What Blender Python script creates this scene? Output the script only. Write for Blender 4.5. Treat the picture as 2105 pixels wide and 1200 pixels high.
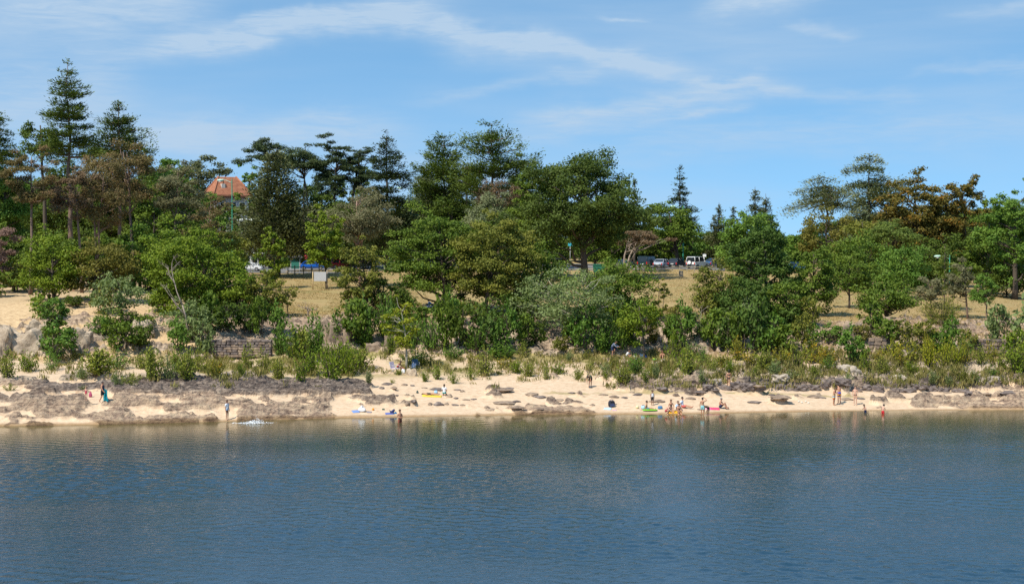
import bpy, bmesh, math, random
import numpy as np
from mathutils import Vector, Matrix, Euler
from mathutils.bvhtree import BVHTree

scene = bpy.context.scene
for o in list(bpy.data.objects):
    bpy.data.objects.remove(o)
COL = scene.collection
PI = math.pi
R = math.radians

# ------------------------------------------------------------------ camera, sky, sun, exposure
FPX, CX, CY, HOR = 3324.0, 1052.5, 600.0, 483.0      # focal length in photo pixels, centre, horizon row
S = 0.905                                            # survey units -> metres
HCAM = 17.0 * S
PITCH = math.atan((CY - HOR) / FPX)
cam_d = bpy.data.cameras.new('camera')
cam_d.sensor_width = 36.0
cam_d.lens = FPX / 2105.0 * 36.0
cam_d.clip_start = 1.0
cam_d.clip_end = 9000.0
cam = bpy.data.objects.new('camera', cam_d)
COL.objects.link(cam)
cam.location = (0, 0, HCAM)
cam.rotation_euler = (PI / 2 - PITCH, 0, 0)
scene.camera = cam

SUN_EL, SUN_AZ = 52.0, 222.0                         # azimuth from +Y towards +X
sun_dir = Vector((math.sin(R(SUN_AZ)) * math.cos(R(SUN_EL)), math.cos(R(SUN_AZ)) * math.cos(R(SUN_EL)), math.sin(R(SUN_EL))))
sl = bpy.data.lights.new('sun', 'SUN')
sl.energy = 4.7
sl.angle = R(0.53)
sl.color = (1.0, 0.93, 0.82)
so = bpy.data.objects.new('sun', sl)
COL.objects.link(so)
so.rotation_euler = (-sun_dir).to_track_quat('-Z', 'Y').to_euler()

world = bpy.data.worlds.new('World')
scene.world = world
world.use_nodes = True
wt = world.node_tree
wt.nodes.clear()


class NT:
    """small helper for building node trees"""
    def __init__(self, tree):
        self.t = tree
    def n(self, kind, **kw):
        nd = self.t.nodes.new(kind)
        for k, v in kw.items():
            setattr(nd, k, v)
        return nd
    def l(self, a, b):
        self.t.links.new(a, b)
    def inp(self, sock, v):
        if hasattr(v, 'is_output'):
            self.l(v, sock)
        else:
            sock.default_value = v
    def math(self, op, a, b=0.0, c=None, clamp=False):
        m = self.n('ShaderNodeMath', operation=op, use_clamp=clamp)
        self.inp(m.inputs[0], a)
        self.inp(m.inputs[1], b)
        if c is not None:
            self.inp(m.inputs[2], c)
        return m.outputs[0]
    def mix(self, f, a, b, blend='MIX'):
        m = self.n('ShaderNodeMix', data_type='RGBA', blend_type=blend)
        self.inp(m.inputs[0], f)
        for s, v in ((m.inputs[6], a), (m.inputs[7], b)):
            if not hasattr(v, 'is_output') and len(v) == 3:
                v = (*v, 1)
            self.inp(s, v)
        return m.outputs[2]
    def noise(self, vec, scale, detail=4.0, rough=0.55, dist=0.0):
        m = self.n('ShaderNodeTexNoise')
        if vec is not None:
            self.l(vec, m.inputs['Vector'])
        m.inputs['Scale'].default_value = scale
        m.inputs['Detail'].default_value = detail
        m.inputs['Roughness'].default_value = rough
        m.inputs['Distortion'].default_value = dist
        return m.outputs[0]
    def ramp(self, f, stops, interp='LINEAR'):
        m = self.n('ShaderNodeValToRGB')
        m.color_ramp.interpolation = interp
        e = m.color_ramp.elements
        while len(e) < len(stops):
            e.new(0.5)
        for i, (p, c) in enumerate(stops):
            e[i].position = p
            e[i].color = (*c, 1) if len(c) == 3 else c
        self.l(f, m.inputs[0])
        return m.outputs[0]
    def smooth(self, v, a, b):
        m = self.n('ShaderNodeMapRange', interpolation_type='SMOOTHSTEP')
        self.inp(m.inputs[0], v)
        m.inputs[1].default_value = a
        m.inputs[2].default_value = b
        return m.outputs[0]
    def mapping(self, vec, scale=(1, 1, 1), rot=(0, 0, 0), loc=(0, 0, 0)):
        m = self.n('ShaderNodeMapping')
        self.l(vec, m.inputs[0])
        m.inputs['Scale'].default_value = scale
        m.inputs['Rotation'].default_value = rot
        m.inputs['Location'].default_value = loc
        return m.outputs[0]


N = NT(wt)
tc = N.n('ShaderNodeTexCoord')
sep = N.n('ShaderNodeSeparateXYZ')
N.l(tc.outputs['Generated'], sep.inputs[0])
DX, DY, DZ = sep.outputs
up = N.math('MAXIMUM', DZ, 0.0)
comb = N.n('ShaderNodeCombineXYZ')
N.l(DX, comb.inputs[0])
N.l(DY, comb.inputs[1])
N.l(N.math('MULTIPLY_ADD', up, 1.8, 0.24), comb.inputs[2])
nrm = N.n('ShaderNodeVectorMath', operation='NORMALIZE')
N.l(comb.outputs[0], nrm.inputs[0])
sky = N.n('ShaderNodeTexSky')
sky.sky_type = 'NISHITA'
sky.sun_disc = False
sky.sun_elevation = R(SUN_EL)
sky.sun_rotation = R(SUN_AZ)
sky.air_density = 1.1
sky.dust_density = 0.25
sky.ozone_density = 3.0
N.l(nrm.outputs[0], sky.inputs[0])
# cirrus: thin fibrous noise over the whole dome plus the long streaks of the day
vec = tc.outputs['Generated']
fib = N.noise(N.mapping(vec, scale=(7, 7, 60), rot=(0, R(-5), 0)), 1.0, 6.0, 0.6, 0.4)
wide = N.noise(N.mapping(vec, scale=(2.6, 2.6, 13), rot=(0, R(5), 0), loc=(1.3, 0, 0.2)), 1.0, 4.0, 0.5, 0.3)
fine = N.noise(N.mapping(vec, scale=(30, 30, 210), rot=(0, R(-7), 0)), 1.0, 5.0, 0.65, 0.6)
warp = N.math('MULTIPLY', N.math('SUBTRACT', N.noise(N.mapping(vec, scale=(14, 14, 30)), 1.0, 4.0, 0.6), 0.5), 0.030)
cloud = N.math('MULTIPLY', N.smooth(wide, 0.38, 0.72), N.math('MULTIPLY_ADD', fib, 0.75, 0.05))
streaks = [  # (x0, y0, x1, y1, half width px, strength)  directions of the streaks, given by two points each
    (560, 10, 1140, 95, 16, 0.0),
    (830, 45, 1420, 158, 16, 0.75),
    (330, 118, 900, 18, 20, 0.80),
    (900, 95, 1150, 125, 22, 0.25),
    (1080, 250, 1590, 178, 22, 0.60),
    (1540, 178, 1860, 222, 13, 0.35),
    (1440, 22, 1700, -22, 20, 0.60),
    (1850, 170, 2200, 138, 10, 0.30),
    (250, 290, 830, 268, 30, 0.45),
    (1400, 240, 1540, 228, 8, 0.35),
    (1250, 300, 2100, 268, 34, 0.30),
    (0, 40, 460, 20, 55, 0.50),
    (480, 60, 700, 30, 9, 0.4),
    (1230, 40, 1330, 46, 5, 0.5),
    (1600, 50, 1740, 84, 8, 0.3),
    (860, 210, 1300, 140, 10, 0.25),
    (1400, 178, 1560, 168, 6, 0.4),
    (1000, 300, 1500, 226, 12, 0.22),
    (1900, 60, 2150, 30, 9, 0.25),
    (0, 250, 300, 150, 60, 0.35),
]
for (x0, y0, x1, y1, w, st) in streaks:
    if st <= 0:
        continue
    ax, az, bx, bz = (x0 - CX) / FPX, (HOR - y0) / FPX, (x1 - CX) / FPX, (HOR - y1) / FPX
    L = math.hypot(bx - ax, bz - az)
    ex, ez = (bx - ax) / L, (bz - az) / L
    qx = N.math('SUBTRACT', DX, ax)
    qz = N.math('ADD', N.math('SUBTRACT', DZ, az), warp)
    t = N.math('DIVIDE', N.math('ADD', N.math('MULTIPLY', qx, ex), N.math('MULTIPLY', qz, ez)), L)
    s = N.math('DIVIDE', N.math('ADD', N.math('MULTIPLY', qx, -ez), N.math('MULTIPLY', qz, ex)), w / FPX)
    g = N.math('EXPONENT', N.math('MULTIPLY', N.math('MULTIPLY', s, s), -0.7))
    along = N.math('MULTIPLY', N.smooth(t, -0.18, 0.22), N.smooth(t, 1.15, 0.75))
    front = N.math('GREATER_THAN', DY, 0.0)
    v = N.math('MULTIPLY', N.math('MULTIPLY', N.math('MULTIPLY', g, along), front), N.math('MULTIPLY', N.math('MAXIMUM', N.math('MULTIPLY_ADD', fine, 2.6, -0.35), 0.05), st))
    cloud = N.math('ADD', cloud, v)
veil = N.math('MULTIPLY', N.math('MULTIPLY', N.smooth(DX, 0.30, -0.36), N.math('MULTIPLY_ADD', wide, 0.8, 0.1)), N.math('MULTIPLY_ADD', fib, 0.7, 0.35))
cloud = N.math('ADD', cloud, N.math('MULTIPLY', veil, 0.7))
cloud = N.math('ADD', cloud, N.math('MULTIPLY', N.smooth(DZ, 0.15, 0.0), 0.2))
cloud = N.math('MINIMUM', N.math('MULTIPLY', cloud, 0.95), 0.9)
base = N.mix(1.0, sky.outputs[0], (0.71, 1.06, 1.08), 'MULTIPLY')
ctint = N.mix(cloud, base, (2.6, 3.4, 4.3))
bg = N.n('ShaderNodeBackground')
N.l(ctint, bg.inputs[0])
bg.inputs[1].default_value = 0.15
wo = N.n('ShaderNodeOutputWorld')
N.l(bg.outputs[0], wo.inputs[0])

vs = scene.view_settings
vs.view_transform = 'Standard'
vs.look = 'None'
vs.exposure = 0.35
vs.gamma = 1.0
vs.use_curve_mapping = False
scene.cycles.use_denoising = False
scene.cycles.max_bounces = 6
scene.cycles.diffuse_bounces = 3
scene.cycles.transmission_bounces = 3
scene.cycles.glossy_bounces = 3
scene.cycles.caustics_reflective = False

# ------------------------------------------------------------------ helpers
def P(px, py, d):
    """the point d survey units away along the sight line of a photo pixel"""
    a, b = (px - CX) / FPX, (CY - py) / FPX
    cp, sp = math.cos(PITCH), math.sin(PITCH)
    dy, dz = cp + b * sp, -sp + b * cp
    t = d * S / dy
    return Vector((a * t, d * S, HCAM + dz * t))


def mpp(d):
    """metres per photo pixel at distance d"""
    return d * S / FPX


def tag(o, label=None, cat=None, group=None, kind=None):
    if label: o['label'] = label
    if cat: o['category'] = cat
    if group: o['group'] = group
    if kind: o['kind'] = kind
    return o


def empty(name, loc=(0, 0, 0), rz=0.0):
    o = bpy.data.objects.new(name, None)
    o.empty_display_size = 0.2
    o.location = loc
    o.rotation_euler = (0, 0, rz)
    COL.objects.link(o)
    return o


def add(name, me, mat=None, parent=None, loc=None, rot=None, smooth=False):
    o = bpy.data.objects.new(name, me)
    COL.objects.link(o)
    if mat is not None and len(me.materials) == 0:
        for m in (mat if isinstance(mat, (list, tuple)) else [mat]):
            me.materials.append(m)
    if parent is not None: o.parent = parent
    if loc is not None: o.location = loc
    if rot is not None: o.rotation_euler = rot
    if smooth and len(me.polygons):
        me.polygons.foreach_set('use_smooth', np.ones(len(me.polygons), bool))
    return o


def copy_tree(o, parent=None):
    c = o.copy()
    COL.objects.link(c)
    c.parent = parent
    for ch in list(o.children):
        copy_tree(ch, c)
    return c


def np_mesh(name, V, F, tone=None):
    """V (n,3), F (m,k) all faces of k corners"""
    V = np.asarray(V, np.float32)
    F = np.asarray(F, np.int32)
    me = bpy.data.meshes.new(name)
    m, k = F.shape
    me.vertices.add(len(V))
    me.vertices.foreach_set('co', V.ravel())
    me.loops.add(m * k)
    me.loops.foreach_set('vertex_index', F.ravel())
    me.polygons.add(m)
    me.polygons.foreach_set('loop_start', np.arange(0, m * k, k, dtype=np.int32))
    if tone is not None:
        at = me.attributes.new('tone', 'FLOAT', 'POINT')
        at.data.foreach_set('value', np.asarray(tone, np.float32))
    me.update(calc_edges=True)
    return me


class Tubes:
    """collects tapered tubes in one quad mesh"""
    def __init__(self, sides=6):
        self.V, self.F, self.n, self.k = [], [], 0, sides
    def tube(self, pts, rad, cap=True):
        pts = np.asarray(pts, float)
        m, k = len(pts), self.k
        d = np.gradient(pts, axis=0)
        d /= np.linalg.norm(d, axis=1, keepdims=True) + 1e-9
        ref = np.array([0.0, 0, 1]) if abs(d[0][2]) < 0.9 else np.array([1.0, 0, 0])
        a = np.cross(d, ref)
        a /= np.linalg.norm(a, axis=1, keepdims=True) + 1e-9
        b = np.cross(d, a)
        th = np.linspace(0, 2 * PI, k, endpoint=False)
        rad = np.broadcast_to(np.asarray(rad, float), (m,))
        ring = pts[:, None] + rad[:, None, None] * (np.cos(th)[None, :, None] * a[:, None] + np.sin(th)[None, :, None] * b[:, None])
        self.V.append(ring.reshape(-1, 3))
        i = np.arange(m - 1)[:, None] * k
        j = np.arange(k)[None]
        q = np.stack([i + j, i + (j + 1) % k, i + k + (j + 1) % k, i + k + j], -1).reshape(-1, 4) + self.n
        self.F.append(q)
        if cap and k == 6:
            e = self.n + (m - 1) * k
            self.F.append(np.array([[e, e + 1, e + 2, e + 3], [e, e + 3, e + 4, e + 5]]))
            e = self.n
            self.F.append(np.array([[e + 3, e + 2, e + 1, e], [e + 5, e + 4, e + 3, e]]))
        elif cap and k == 4:
            e = self.n + (m - 1) * k
            self.F.append(np.array([[e, e + 1, e + 2, e + 3], [self.n + 3, self.n + 2, self.n + 1, self.n]]))
        self.n += m * k
    def mesh(self, name):
        return np_mesh(name, np.concatenate(self.V), np.concatenate(self.F))


class Leaves:
    """collects diamond leaf faces"""
    def __init__(self):
        self.V, self.T, self.n = [], [], 0
    def add(self, c, axis, nor, length, width, tone):
        m = len(c)
        axis = axis / (np.linalg.norm(axis, axis=1, keepdims=True) + 1e-9)
        b = np.cross(nor, axis)
        b /= np.linalg.norm(b, axis=1, keepdims=True) + 1e-9
        L = np.broadcast_to(np.asarray(length, float), (m,))[:, None] * 0.5
        W = np.broadcast_to(np.asarray(width, float), (m,))[:, None] * 0.5
        v = np.stack([c - axis * L, c + b * W, c + axis * L, c - b * W], 1)
        self.V.append(v.reshape(-1, 3))
        self.T.append(np.repeat(np.broadcast_to(tone, (m,)), 4))
        self.n += m
    def mesh(self, name):
        V = np.concatenate(self.V)
        return np_mesh(name, V, np.arange(len(V)).reshape(-1, 4), np.concatenate(self.T))


def unit(rng, n):
    v = rng.normal(size=(n, 3))
    return v / np.linalg.norm(v, axis=1, keepdims=True)


# value noise in numpy -------------------------------------------------
_tab = np.random.default_rng(5).random((256, 256)).astype(np.float64)
def vnoise(x, y):
    xi, yi = np.floor(x).astype(int), np.floor(y).astype(int)
    fx, fy = x - xi, y - yi
    fx, fy = fx * fx * (3 - 2 * fx), fy * fy * (3 - 2 * fy)
    a, b = _tab[xi & 255, yi & 255], _tab[(xi + 1) & 255, yi & 255]
    c, d = _tab[xi & 255, (yi + 1) & 255], _tab[(xi + 1) & 255, (yi + 1) & 255]
    return (a * (1 - fx) + b * fx) * (1 - fy) + (c * (1 - fx) + d * fx) * fy
def fbm(x, y, o=4, g=0.5):
    s, a, t = 0.0, 1.0, 0.0
    for i in range(o):
        s = s + a * vnoise(x * 2 ** i + 17.3 * i, y * 2 ** i + 9.1 * i)
        t += a
        a *= g
    return s / t
def sstep(x, a, b):
    t = np.clip((x - a) / (b - a), 0, 1)
    return t * t * (3 - 2 * t)


# ------------------------------------------------------------------ materials
MAT = {}
def pmat(name, col, rough=0.6, metal=0.0, spec=0.4, var=0.12, scale=3.0, bump=0.0):
    """plain surface with a little procedural wear"""
    if name in MAT: return MAT[name]
    m = bpy.data.materials.new(name)
    m.use_nodes = True
    M = NT(m.node_tree)
    b = m.node_tree.nodes['Principled BSDF']
    t = M.n('ShaderNodeTexCoord')
    nz = M.noise(t.outputs['Object'], scale, 4.0, 0.6)
    f = M.math('MULTIPLY_ADD', nz, 2 * var, 1 - var)
    M.l(M.mix(1.0, (*col, 1), f, 'MULTIPLY'), b.inputs['Base Color'])
    b.inputs['Roughness'].default_value = rough
    b.inputs['Metallic'].default_value = metal
    b.inputs['Specular IOR Level'].default_value = spec
    if bump:
        bn = M.n('ShaderNodeBump')
        bn.inputs['Strength'].default_value = bump
        bn.inputs['Distance'].default_value = 0.03
        M.l(M.noise(t.outputs['Object'], scale * 6, 5.0, 0.65), bn.inputs['Height'])
        M.l(bn.outputs[0], b.inputs['Normal'])
    MAT[name] = m
    return m


def leafmat(name, lo, hi, accent=None, acc=0.0, trans=0.22):
    """leaf surface; the tone attribute is each leaf's own tint"""
    if name in MAT: return MAT[name]
    m = bpy.data.materials.new(name)
    m.use_nodes = True
    M = NT(m.node_tree)
    nodes = m.node_tree.nodes
    b = nodes['Principled BSDF']
    at = M.n('ShaderNodeAttribute', attribute_name='tone')
    oi = M.n('ShaderNodeObjectInfo')
    f = M.math('ADD', at.outputs['Fac'], M.math('MULTIPLY_ADD', oi.outputs['Random'], 0.2, -0.1), clamp=True)
    c = M.mix(f, lo, hi)
    if accent is not None:
        g = M.n('ShaderNodeNewGeometry')
        nz = M.noise(g.outputs['Position'], 0.9, 3.0, 0.6)
        k = M.math('MULTIPLY', M.smooth(M.math('ADD', nz, M.math('MULTIPLY_ADD', at.outputs['Fac'], 0.3, -0.15)), 0.62 - acc * 0.3, 0.72 - acc * 0.2), 0.9)
        c = M.mix(k, c, accent)
    M.l(c, b.inputs['Base Color'])
    b.inputs['Roughness'].default_value = 0.55
    b.inputs['Specular IOR Level'].default_value = 0.12
    tr = M.n('ShaderNodeBsdfTranslucent')
    M.l(M.mix(1.0, c, (1.0, 1.15, 0.45, 1), 'MULTIPLY'), tr.inputs[0])
    mx = M.n('ShaderNodeMixShader')
    mx.inputs[0].default_value = trans
    M.l(b.outputs[0], mx.inputs[1])
    M.l(tr.outputs[0], mx.inputs[2])
    M.l(mx.outputs[0], nodes['Material Output'].inputs[0])
    MAT[name] = m
    return m


BARK = pmat('dark_bark', (0.075, 0.058, 0.042), 0.9, var=0.35, scale=5, bump=0.6)
BARK_PINE = pmat('pine_bark', (0.17, 0.115, 0.085), 0.9, var=0.35, scale=4, bump=0.6)
BARK_PALE = pmat('pale_bark', (0.30, 0.27, 0.21), 0.85, var=0.3, scale=4, bump=0.5)
BARK_DEAD = pmat('dead_wood', (0.30, 0.24, 0.19), 0.85, var=0.3, scale=4, bump=0.5)
LM = {
    'oak': leafmat('oak_leaves', (0.056, 0.105, 0.015), (0.160, 0.214, 0.026)),
    'darkoak': leafmat('dark_oak_leaves', (0.041, 0.075, 0.012), (0.114, 0.152, 0.021)),
    'bright': leafmat('bright_leaves', (0.092, 0.153, 0.013), (0.215, 0.261, 0.024)),
    'lime': leafmat('lime_leaves', (0.158, 0.203, 0.014), (0.301, 0.307, 0.024)),
    'olive': leafmat('olive_leaves', (0.099, 0.121, 0.021), (0.226, 0.217, 0.035)),
    'browngreen': leafmat('brown_green_leaves', (0.098, 0.096, 0.020), (0.203, 0.180, 0.035)),
    'pale': leafmat('pale_willow_leaves', (0.105, 0.150, 0.048), (0.235, 0.285, 0.105), trans=0.25),
    'green': leafmat('mid_green_leaves', (0.065, 0.135, 0.021), (0.160, 0.251, 0.037)),
    'pine': leafmat('pine_needles', (0.050, 0.082, 0.016), (0.125, 0.164, 0.028), trans=0.15),
    'pinedark': leafmat('dark_needles', (0.027, 0.047, 0.019), (0.075, 0.098, 0.032), trans=0.12),
    'pinelight': leafmat('fresh_needles', (0.085, 0.133, 0.027), (0.195, 0.231, 0.043), trans=0.2),
    'pinegrey': leafmat('grey_green_needles', (0.108, 0.110, 0.051), (0.212, 0.196, 0.099), trans=0.15),
    'pinebrown': leafmat('browning_needles', (0.098, 0.082, 0.030), (0.195, 0.147, 0.054), (0.21, 0.115, 0.062), 0.2, trans=0.15),
    'dry': leafmat('dry_needles', (0.115, 0.075, 0.042), (0.205, 0.135, 0.076), (0.09, 0.085, 0.04), 0.2, trans=0.15),
    'mauve': leafmat('dead_needles', (0.163, 0.100, 0.077), (0.275, 0.175, 0.138), trans=0.12),
    'cedar': leafmat('blue_cedar_needles', (0.094, 0.125, 0.059), (0.217, 0.231, 0.109), trans=0.12),
    'cypress': leafmat('cypress_sprays', (0.065, 0.079, 0.034), (0.151, 0.160, 0.062), trans=0.12),
    'autumn': leafmat('autumn_leaves', (0.080, 0.082, 0.018), (0.185, 0.135, 0.026), (0.30, 0.140, 0.020), 0.16),
    'willow': leafmat('willow_leaves', (0.130, 0.168, 0.024), (0.285, 0.295, 0.045)),
    'yellow': leafmat('yellow_leaves', (0.188, 0.213, 0.018), (0.388, 0.362, 0.027)),
    'goldspot': leafmat('gold_flecked_leaves', (0.146, 0.161, 0.020), (0.293, 0.265, 0.030), (0.42, 0.26, 0.02), 0.25),
    'greatoak': leafmat('great_oak_leaves', (0.042, 0.071, 0.014), (0.109, 0.146, 0.028)),
    'ivy': leafmat('ivy_leaves', (0.038, 0.081, 0.016), (0.110, 0.164, 0.029)),
}

# ------------------------------------------------------------------ terrain
# survey lines across the bank: photo column u -> (row, distance) of waterline, mid beach, top of beach,
# foot of the bank, middle of the bank, top of the bank, middle and far side of the lawn
LINES = [
    (-450, 878, [(836, 147), (792, 157), (744, 173), (690, 181), (622, 194), (595, 215), (555, 300)]),
    (0,    877, [(835, 147), (790, 157), (742, 173), (690, 181), (622, 194), (595, 215), (555, 300)]),
    (200,  874, [(832, 149), (790, 158), (745, 173), (690, 181), (615, 197), (594, 218), (555, 300)]),
    (400,  869, [(828, 151), (788, 159), (740, 175), (690, 182), (640, 193), (600, 225), (556, 295)]),
    (500,  866, [(825, 152), (786, 160), (728, 179.5), (692, 181.5), (645, 192), (600, 228), (556, 290)]),
    (700,  860, [(815, 157), (775, 167), (725, 181), (690, 185), (650, 193), (600, 230), (556, 290)]),
    (900,  857, [(812, 159), (765, 171), (722, 182), (690, 186), (650, 194), (605, 230), (556, 290)]),
    (1130, 853, [(810, 160), (765, 171.5), (735, 180), (695, 188), (650, 197), (605, 230), (553, 295)]),
    (1390, 852, [(810, 161), (775, 171), (738, 181), (690, 188), (652, 194), (600, 232), (548, 300)]),
    (1600, 848, [(812, 162), (778, 169), (730, 180), (690, 187), (655, 194), (605, 235), (553, 300)]),
    (1800, 845, [(815, 163), (792, 168), (745, 176), (700, 185), (662, 192), (625, 220), (565, 300)]),
    (2100, 843, [(815, 163.5), (795, 168.5), (740, 178), (712, 185), (692, 188), (635, 222), (590, 300)]),
    (2550, 843, [(815, 163.5), (795, 168.5), (740, 178), (712, 185), (692, 188), (635, 222), (590, 300)]),
]
def line_points(u, wl, pts):
    d0 = 17.0 * FPX / (wl - HOR) * 1.0
    w = P(u, wl, d0)
    w.z = 0.0
    out = [Vector((w.x * 0.93, w.y - 14, -2.6)), w]
    out += [P(u, py, d) for py, d in pts]
    e = out[-1]
    out.append(Vector((P(u, 483, 430).x, 430 * S, e.z + 0.6)))
    out.append(Vector((P(u, 483, 3000).x * 1.3, 3000 * S, e.z - 2)))
    return np.array([tuple(v) for v in out])
LU = np.array([l[0] for l in LINES], float)
LP = np.stack([line_points(*l) for l in LINES])               # (lines, 11, 3)
LPY = np.array([[l[1] + 70, l[1]] + [p[0] for p in l[2]] + [520, 486] for l in LINES], float)
seg_rows = [6, 60, 62, 50, 26, 34, 30, 34, 12, 6]
tt = np.concatenate([np.linspace(i, i + 1, n, endpoint=False) for i, n in enumerate(seg_rows)] + [[10.0]])
uu = np.linspace(-450, 2550, 601)
K = np.minimum(np.floor(tt).astype(int), 9)
fr = tt - K
def prof(A):                                                    # A (lines, 11) -> grid (u, t)
    cols = np.stack([np.interp(uu, LU, A[:, k]) for k in range(11)], 1)
    return cols[:, K] * (1 - fr) + cols[:, K + 1] * fr
GX, GY, GZ, GPY = prof(LP[:, :, 0]), prof(LP[:, :, 1]), prof(LP[:, :, 2]), prof(LPY)
GU = np.repeat(uu[:, None], len(tt), 1)
GT = np.repeat(tt[None], len(uu), 0)
for _ in range(3):                                              # round the breaks of slope
    z = GZ.copy()
    z[:, 1:-1] = 0.25 * GZ[:, :-2] + 0.5 * GZ[:, 1:-1] + 0.25 * GZ[:, 2:]
    keep = (tt > 0.6) & (tt < 8)
    GZ[:, keep] = z[:, keep]
    z = GZ.copy()
    z[1:-1] = 0.25 * GZ[:-2] + 0.5 * GZ[1:-1] + 0.25 * GZ[2:]
    GZ = z

def band(x, a, b, s):
    return sstep(x, a - s, a + s) * (1 - sstep(x, b - s, b + s))
def blob(u0, p0, su, sp):
    return np.exp(-((GU - u0) / su) ** 2 - ((GPY - p0) / sp) ** 2)
land = sstep(GT, 0.85, 1.02)
n1 = fbm(GX * 0.22, GY * 0.22, 4)
n2 = fbm(GX * 0.55 + 40, GY * 0.9 + 11, 4)
n3 = fbm(GX * 1.5 + 7, GY * 2.2 + 3, 4, 0.6)
nl = fbm(GX * 0.16 + 9, GY * 0.75 + 31, 4)                       # bedding, long along the shore
# how rocky: probability masks
m = np.zeros_like(GX)
m = np.maximum(m, 0.525 * band(GU, -600, 690, 25) * band(GPY, 818, 900, 6))
m = np.maximum(m, 0.70 * band(GU, 40, 770, 30) * band(GPY, 788, 818, 6) * (0.76 + 0.24 * sstep(GU, 100, 420)))
m = np.maximum(m, 0.52 * band(GU, -600, 560, 60) * band(GPY, 776, 800, 5))
m = np.maximum(m, 0.40 * band(GU, 690, 1960, 40) * band(GPY, 796, 846, 8))
m = np.maximum(m, 0.52 * band(GU, 960, 1230, 25) * band(GPY, 838, 860, 4))
m = np.maximum(m, 0.64 * band(GU, 1240, 2700, 60) * band(GPY, 752 + 12 * sstep(GU, 1900, 1300), 806, 6))
m = np.maximum(m, 0.58 * band(GU, 1860, 2700, 25) * band(GPY, 818, 842, 4))
m = np.maximum(m, 0.40 * band(GU, 1000, 1500, 60) * band(GPY, 740, 790, 10))
m = np.maximum(m, 0.47 * band(GU, -600, 470, 30) * band(GPY, 650, 742, 8))
m = np.maximum(m, 0.68 * band(GU, 430, 760, 30) * band(GPY, 650, 722, 8))
m = np.maximum(m, 0.55 * band(GU, 760, 2700, 40) * band(GPY, 660, 735, 8))
clear = np.zeros_like(GX)                                        # swept sand where people have settled
for (u0, p0, su, sp) in [(890, 808, 48, 9), (1213, 793, 30, 8), (1256, 835, 34, 8), (1330, 838, 40, 9), (1395, 842, 50, 10), (1470, 840, 45, 8), (770, 846, 60, 7), (835, 762, 45, 10), (1725, 832, 30, 9), (1758, 832, 22, 8), (1498, 796, 16, 6), (467, 858, 14, 10), (195, 820, 30, 8), (1320, 736, 60, 8)]:
    clear = np.maximum(clear, blob(u0, p0, su, sp))
m = m * (1 - 0.9 * np.clip(clear * 1.4, 0, 1))
sel = 0.50 * n2 + 0.28 * nl + 0.22 * n1
rock = sstep(sel + m - 1.0, -0.045, 0.035) * land
lump = np.abs(fbm(GX * 0.7 + 3, GY * 1.0, 4, 0.55) - 0.5) * 2
big = fbm(GX * 0.28 + 80, GY * 0.42 + 5, 3)
bank = band(GT, 3.9, 5.1, 0.25)
amp = 0.55 + 0.5 * bank + 0.5 * band(GU, 1240, 2700, 60) * band(GPY, 752, 800, 6) + 0.35 * band(GU, 60, 770, 40) * band(GPY, 780, 818, 6)
q_ = (0.55 * fbm(GX * 0.30 + 12, GY * 0.9 + 4, 4, 0.55) + 0.45 * n2) * 11
ter = (np.floor(q_) + sstep(q_ - np.floor(q_), 0.38, 0.58)) / 11 - 0.45
ridge = 1 - np.abs(fbm(GX * 0.9 + 21, GY * 0.7 + 2, 5, 0.6) - 0.5) * 2
edge_low = 0.35 + 0.65 * sstep(GT, 1.02, 1.5)
dz = rock * edge_low * (ter * (1.5 + 1.3 * band(GU, 1240, 2700, 60) * band(GPY, 752, 806, 6)) + 0.5 * (ridge - 0.75) * (1 + band(GU, 1240, 2700, 60)) + 0.10 + amp * (0.75 * (1 - lump) * big + 0.30 * (n3 - 0.4)))
dz += (1 - rock) * land * (0.10 * (n1 - 0.5) + 0.05 * (n3 - 0.5)) * np.where(GT < 6, 1.0, 0.8)
dz += bank * land * (1.5 * (fbm(GX * 0.30 + 5, GY * 0.12, 3) - 0.5) + 0.8 * (fbm(GX * 0.9, GY * 0.4 + 2, 3) - 0.5))
# path gully down the bank on the left and in the middle
gul = np.exp(-((GU - (95 - (GPY - 690) * 0.9)) / 14) ** 2) * band(GPY, 660, 735, 8) + np.exp(-((GU - 1135) / 26) ** 2) * band(GPY, 645, 735, 10)
dz -= 0.7 * gul * bank
dz += sstep(GT, 6.2, 7.5) * 0.5 * (fbm(GX * 0.05, GY * 0.03, 3) - 0.5) * (1 - sstep(GT, 8.5, 9))
shore_flat = sstep(GT, 1.0, 1.08)
dz *= np.where(GT < 1.3, 0.25 + 0.75 * shore_flat, 1.0)
GZ = GZ + np.where(GT > 0.9, dz, 0)
# masks for the ground material
dark = band(GU, 60, 790, 30) * band(GPY, 778, 817, 7) * 0.95
dark = np.maximum(dark, band(GU, 1430, 2300, 40) * band(GPY, 793, 808, 3) * sstep(n2, 0.36, 0.5))
dark = np.maximum(dark, band(GU, 690, 1900, 40) * band(GPY, 798, 836, 6) * 0.62)
dark = np.maximum(dark, band(GU, -500, 200, 60) * band(GPY, 812, 832, 8) * 0.55)
pale = band(GU, 1240, 2700, 60) * band(GPY, 745, 793, 5)
pale = np.maximum(pale, band(GU, -600, 560, 60) * band(GPY, 770, 789, 4) * 0.8)
pale = np.maximum(pale, bank * 0.5)
lawn = sstep(GT, 5.93 , 6.05) * (1 - sstep(GU, 250, 420) * 0 - (1 - sstep(GU, 330, 430)) * (1 - sstep(GT, 7.6, 8.2)) * 0.75)
weed = band(GT, 2.9, 4.2, 0.25) * sstep(n1 + 0.25 * n3, 0.50, 0.75) * sstep(GU, 150, 420)
weed = np.maximum(weed, band(GU, 1250, 2400, 80) * band(GPY, 822, 832, 4) * 0.0)
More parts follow.
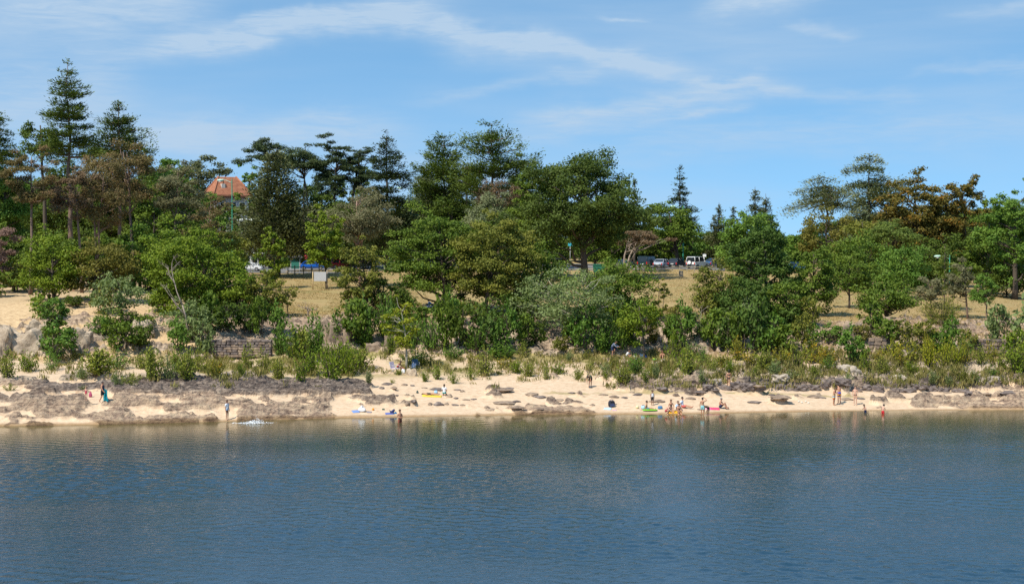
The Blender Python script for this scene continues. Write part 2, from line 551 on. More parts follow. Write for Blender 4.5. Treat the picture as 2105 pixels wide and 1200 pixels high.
weed = np.maximum(weed, band(GU, 1120, 1960, 50) * (np.exp(-((GPY - (808 + 6 * sstep(GU, 1500, 1900) * 2)) / 2.5) ** 2)) * sstep(n2, 0.44, 0.56) * 0.8)
bare = (1 - lawn) * sstep(GT, 3.9, 4.1)                         # earth of the bank
brown_soil = bare * sstep(GU, 430, 520)                         # browner soil east of the sandy cliff
wet = 1 - sstep(GT + 0.06 * (n2 - 0.5), 1.03, 1.17)
nu, nt = GX.shape
idx = np.arange(nu * nt).reshape(nu, nt)
TF = np.stack([idx[:-1, :-1], idx[1:, :-1], idx[1:, 1:], idx[:-1, 1:]], -1).reshape(-1, 4)
TV = np.stack([GX, GY, GZ], -1).reshape(-1, 3)
gme = np_mesh('ground', TV, TF)
def put(me, name, *ch):
    a = me.attributes.new(name, 'FLOAT_COLOR', 'POINT')
    arr = np.ones((nu * nt, 4), np.float32)
    for i, c in enumerate(ch):
        arr[:, i] = np.clip(c, 0, 1).ravel()
    a.data.foreach_set('color', arr.ravel())
put(gme, 'zone_a', rock, dark, pale)
put(gme, 'zone_b', lawn, weed, brown_soil)
put(gme, 'zone_c', bare, wet, band(GU, 420, 2700, 30) * sstep(GT, 7, 7.6) * 0.0 + sstep(GU, 1500, 1900))
gm = bpy.data.materials.new('ground')
gm.use_nodes = True
M = NT(gm.node_tree)
B = gm.node_tree.nodes['Principled BSDF']
def zone(n):
    a = M.n('ShaderNodeAttribute', attribute_name=n)
    s = M.n('ShaderNodeSeparateColor')
    M.l(a.outputs['Color'], s.inputs[0])
    return s.outputs
zr, zd, zp = zone('zone_a')
zl, zw, zs = zone('zone_b')
zb, zwet, zeast = zone('zone_c')
geo = M.n('ShaderNodeNewGeometry')
pos = geo.outputs['Position']
nf = M.noise(pos, 2.2, 8, 0.68)
nm = M.noise(pos, 0.45, 6, 0.6)
nlong = M.noise(M.mapping(pos, scale=(0.16, 0.9, 1.2)), 1.0, 6, 0.62)
ngr = M.noise(pos, 9.0, 4, 0.7)
sand = M.ramp(nf, [(0.28, (0.43, 0.30, 0.19)), (0.52, (0.575, 0.425, 0.285)), (0.75, (0.66, 0.515, 0.37))])
sand = M.mix(M.math('MULTIPLY', M.smooth(nlong, 0.47, 0.70), 0.55), sand, (0.52, 0.40, 0.27))
sand = M.mix(M.math('MULTIPLY', M.smooth(ngr, 0.62, 0.72), 0.35), sand, (0.30, 0.23, 0.16))
nst = M.noise(M.mapping(pos, scale=(0.40, 1.5, 4.0)), 1.0, 8, 0.68, 0.6)
nrk = M.math('ADD', M.math('MULTIPLY', nf, 0.5), M.math('MULTIPLY', nst, 0.5))
rbrown = M.ramp(nrk, [(0.36, (0.060, 0.042, 0.034)), (0.44, (0.23, 0.16, 0.115)), (0.52, (0.37, 0.27, 0.185)), (0.62, (0.52, 0.395, 0.26))])
rdark = M.ramp(nrk, [(0.38, (0.040, 0.032, 0.028)), (0.47, (0.100, 0.078, 0.066)), (0.54, (0.20, 0.158, 0.128)), (0.64, (0.42, 0.34, 0.26))])
rpale = M.ramp(nrk, [(0.36, (0.10, 0.082, 0.066)), (0.45, (0.30, 0.235, 0.17)), (0.52, (0.46, 0.365, 0.26)), (0.62, (0.60, 0.485, 0.34))])
rk = M.mix(zp, M.mix(zd, rbrown, rdark), rpale)
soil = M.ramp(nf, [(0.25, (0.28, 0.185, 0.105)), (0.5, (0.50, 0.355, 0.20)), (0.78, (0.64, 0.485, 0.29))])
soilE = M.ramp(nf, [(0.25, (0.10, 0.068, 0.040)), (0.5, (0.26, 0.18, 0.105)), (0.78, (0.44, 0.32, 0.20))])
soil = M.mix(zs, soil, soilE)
nlawn = M.noise(M.mapping(pos, scale=(0.05, 0.16, 0.1)), 1.0, 7, 0.65)
lawnc = M.ramp(M.math('ADD', M.math('MULTIPLY', nlawn, 0.7), M.math('MULTIPLY', nf, 0.3)), [(0.32, (0.225, 0.160, 0.072)), (0.48, (0.355, 0.250, 0.112)), (0.60, (0.285, 0.225, 0.090)), (0.74, (0.42, 0.305, 0.145))])
lawnc = M.mix(M.math('MULTIPLY', M.smooth(nm, 0.50, 0.68), 0.55), lawnc, (0.175, 0.165, 0.060))
weedc = M.ramp(nf, [(0.3, (0.15, 0.125, 0.035)), (0.6, (0.27, 0.23, 0.075)), (0.8, (0.38, 0.29, 0.12))])
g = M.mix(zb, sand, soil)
g = M.mix(zl, g, lawnc)
g = M.mix(M.math('MULTIPLY', zw, 0.85), g, weedc)
zrr = M.smooth(M.math('ADD', zr, M.math('MULTIPLY_ADD', nf, 0.9, -0.45)), 0.40, 0.60)
g = M.mix(zrr, g, rk)
g = M.mix(M.math('MULTIPLY', zwet, 0.85), g, M.mix(1.0, g, (0.50, 0.42, 0.30, 1), 'MULTIPLY'))
M.l(g, B.inputs['Base Color'])
B.inputs['Roughness'].default_value = 0.92
B.inputs['Specular IOR Level'].default_value = 0.15
bn = M.n('ShaderNodeBump')
bn.inputs['Distance'].default_value = 0.22
M.l(M.math('MULTIPLY_ADD', zr, 0.75, 0.15), bn.inputs['Strength'])
M.l(M.math('ADD', M.math('ADD', nf, M.math('MULTIPLY', ngr, 0.35)), M.math('MULTIPLY', nst, 0.8)), bn.inputs['Height'])
M.l(bn.outputs[0], B.inputs['Normal'])
fs = (rock[:-1, :-1] + rock[1:, 1:]).ravel() < 1.0
ground = add('ground', gme, gm)
gme.polygons.foreach_set('use_smooth', fs)
tag(ground, kind='structure')
bvh = BVHTree.FromPolygons([tuple(v) for v in TV.tolist()], TF.tolist())

CAMP = Vector((0, 0, HCAM))
def hit(px, py):
    """where the sight line of a photo pixel meets the ground"""
    d = (P(px, py, 100) - CAMP).normalized()
    r = bvh.ray_cast(CAMP, d)
    if r[0] is not None and r[0].z > -0.02:
        return r[0]
    t = -HCAM / d.z
    return CAMP + d * t
def drop(x, y):
    r = bvh.ray_cast(Vector((x, y, 200)), Vector((0, 0, -1)))
    return r[0] if r[0] is not None else Vector((x, y, 0))
def on_ground(px, d):
    """ground point below photo column px at distance d"""
    p = P(px, 560, d)
    return drop(p.x, p.y)

# ------------------------------------------------------------------ water
wm = bpy.data.materials.new('lake_water')
wm.use_nodes = True
M = NT(wm.node_tree)
B = wm.node_tree.nodes['Principled BSDF']
geo = M.n('ShaderNodeNewGeometry')
pos = geo.outputs['Position']
w1 = M.noise(M.mapping(pos, scale=(0.55, 1.5, 1), rot=(0, 0, R(8))), 1.0, 3.0, 0.55, 0.5)
w2 = M.noise(M.mapping(pos, scale=(3.4, 3.0, 1), rot=(0, 0, R(-14))), 1.0, 4.0, 0.62, 0.6)
gust = M.noise(M.mapping(pos, scale=(0.020, 0.055, 1), rot=(0, 0, R(-12))), 1.0, 3.0, 0.5)
calm = M.n('ShaderNodeMapRange')                    # the lee under the far bank is smoother
sepw = M.n('ShaderNodeSeparateXYZ')
M.l(pos, sepw.inputs[0])
M.l(sepw.outputs[1], calm.inputs[0])
calm.inputs[1].default_value = 110 * S
calm.inputs[2].default_value = 146 * S
calm.inputs[3].default_value = 1.0
calm.inputs[4].default_value = 0.30
amp = M.math('MULTIPLY', M.math('MULTIPLY_ADD', M.smooth(gust, 0.35, 0.65), 0.55, 0.6), calm.outputs[0])
h = M.math('MULTIPLY', M.math('ADD', M.math('MULTIPLY', w1, 0.0), M.math('MULTIPLY', w2, 0.034)), amp)
bn = M.n('ShaderNodeBump')
bn.inputs['Strength'].default_value = 1.0
bn.inputs['Distance'].default_value = 1.0
M.l(h, bn.inputs['Height'])
M.l(bn.outputs[0], B.inputs['Normal'])
sh = M.n('ShaderNodeAttribute', attribute_name='shallow')
M.l(M.mix(M.smooth(M.math('ADD', sh.outputs['Fac'], M.math('MULTIPLY_ADD', gust, 0.3, -0.15)), 0.0, 1.0), (0.012, 0.040, 0.066), (0.085, 0.072, 0.026)), B.inputs['Base Color'])
B.inputs['Roughness'].default_value = 0.04
B.inputs['IOR'].default_value = 1.333
B.inputs['Specular IOR Level'].default_value = 0.5
# the surface itself: wind waves as geometry, finer ripples as relief
def axis_steps(inner, outer, k):
    s = np.concatenate([inner, outer])
    return np.unique(np.round(s, 4))
wy = np.concatenate([[-300, -100, 0, 40, 60], np.arange(66, 142, 0.125), np.linspace(142, 178 * S, 60)])
wx = np.concatenate([[-500, -300, -150, -90], np.arange(-56, 56, 0.22), [90, 150, 300, 500]])
WX, WY = np.meshgrid(wx, wy, indexing='ij')
rngw = np.random.default_rng(77)
WZ = np.zeros_like(WX)
for i in range(56):
    lam = 0.55 * 2.3 ** rngw.random()
    th = R(75) + rngw.normal() * 1.2
    k = 2 * PI / lam
    WZ += lam * 0.0023 * rngw.uniform(0.5, 1.3) * np.sin(k * (math.cos(th) * WX + math.sin(th) * WY) + rngw.uniform(0, 6.28) + 1.2 * np.sin(WX * 0.11 + i) + 1.0 * np.sin(WY * 0.17 + 2 * i))
gustn = fbm(WX * 0.035 + 3, WY * 0.06, 3)
wamp = (0.30 + 1.3 * sstep(gustn, 0.36, 0.62)) * (1 - 0.86 * sstep(WY, 106 * S, 142 * S)) * sstep(WY, 60, 72) * sstep(60 - np.abs(WX), 0, 6)
WZ *= wamp
nwx, nwy = WX.shape
wi = np.arange(nwx * nwy).reshape(nwx, nwy)
WF = np.stack([wi[:-1, :-1], wi[1:, :-1], wi[1:, 1:], wi[:-1, 1:]], -1).reshape(-1, 4)
me = np_mesh('lake_water', np.stack([WX, WY, WZ], -1).reshape(-1, 3), WF)
at = me.attributes.new('shallow', 'FLOAT', 'POINT')               # water over the sandy shelf by the bank
shy = np.interp(WX, LP[:, 1, 0], LP[:, 1, 1])
at.data.foreach_set('value', np.clip(1 - (shy - WY) / 19.0, 0, 1).astype(np.float32).ravel())
tag(add('lake_water', me, wm, smooth=True), kind='structure')

# ------------------------------------------------------------------ car park road behind the lawn
am = pmat('asphalt', (0.17, 0.165, 0.16), 0.9, var=0.2, scale=0.8)
ru = np.linspace(430, 1490, 80)
V, F = [], []
for i, u in enumerate(ru):
    for j, d in enumerate((279.0, 292.0, 305.0, 318.0)):
        p = on_ground(u, d + (3 if u < 700 else 12) * min(1, max(0, (u - 500) / 400)))
        V.append((p.x, p.y, p.z + 0.06))
    if i:
        for j in range(3):
            a = (i - 1) * 4 + j
            F.append((a, a + 4, a + 5, a + 1))
tag(add('road', np_mesh('road', V, F), am), kind='structure')

# ------------------------------------------------------------------ vegetation builders
def limb(a, b, rng, sag=0.12, n=5):
    a, b = np.asarray(a, float), np.asarray(b, float)
    t = np.linspace(0, 1, n)[:, None]
    p = a * (1 - t) + b * t
    L = np.linalg.norm(b - a)
    p[1:-1] += rng.normal(size=(n - 2, 3)) * L * 0.05
    p[:, 2] += np.sin(t[:, 0] * PI) * L * sag * rng.uniform(-0.6, 1)
    return p

def broad_geo(rng, H, cb, rx, off, leaf, kind='round', n_cl=70, cover=2.9, stems=1, flat=0.7, trunk=None, aspect=0.6, limbs=22, gap=0.0, clr=0.21, rz=1.0):
    """a tree with a crown made of leaf clumps round its limbs; returns trunk mesh builder and leaves"""
    T, L = Tubes(6), Leaves()
    trunk = trunk or max(0.09, H * 0.018)
    ch = H - cb
    c0 = np.array([off, 0, cb + ch / 2])
    rx = rx * 1.12
    rad = np.array([rx, rx * 0.85, ch / 2 * 1.08])
    d = unit(rng, n_cl * 3)
    ph = rng.uniform(0, 6.28, 6)
    lob = 1 + 0.16 * np.sin(d[:, 0] * 3.1 + ph[0]) * np.sin(d[:, 2] * 3.7 + ph[1]) + 0.14 * np.sin(d[:, 0] * 6.3 + d[:, 2] * 5.1 + ph[2]) + 0.08 * rng.normal(size=len(d))
    if kind == 'umbrella':
        d[:, 2] = np.abs(d[:, 2]) * 1.0 - 0.25
    elif kind == 'cone':
        s = np.clip(1.0 - 0.78 * np.clip((d[:, 2] + 1) / 2, 0, 1) ** 1.0, 0.1, 1) * 1.25
        lob *= 1
        d = d * np.stack([s, s, np.ones_like(s)], 1)
    elif kind == 'spread':
        d[:, 2] = np.where(d[:, 2] < 0, d[:, 2] * 0.65, d[:, 2])
    q = rng.uniform(0.30, 1.0, len(d)) ** 0.55
    C = c0 + d * (lob * q)[:, None] * rad * 0.90
    if gap:
        keep = np.sin(C[:, 0] * 1.1 + ph[3]) * np.sin(C[:, 2] * 1.3 + ph[4]) > -1 + 1.2 * gap
        C = C[keep]
    C = C[:n_cl]
    cr = rx * clr * rng.uniform(0.65, 1.35, len(C))
    cr *= np.clip(1.15 - 0.35 * (C[:, 2] - cb) / max(ch, .1), 0.6, 1.2)
    # trunk(s)
    for s in range(stems):
        bo = np.array([rng.normal() * 0.25 * (stems > 1), rng.normal() * 0.2 * (stems > 1), -0.25])
        tipx = off * 0.9 + (rng.uniform(-0.5, 0.5) * rx if stems > 1 else 0)
        tp = np.array([tipx, rng.normal() * 0.2, cb + ch * 0.8])
        tq = np.linspace(0, 1, 8)[:, None]
        mid = (bo + tp) / 2 + np.array([rng.normal() * H * 0.03 - off * 0.25, rng.normal() * H * 0.02, 0])
        p = (1 - tq) ** 2 * bo + 2 * tq * (1 - tq) * mid + tq ** 2 * tp
        p[1:-1, :2] += rng.normal(size=(6, 2)) * H * 0.004
        r0 = trunk / math.sqrt(stems)
        T.tube(p, np.linspace(r0, r0 * 0.22, 8) * np.array([1.25] + [1] * 7))
        order = rng.permutation(len(C))[:max(4, limbs // stems)]
        for i in order:
            zz = max(cb * 0.75, min(C[i, 2] - 0.35 * rx, cb + ch * 0.7))
            f = np.clip((zz - p[0, 2]) / (p[-1, 2] - p[0, 2]), 0.05, 0.98)
            a = np.array([np.interp(f, np.linspace(0, 1, 8), p[:, k]) for k in range(3)])
            T.tube(limb(a, C[i], rng, 0.1), np.linspace(r0 * 0.42 * (1.1 - 0.6 * f), 0.018, 5))
    # leaves
    area = 0.5 * leaf * leaf * aspect
    tot = 1.6 * cover * PI * rx * ch / 2 / area
    w = cr ** 2
    cnt = np.maximum(6, (tot * w / w.sum())).astype(int)
    ci = np.repeat(np.arange(len(C)), cnt)
    n = len(ci)
    dd = unit(rng, n)
    rr = rng.uniform(0.15, 1.0, n) ** 0.6 * (1 + 0.22 * rng.normal(size=n))
    c = C[ci] + dd * (cr[ci] * rr)[:, None] * np.array([1.15, 1.15, flat])
    nor = dd * 0.55 + unit(rng, n) * 0.75 + np.array([0, -0.1, 0.45])
    ax = np.cross(nor, unit(rng, n))
    ctone = rng.uniform(0.1, 0.9, len(C))
    tone = np.clip(ctone[ci] * 0.5 + rng.uniform(0, 0.5, n), 0, 1)
    L.add(c, ax, nor, leaf * rng.uniform(0.7, 1.3, n), leaf * aspect * rng.uniform(0.7, 1.3, n), tone)
    return T, L

def conifer_geo(rng, H, cb, rx, off, leaf, prof='cone', tiers=16, per=7, droop=-0.15, cover=2.6, spread=0.22, thick=0.05, gapp=0.12, jit=0.25, tip=0.35, trunk=None, upturn=0.0, inner=0.30, needle=0.22):
    """a tree with a straight stem and whorls of needle-clad branches"""
    T, L = Tubes(6), Leaves()
    trunk = trunk or H * 0.013
    ch = H - cb
    top = np.array([off, 0, H])
    stem = np.linspace(0, 1, 9)[:, None] * top
    stem[0, 2] = -0.25
    stem[1:-1, :2] += rng.normal(size=(7, 2)) * H * 0.004
    T.tube(stem, np.linspace(trunk, 0.03, 9))
    br = []
    for k in range(tiers):
        f = (k + 0.35 * rng.normal()) / (tiers - 0.4)
        f = min(max(f, 0.0), 1.0)
        if prof == 'cone': ln = 1 - 0.93 * f
        elif prof == 'blunt': ln = max(0.06, (1 - f) ** 0.62)
        elif prof == 'round': ln = math.sqrt(max(0.03, 1 - (f * 1.35 - 0.35) ** 2 / 1.02)) * (1 - 0.15 * f)
        elif prof == 'column': ln = min(1.0, 0.35 + 3.0 * f) * math.sqrt(max(0.02, 1 - f ** 1.6)) 
        elif prof == 'flat': ln = (1 - 0.35 * f) if f < 0.8 else 0.55
        elif prof == 'pine': ln = (0.55 + 0.9 * f if f < 0.35 else 1.0 - 0.75 * ((f - 0.35) / 0.65) ** 1.1)
        z = cb + ch * f * 0.97
        a0 = rng.uniform(0, 6.28)
        for j in range(per):
            if rng.random() < gapp: continue
            az = a0 + j * 6.283 / per + rng.normal() * 0.25
            l = rx * ln * (1 + jit * rng.normal())
            l = max(l, rx * 0.10)
            br.append((z + rng.normal() * ch * 0.45 / tiers, az, l))
    ls = np.array([b[2] for b in br])
    area = 0.5 * leaf * leaf * needle * 1.0
    fa = {'cone': 0.55, 'blunt': 0.65, 'round': 0.8, 'column': 0.75, 'flat': 0.9, 'pine': 0.65}[prof]
    tot = 1.9 * cover * 2 * rx * ch * fa / area
    wgt = ls * (0.3 * rx + ls)
    cnt = np.maximum(8, tot * wgt / wgt.sum()).astype(int)
    for (z, az, l), n in zip(br, cnt):
        f = z / H
        ox = off * f
        dirv = np.array([math.cos(az), math.sin(az), 0])
        ts = np.linspace(0, 1, 5)
        zc = z + l * (droop * ts + (upturn - 0.0) * ts ** 2)
        pts = np.array([ox, 0, 0]) + dirv * (l * ts)[:, None]
        pts[:, 2] = zc
        T.tube(pts, np.linspace(max(0.02, trunk * 0.28 * l / rx), 0.012, 5), cap=False)
        # the needles gather in pads along and beside the branch
        npad = max(2, int(l / (0.13 * rx + 0.22)) + 1)
        pt = np.linspace(inner, 1.0, npad) + rng.normal(size=npad) * 0.05
        pl = rng.normal(size=npad) * l * spread * (0.35 + 0.9 * np.sin(np.clip(pt, 0, 1) * PI * 0.8))
        pl[-1] *= 0.3
        pr = (0.13 * l + 0.07 * rx + 0.12) * rng.uniform(0.7, 1.3, npad)
        pi_ = rng.choice(npad, n, p=pr ** 2 / (pr ** 2).sum())
        side = np.array([-dirv[1], dirv[0], 0])
        g3 = rng.normal(size=(n, 3)) * (pr[pi_] * 0.48)[:, None]
        lat = pl[pi_] + g3[:, 1]
        t = pt[pi_] + g3[:, 0] / max(l, 0.3)
        c = np.array([ox, 0, 0]) + dirv * (l * t)[:, None] + side * lat[:, None]
        c[:, 2] = z + l * (droop * t + upturn * t ** 2) + g3[:, 2] * (0.5 + thick * 1.4) + pr[pi_] * 0.15 - np.abs(lat) * 0.12 * (droop < 0)
        ax = dirv * 0.8 + side * np.sign(lat)[:, None] * 0.55 + unit(rng, n) * 0.55 + np.array([0, 0, tip])
        nor = unit(rng, n) * 0.6 + np.array([0, -0.1, 0.85])
        tone = np.clip(0.25 * rng.random() + 0.2 + rng.random(npad)[pi_] * 0.3 + rng.uniform(-0.1, 0.35, n), 0, 1)
        L.add(c, ax, nor, leaf * rng.uniform(0.7, 1.3, n), leaf * needle * 1.45 * rng.uniform(0.7, 1.3, n), tone)
    return T, L

def dead_geo(rng, H, off, r0, depth=4, spread=0.7, T=None, stems=1, base=(0, 0, -0.2)):
    T = T or Tubes(4)
    def grow(p, dirv, l, r, k):
        n = 4
        pts = [np.array(p)]
        dd = np.array(dirv)
        for i in range(n):
            dd = dd + rng.normal(size=3) * 0.16
            dd /= np.linalg.norm(dd)
            pts.append(pts[-1] + dd * l / n)
        T.tube(pts, np.linspace(r, r * 0.55, n + 1))
        if k == 0: return
        for i in range(rng.integers(2, 4)):
            j = rng.integers(2, n + 1)
            nd = dd + rng.normal(size=3) * spread
            nd[2] = abs(nd[2]) * 0.6 + 0.25
            nd /= np.linalg.norm(nd)
            grow(pts[j], nd, l * rng.uniform(0.5, 0.75), r * 0.55, k - 1)
    for s in range(stems):
        grow(base, np.array([off / H + rng.normal() * 0.25 * (stems > 1), rng.normal() * 0.1, 1.0]), H * 0.45, r0, depth)
    return T

def shrub_geo(rng, H, rx, leaf, stems=14, cover=2.2, upright=0.9, aspect=0.42, per_tuft=False):
    T, L = Tubes(4), Leaves()
    tot = int(cover * 2 * rx * H * 0.75 / (0.5 * leaf * leaf * aspect))
    for s in range(stems):
        az = rng.uniform(0, 6.28)
        q = rng.uniform(0, 1) ** 0.6
        h = H * (1 - 0.5 * q * q) * rng.uniform(0.65, 1.05)
        e = np.array([math.cos(az) * rx * q, math.sin(az) * rx * q, h])
        b = np.array([e[0] * 0.25, e[1] * 0.25, -0.1])
        m = np.array([e[0] * 0.65, e[1] * 0.65, h * 0.45])
        ts = np.linspace(0, 1, 5)[:, None]
        p = (1 - ts) ** 2 * b + 2 * ts * (1 - ts) * m + ts ** 2 * e
        T.tube(p, np.linspace(0.025, 0.008, 5), cap=False)
        n = max(6, int(tot / stems))
        t = rng.uniform(0.12, 1.03, n)[:, None]
        c = (1 - t) ** 2 * b + 2 * t * (1 - t) * m + t ** 2 * e
        c = c + rng.normal(size=(n, 3)) * rx * 0.17 * (1.15 - 0.7 * t)
        c[:, 2] = np.maximum(c[:, 2], 0.02)
        ax = (e - b) / np.linalg.norm(e - b) * upright + unit(rng, n) * 0.7
        nor = unit(rng, n) + np.array([0, -0.2, 0.5])
        L.add(c, ax, nor, leaf * rng.uniform(0.7, 1.35, n), leaf * aspect * rng.uniform(0.7, 1.3, n), np.clip(rng.uniform(0, 0.35) + rng.uniform(0, 0.65, n), 0, 1))
    return T, L

TREES = []
def tree(name, label, bx, d, top, w, leafm, geo='broad', cx=None, cb=None, bark=None, seed=None, ls=1.0, group=None, cat='tree', base_py=None, **kw):
    rng = np.random.default_rng(seed if seed is not None else int(abs(bx) * 7 + d * 3 + top))
    base = on_ground(bx, d)
    cx = bx if cx is None else cx
    tp = P(cx, top, d)
    H = tp.z - base.z
    rx = w / 2 * mpp(d)
    c = P(cx, cb, d).z - base.z if cb is not None else H * 0.25
    c = max(0.15, c)
    off = tp.x - base.x
    px = d * S / 1617.0
    leaf = 2.5 * px * ls
    root = empty(name, base)
    tag(root, label, cat, group)
    if geo == 'broad':
        T, L = broad_geo(rng, H, c, rx, off, leaf, **kw)
    elif geo == 'conifer':
        T, L = conifer_geo(rng, H, c, rx, off, leaf * 1.25, **kw)
    elif geo == 'shrub':
        T, L = shrub_geo(rng, H, rx, leaf, **kw)
    add('trunk', T.mesh('trunk'), bark or BARK, root, smooth=True)
    add('crown', L.mesh('crown'), LM[leafm], root)
    TREES.append(root)
    return root

# ------------------------------------------------------------------ the trees, back to front
PINE = dict(geo='conifer', bark=BARK_PINE)
# left skyline
tree('pine_tree', 'tallest pine on the skyline with layered boughs and straight dark stem', 148, 252, 122, 112, 'pine', cx=140, cb=318, geo='conifer', bark=BARK_PINE, prof='blunt', tiers=17, per=7, droop=0.02, upturn=0.05, gapp=0.2, cover=2.5, spread=0.24, thick=0.10, jit=0.22, trunk=0.42)
tree('pine_tree', 'second tallest pine, a dense dark cone beside the tallest pine', 246, 262, 206, 104, 'pine', cx=244, cb=322, geo='conifer', bark=BARK_PINE, prof='blunt', tiers=13, per=8, droop=0.05, upturn=0.06, gapp=0.12, cover=3.0, spread=0.26, thick=0.12, jit=0.25, trunk=0.36)
tree('pine_tree', 'dark pine cut off by the edge of the picture beside the tallest pines', -12, 240, 212, 84, 'pine', cb=330, geo='conifer', bark=BARK_PINE, prof='blunt', tiers=14, per=8, gapp=0.1, cover=3, thick=0.1, trunk=0.3)
tree('dark_tree', 'thin-leaved dark tree leaning in front of the tallest pine', 100, 258, 240, 96, 'darkoak', cx=82, cb=330, n_cl=55, gap=0.35, cover=2.0, clr=0.2)
tree('broadleaf_tree', 'dense dark green tree filling the corner under the cut-off pine', 8, 246, 300, 120, 'green', cb=520, n_cl=80, cover=3.4)
tree('broadleaf_tree', 'dark green tree standing behind the bare pine stems on the bluff', 120, 290, 325, 150, 'darkoak', cb=520, n_cl=90, cover=3.6)
tree('broadleaf_tree', 'dark leafy tree behind the forked pine on the bluff', 215, 285, 330, 150, 'darkoak', cb=525, n_cl=90, cover=3.6)
tree('broadleaf_tree', 'dark leafy tree behind the twin pine stems on the bluff', 300, 290, 345, 140, 'darkoak', cb=525, n_cl=90, cover=3.6)
tree('broadleaf_tree', 'mid green tree between the twin pine stems and the house', 350, 270, 352, 130, 'green', cb=510, n_cl=90, cover=3.4)
tree('feathery_tree', 'feathery grey-green tree on the skyline beside the tiled house', 420, 345, 318, 120, 'cypress', cx=412, cb=430, n_cl=70, gap=0.3, cover=2.4, clr=0.17)
tree('feathery_tree', 'feathery dark tree on the skyline between second tallest pine and house', 345, 335, 320, 90, 'green', cb=420, n_cl=60, gap=0.2, cover=2.6, clr=0.19)
tree('broadleaf_tree', 'fresh green tree rising beside the tiled roof', 512, 330, 334, 64, 'green', cb=470, n_cl=60, cover=3.2)
SC = dict(bark=BARK_PINE, kind='round', flat=0.6, aspect=0.32, limbs=22, clr=0.2)
tree('pine_tree', 'tall bare-stemmed pine with browning crown, nearest the edge of the bluff', 62, 206, 296, 100, 'pinebrown', cb=425, n_cl=46, cover=2.3, gap=0.25, trunk=0.23, ls=1.0, **SC)
tree('pine_tree', 'rust-brown dying pine with a bent bare stem on the bluff', 168, 210, 326, 100, 'dry', cx=146, cb=450, n_cl=36, cover=2.0, gap=0.35, trunk=0.22, **SC)
tree('pine_tree', 'forked pine with two bare pale stems below a thin browning crown', 196, 214, 330, 130, 'pinebrown', cx=205, cb=470, n_cl=50, cover=2.0, gap=0.3, stems=2, trunk=0.30, **SC)
tree('pine_tree', 'pine with twin bare stems below a broad olive crown', 274, 222, 286, 170, 'pinebrown', cx=245, cb=420, n_cl=70, cover=2.8, gap=0.15, stems=2, trunk=0.34, **SC)
tree('pine_tree', 'slim pine with grey-green crown beside the bright cliff-top oak', 362, 224, 330, 120, 'pinegrey', cx=368, cb=455, n_cl=54, cover=2.5, gap=0.2, trunk=0.2, **SC)
tree('pine_tree', 'thin browning pine beside the green lamp post', 436, 236, 396, 100, 'pinebrown', cx=430, cb=530, n_cl=48, cover=1.8, gap=0.3, trunk=0.2, **SC)
tree('pine_tree', 'dead mauve-needled pine cut off by the picture edge above the bluff', -8, 208, 438, 90, 'mauve', cb=570, n_cl=40, cover=2.3, gap=0.2, trunk=0.2, **SC)
# middle skyline
tree('cypress_tree', 'broad grey-green cypress rising to a blunt spire behind the lawn', 572, 268, 302, 158, 'cypress', cx=568, cb=512, geo='conifer', prof='blunt', tiers=24, per=10, droop=-0.12, upturn=0.1, cover=4.2, spread=0.35, thick=0.35, gapp=0.05, jit=0.18, inner=0.4, needle=0.34, trunk=0.4)
tree('pine_tree', 'black pine with flat-topped crown just behind the grey-green cypress', 556, 305, 274, 92, 'pinedark', cx=546, cb=372, n_cl=44, cover=2.8, trunk=0.34, kind='umbrella', flat=0.42, aspect=0.3, clr=0.24, limbs=24)
tree('pine_tree', 'black pine with twisted limbs and open flat crown against the sky', 640, 300, 286, 122, 'pinedark', cx=614, cb=388, n_cl=60, cover=2.5, gap=0.1, trunk=0.40, kind='umbrella', flat=0.38, aspect=0.3, clr=0.22, limbs=34, stems=2)
tree('pine_tree', 'black pine with upright stem and tufted crown beside the twisted pine', 686, 300, 278, 96, 'pinedark', cx=692, cb=410, n_cl=70, cover=2.7, gap=0.1, trunk=0.36, kind='round', flat=0.4, aspect=0.3, clr=0.2, limbs=34)
tree('pine_tree', 'black pine with a curved stem and small crown beside the dark fir', 712, 302, 284, 80, 'pinedark', cx=746, cb=395, n_cl=50, cover=2.5, gap=0.15, trunk=0.36, kind='round', flat=0.4, aspect=0.3, clr=0.24, limbs=34)
tree('broadleaf_tree', 'shadowy tree filling the gap below the twisted black pines', 640, 312, 372, 120, 'darkoak', cb=540, n_cl=80, cover=3.4)
tree('fir_tree', 'dark blue-green fir with drooping boughs, darkest cone of the park', 796, 290, 270, 128, 'pinedark', cb=500, geo='conifer', prof='blunt', tiers=16, per=9, droop=-0.22, upturn=0.12, cover=3.4, spread=0.3, thick=0.13, gapp=0.1, jit=0.2, trunk=0.42)
tree('broadleaf_tree', 'dark bushy tree under the black pines, behind the grey weeping pine', 720, 296, 400, 130, 'darkoak', cb=545, n_cl=80, cover=3.4)
tree('weeping_pine', 'grey-green weeping pine with pinkish bare limbs below', 742, 246, 388, 144, 'pinegrey', cx=732, cb=512, n_cl=80, cover=2.3, gap=0.15, bark=pmat('pink_bark', (0.30, 0.19, 0.14), 0.85, var=0.3, scale=4, bump=0.5), kind='spread', flat=0.55, aspect=0.28, limbs=50, trunk=0.28)
tree('blue_pine', 'pale blue-green conifer between the dark fir and the layered pines', 880, 318, 340, 78, 'cedar', cb=480, geo='conifer', prof='round', tiers=12, per=8, droop=0.05, cover=3.0, spread=0.3, thick=0.2, trunk=0.3)
tree('pine_tree', 'layered pine with upswept boughs beside the tallest mid-park pine', 916, 300, 284, 124, 'pine', cx=912, cb=430, geo='conifer', bark=BARK_PINE, prof='round', tiers=11, per=7, droop=0.05, upturn=0.15, gapp=0.2, cover=2.6, spread=0.25, thick=0.14, jit=0.22, trunk=0.38)
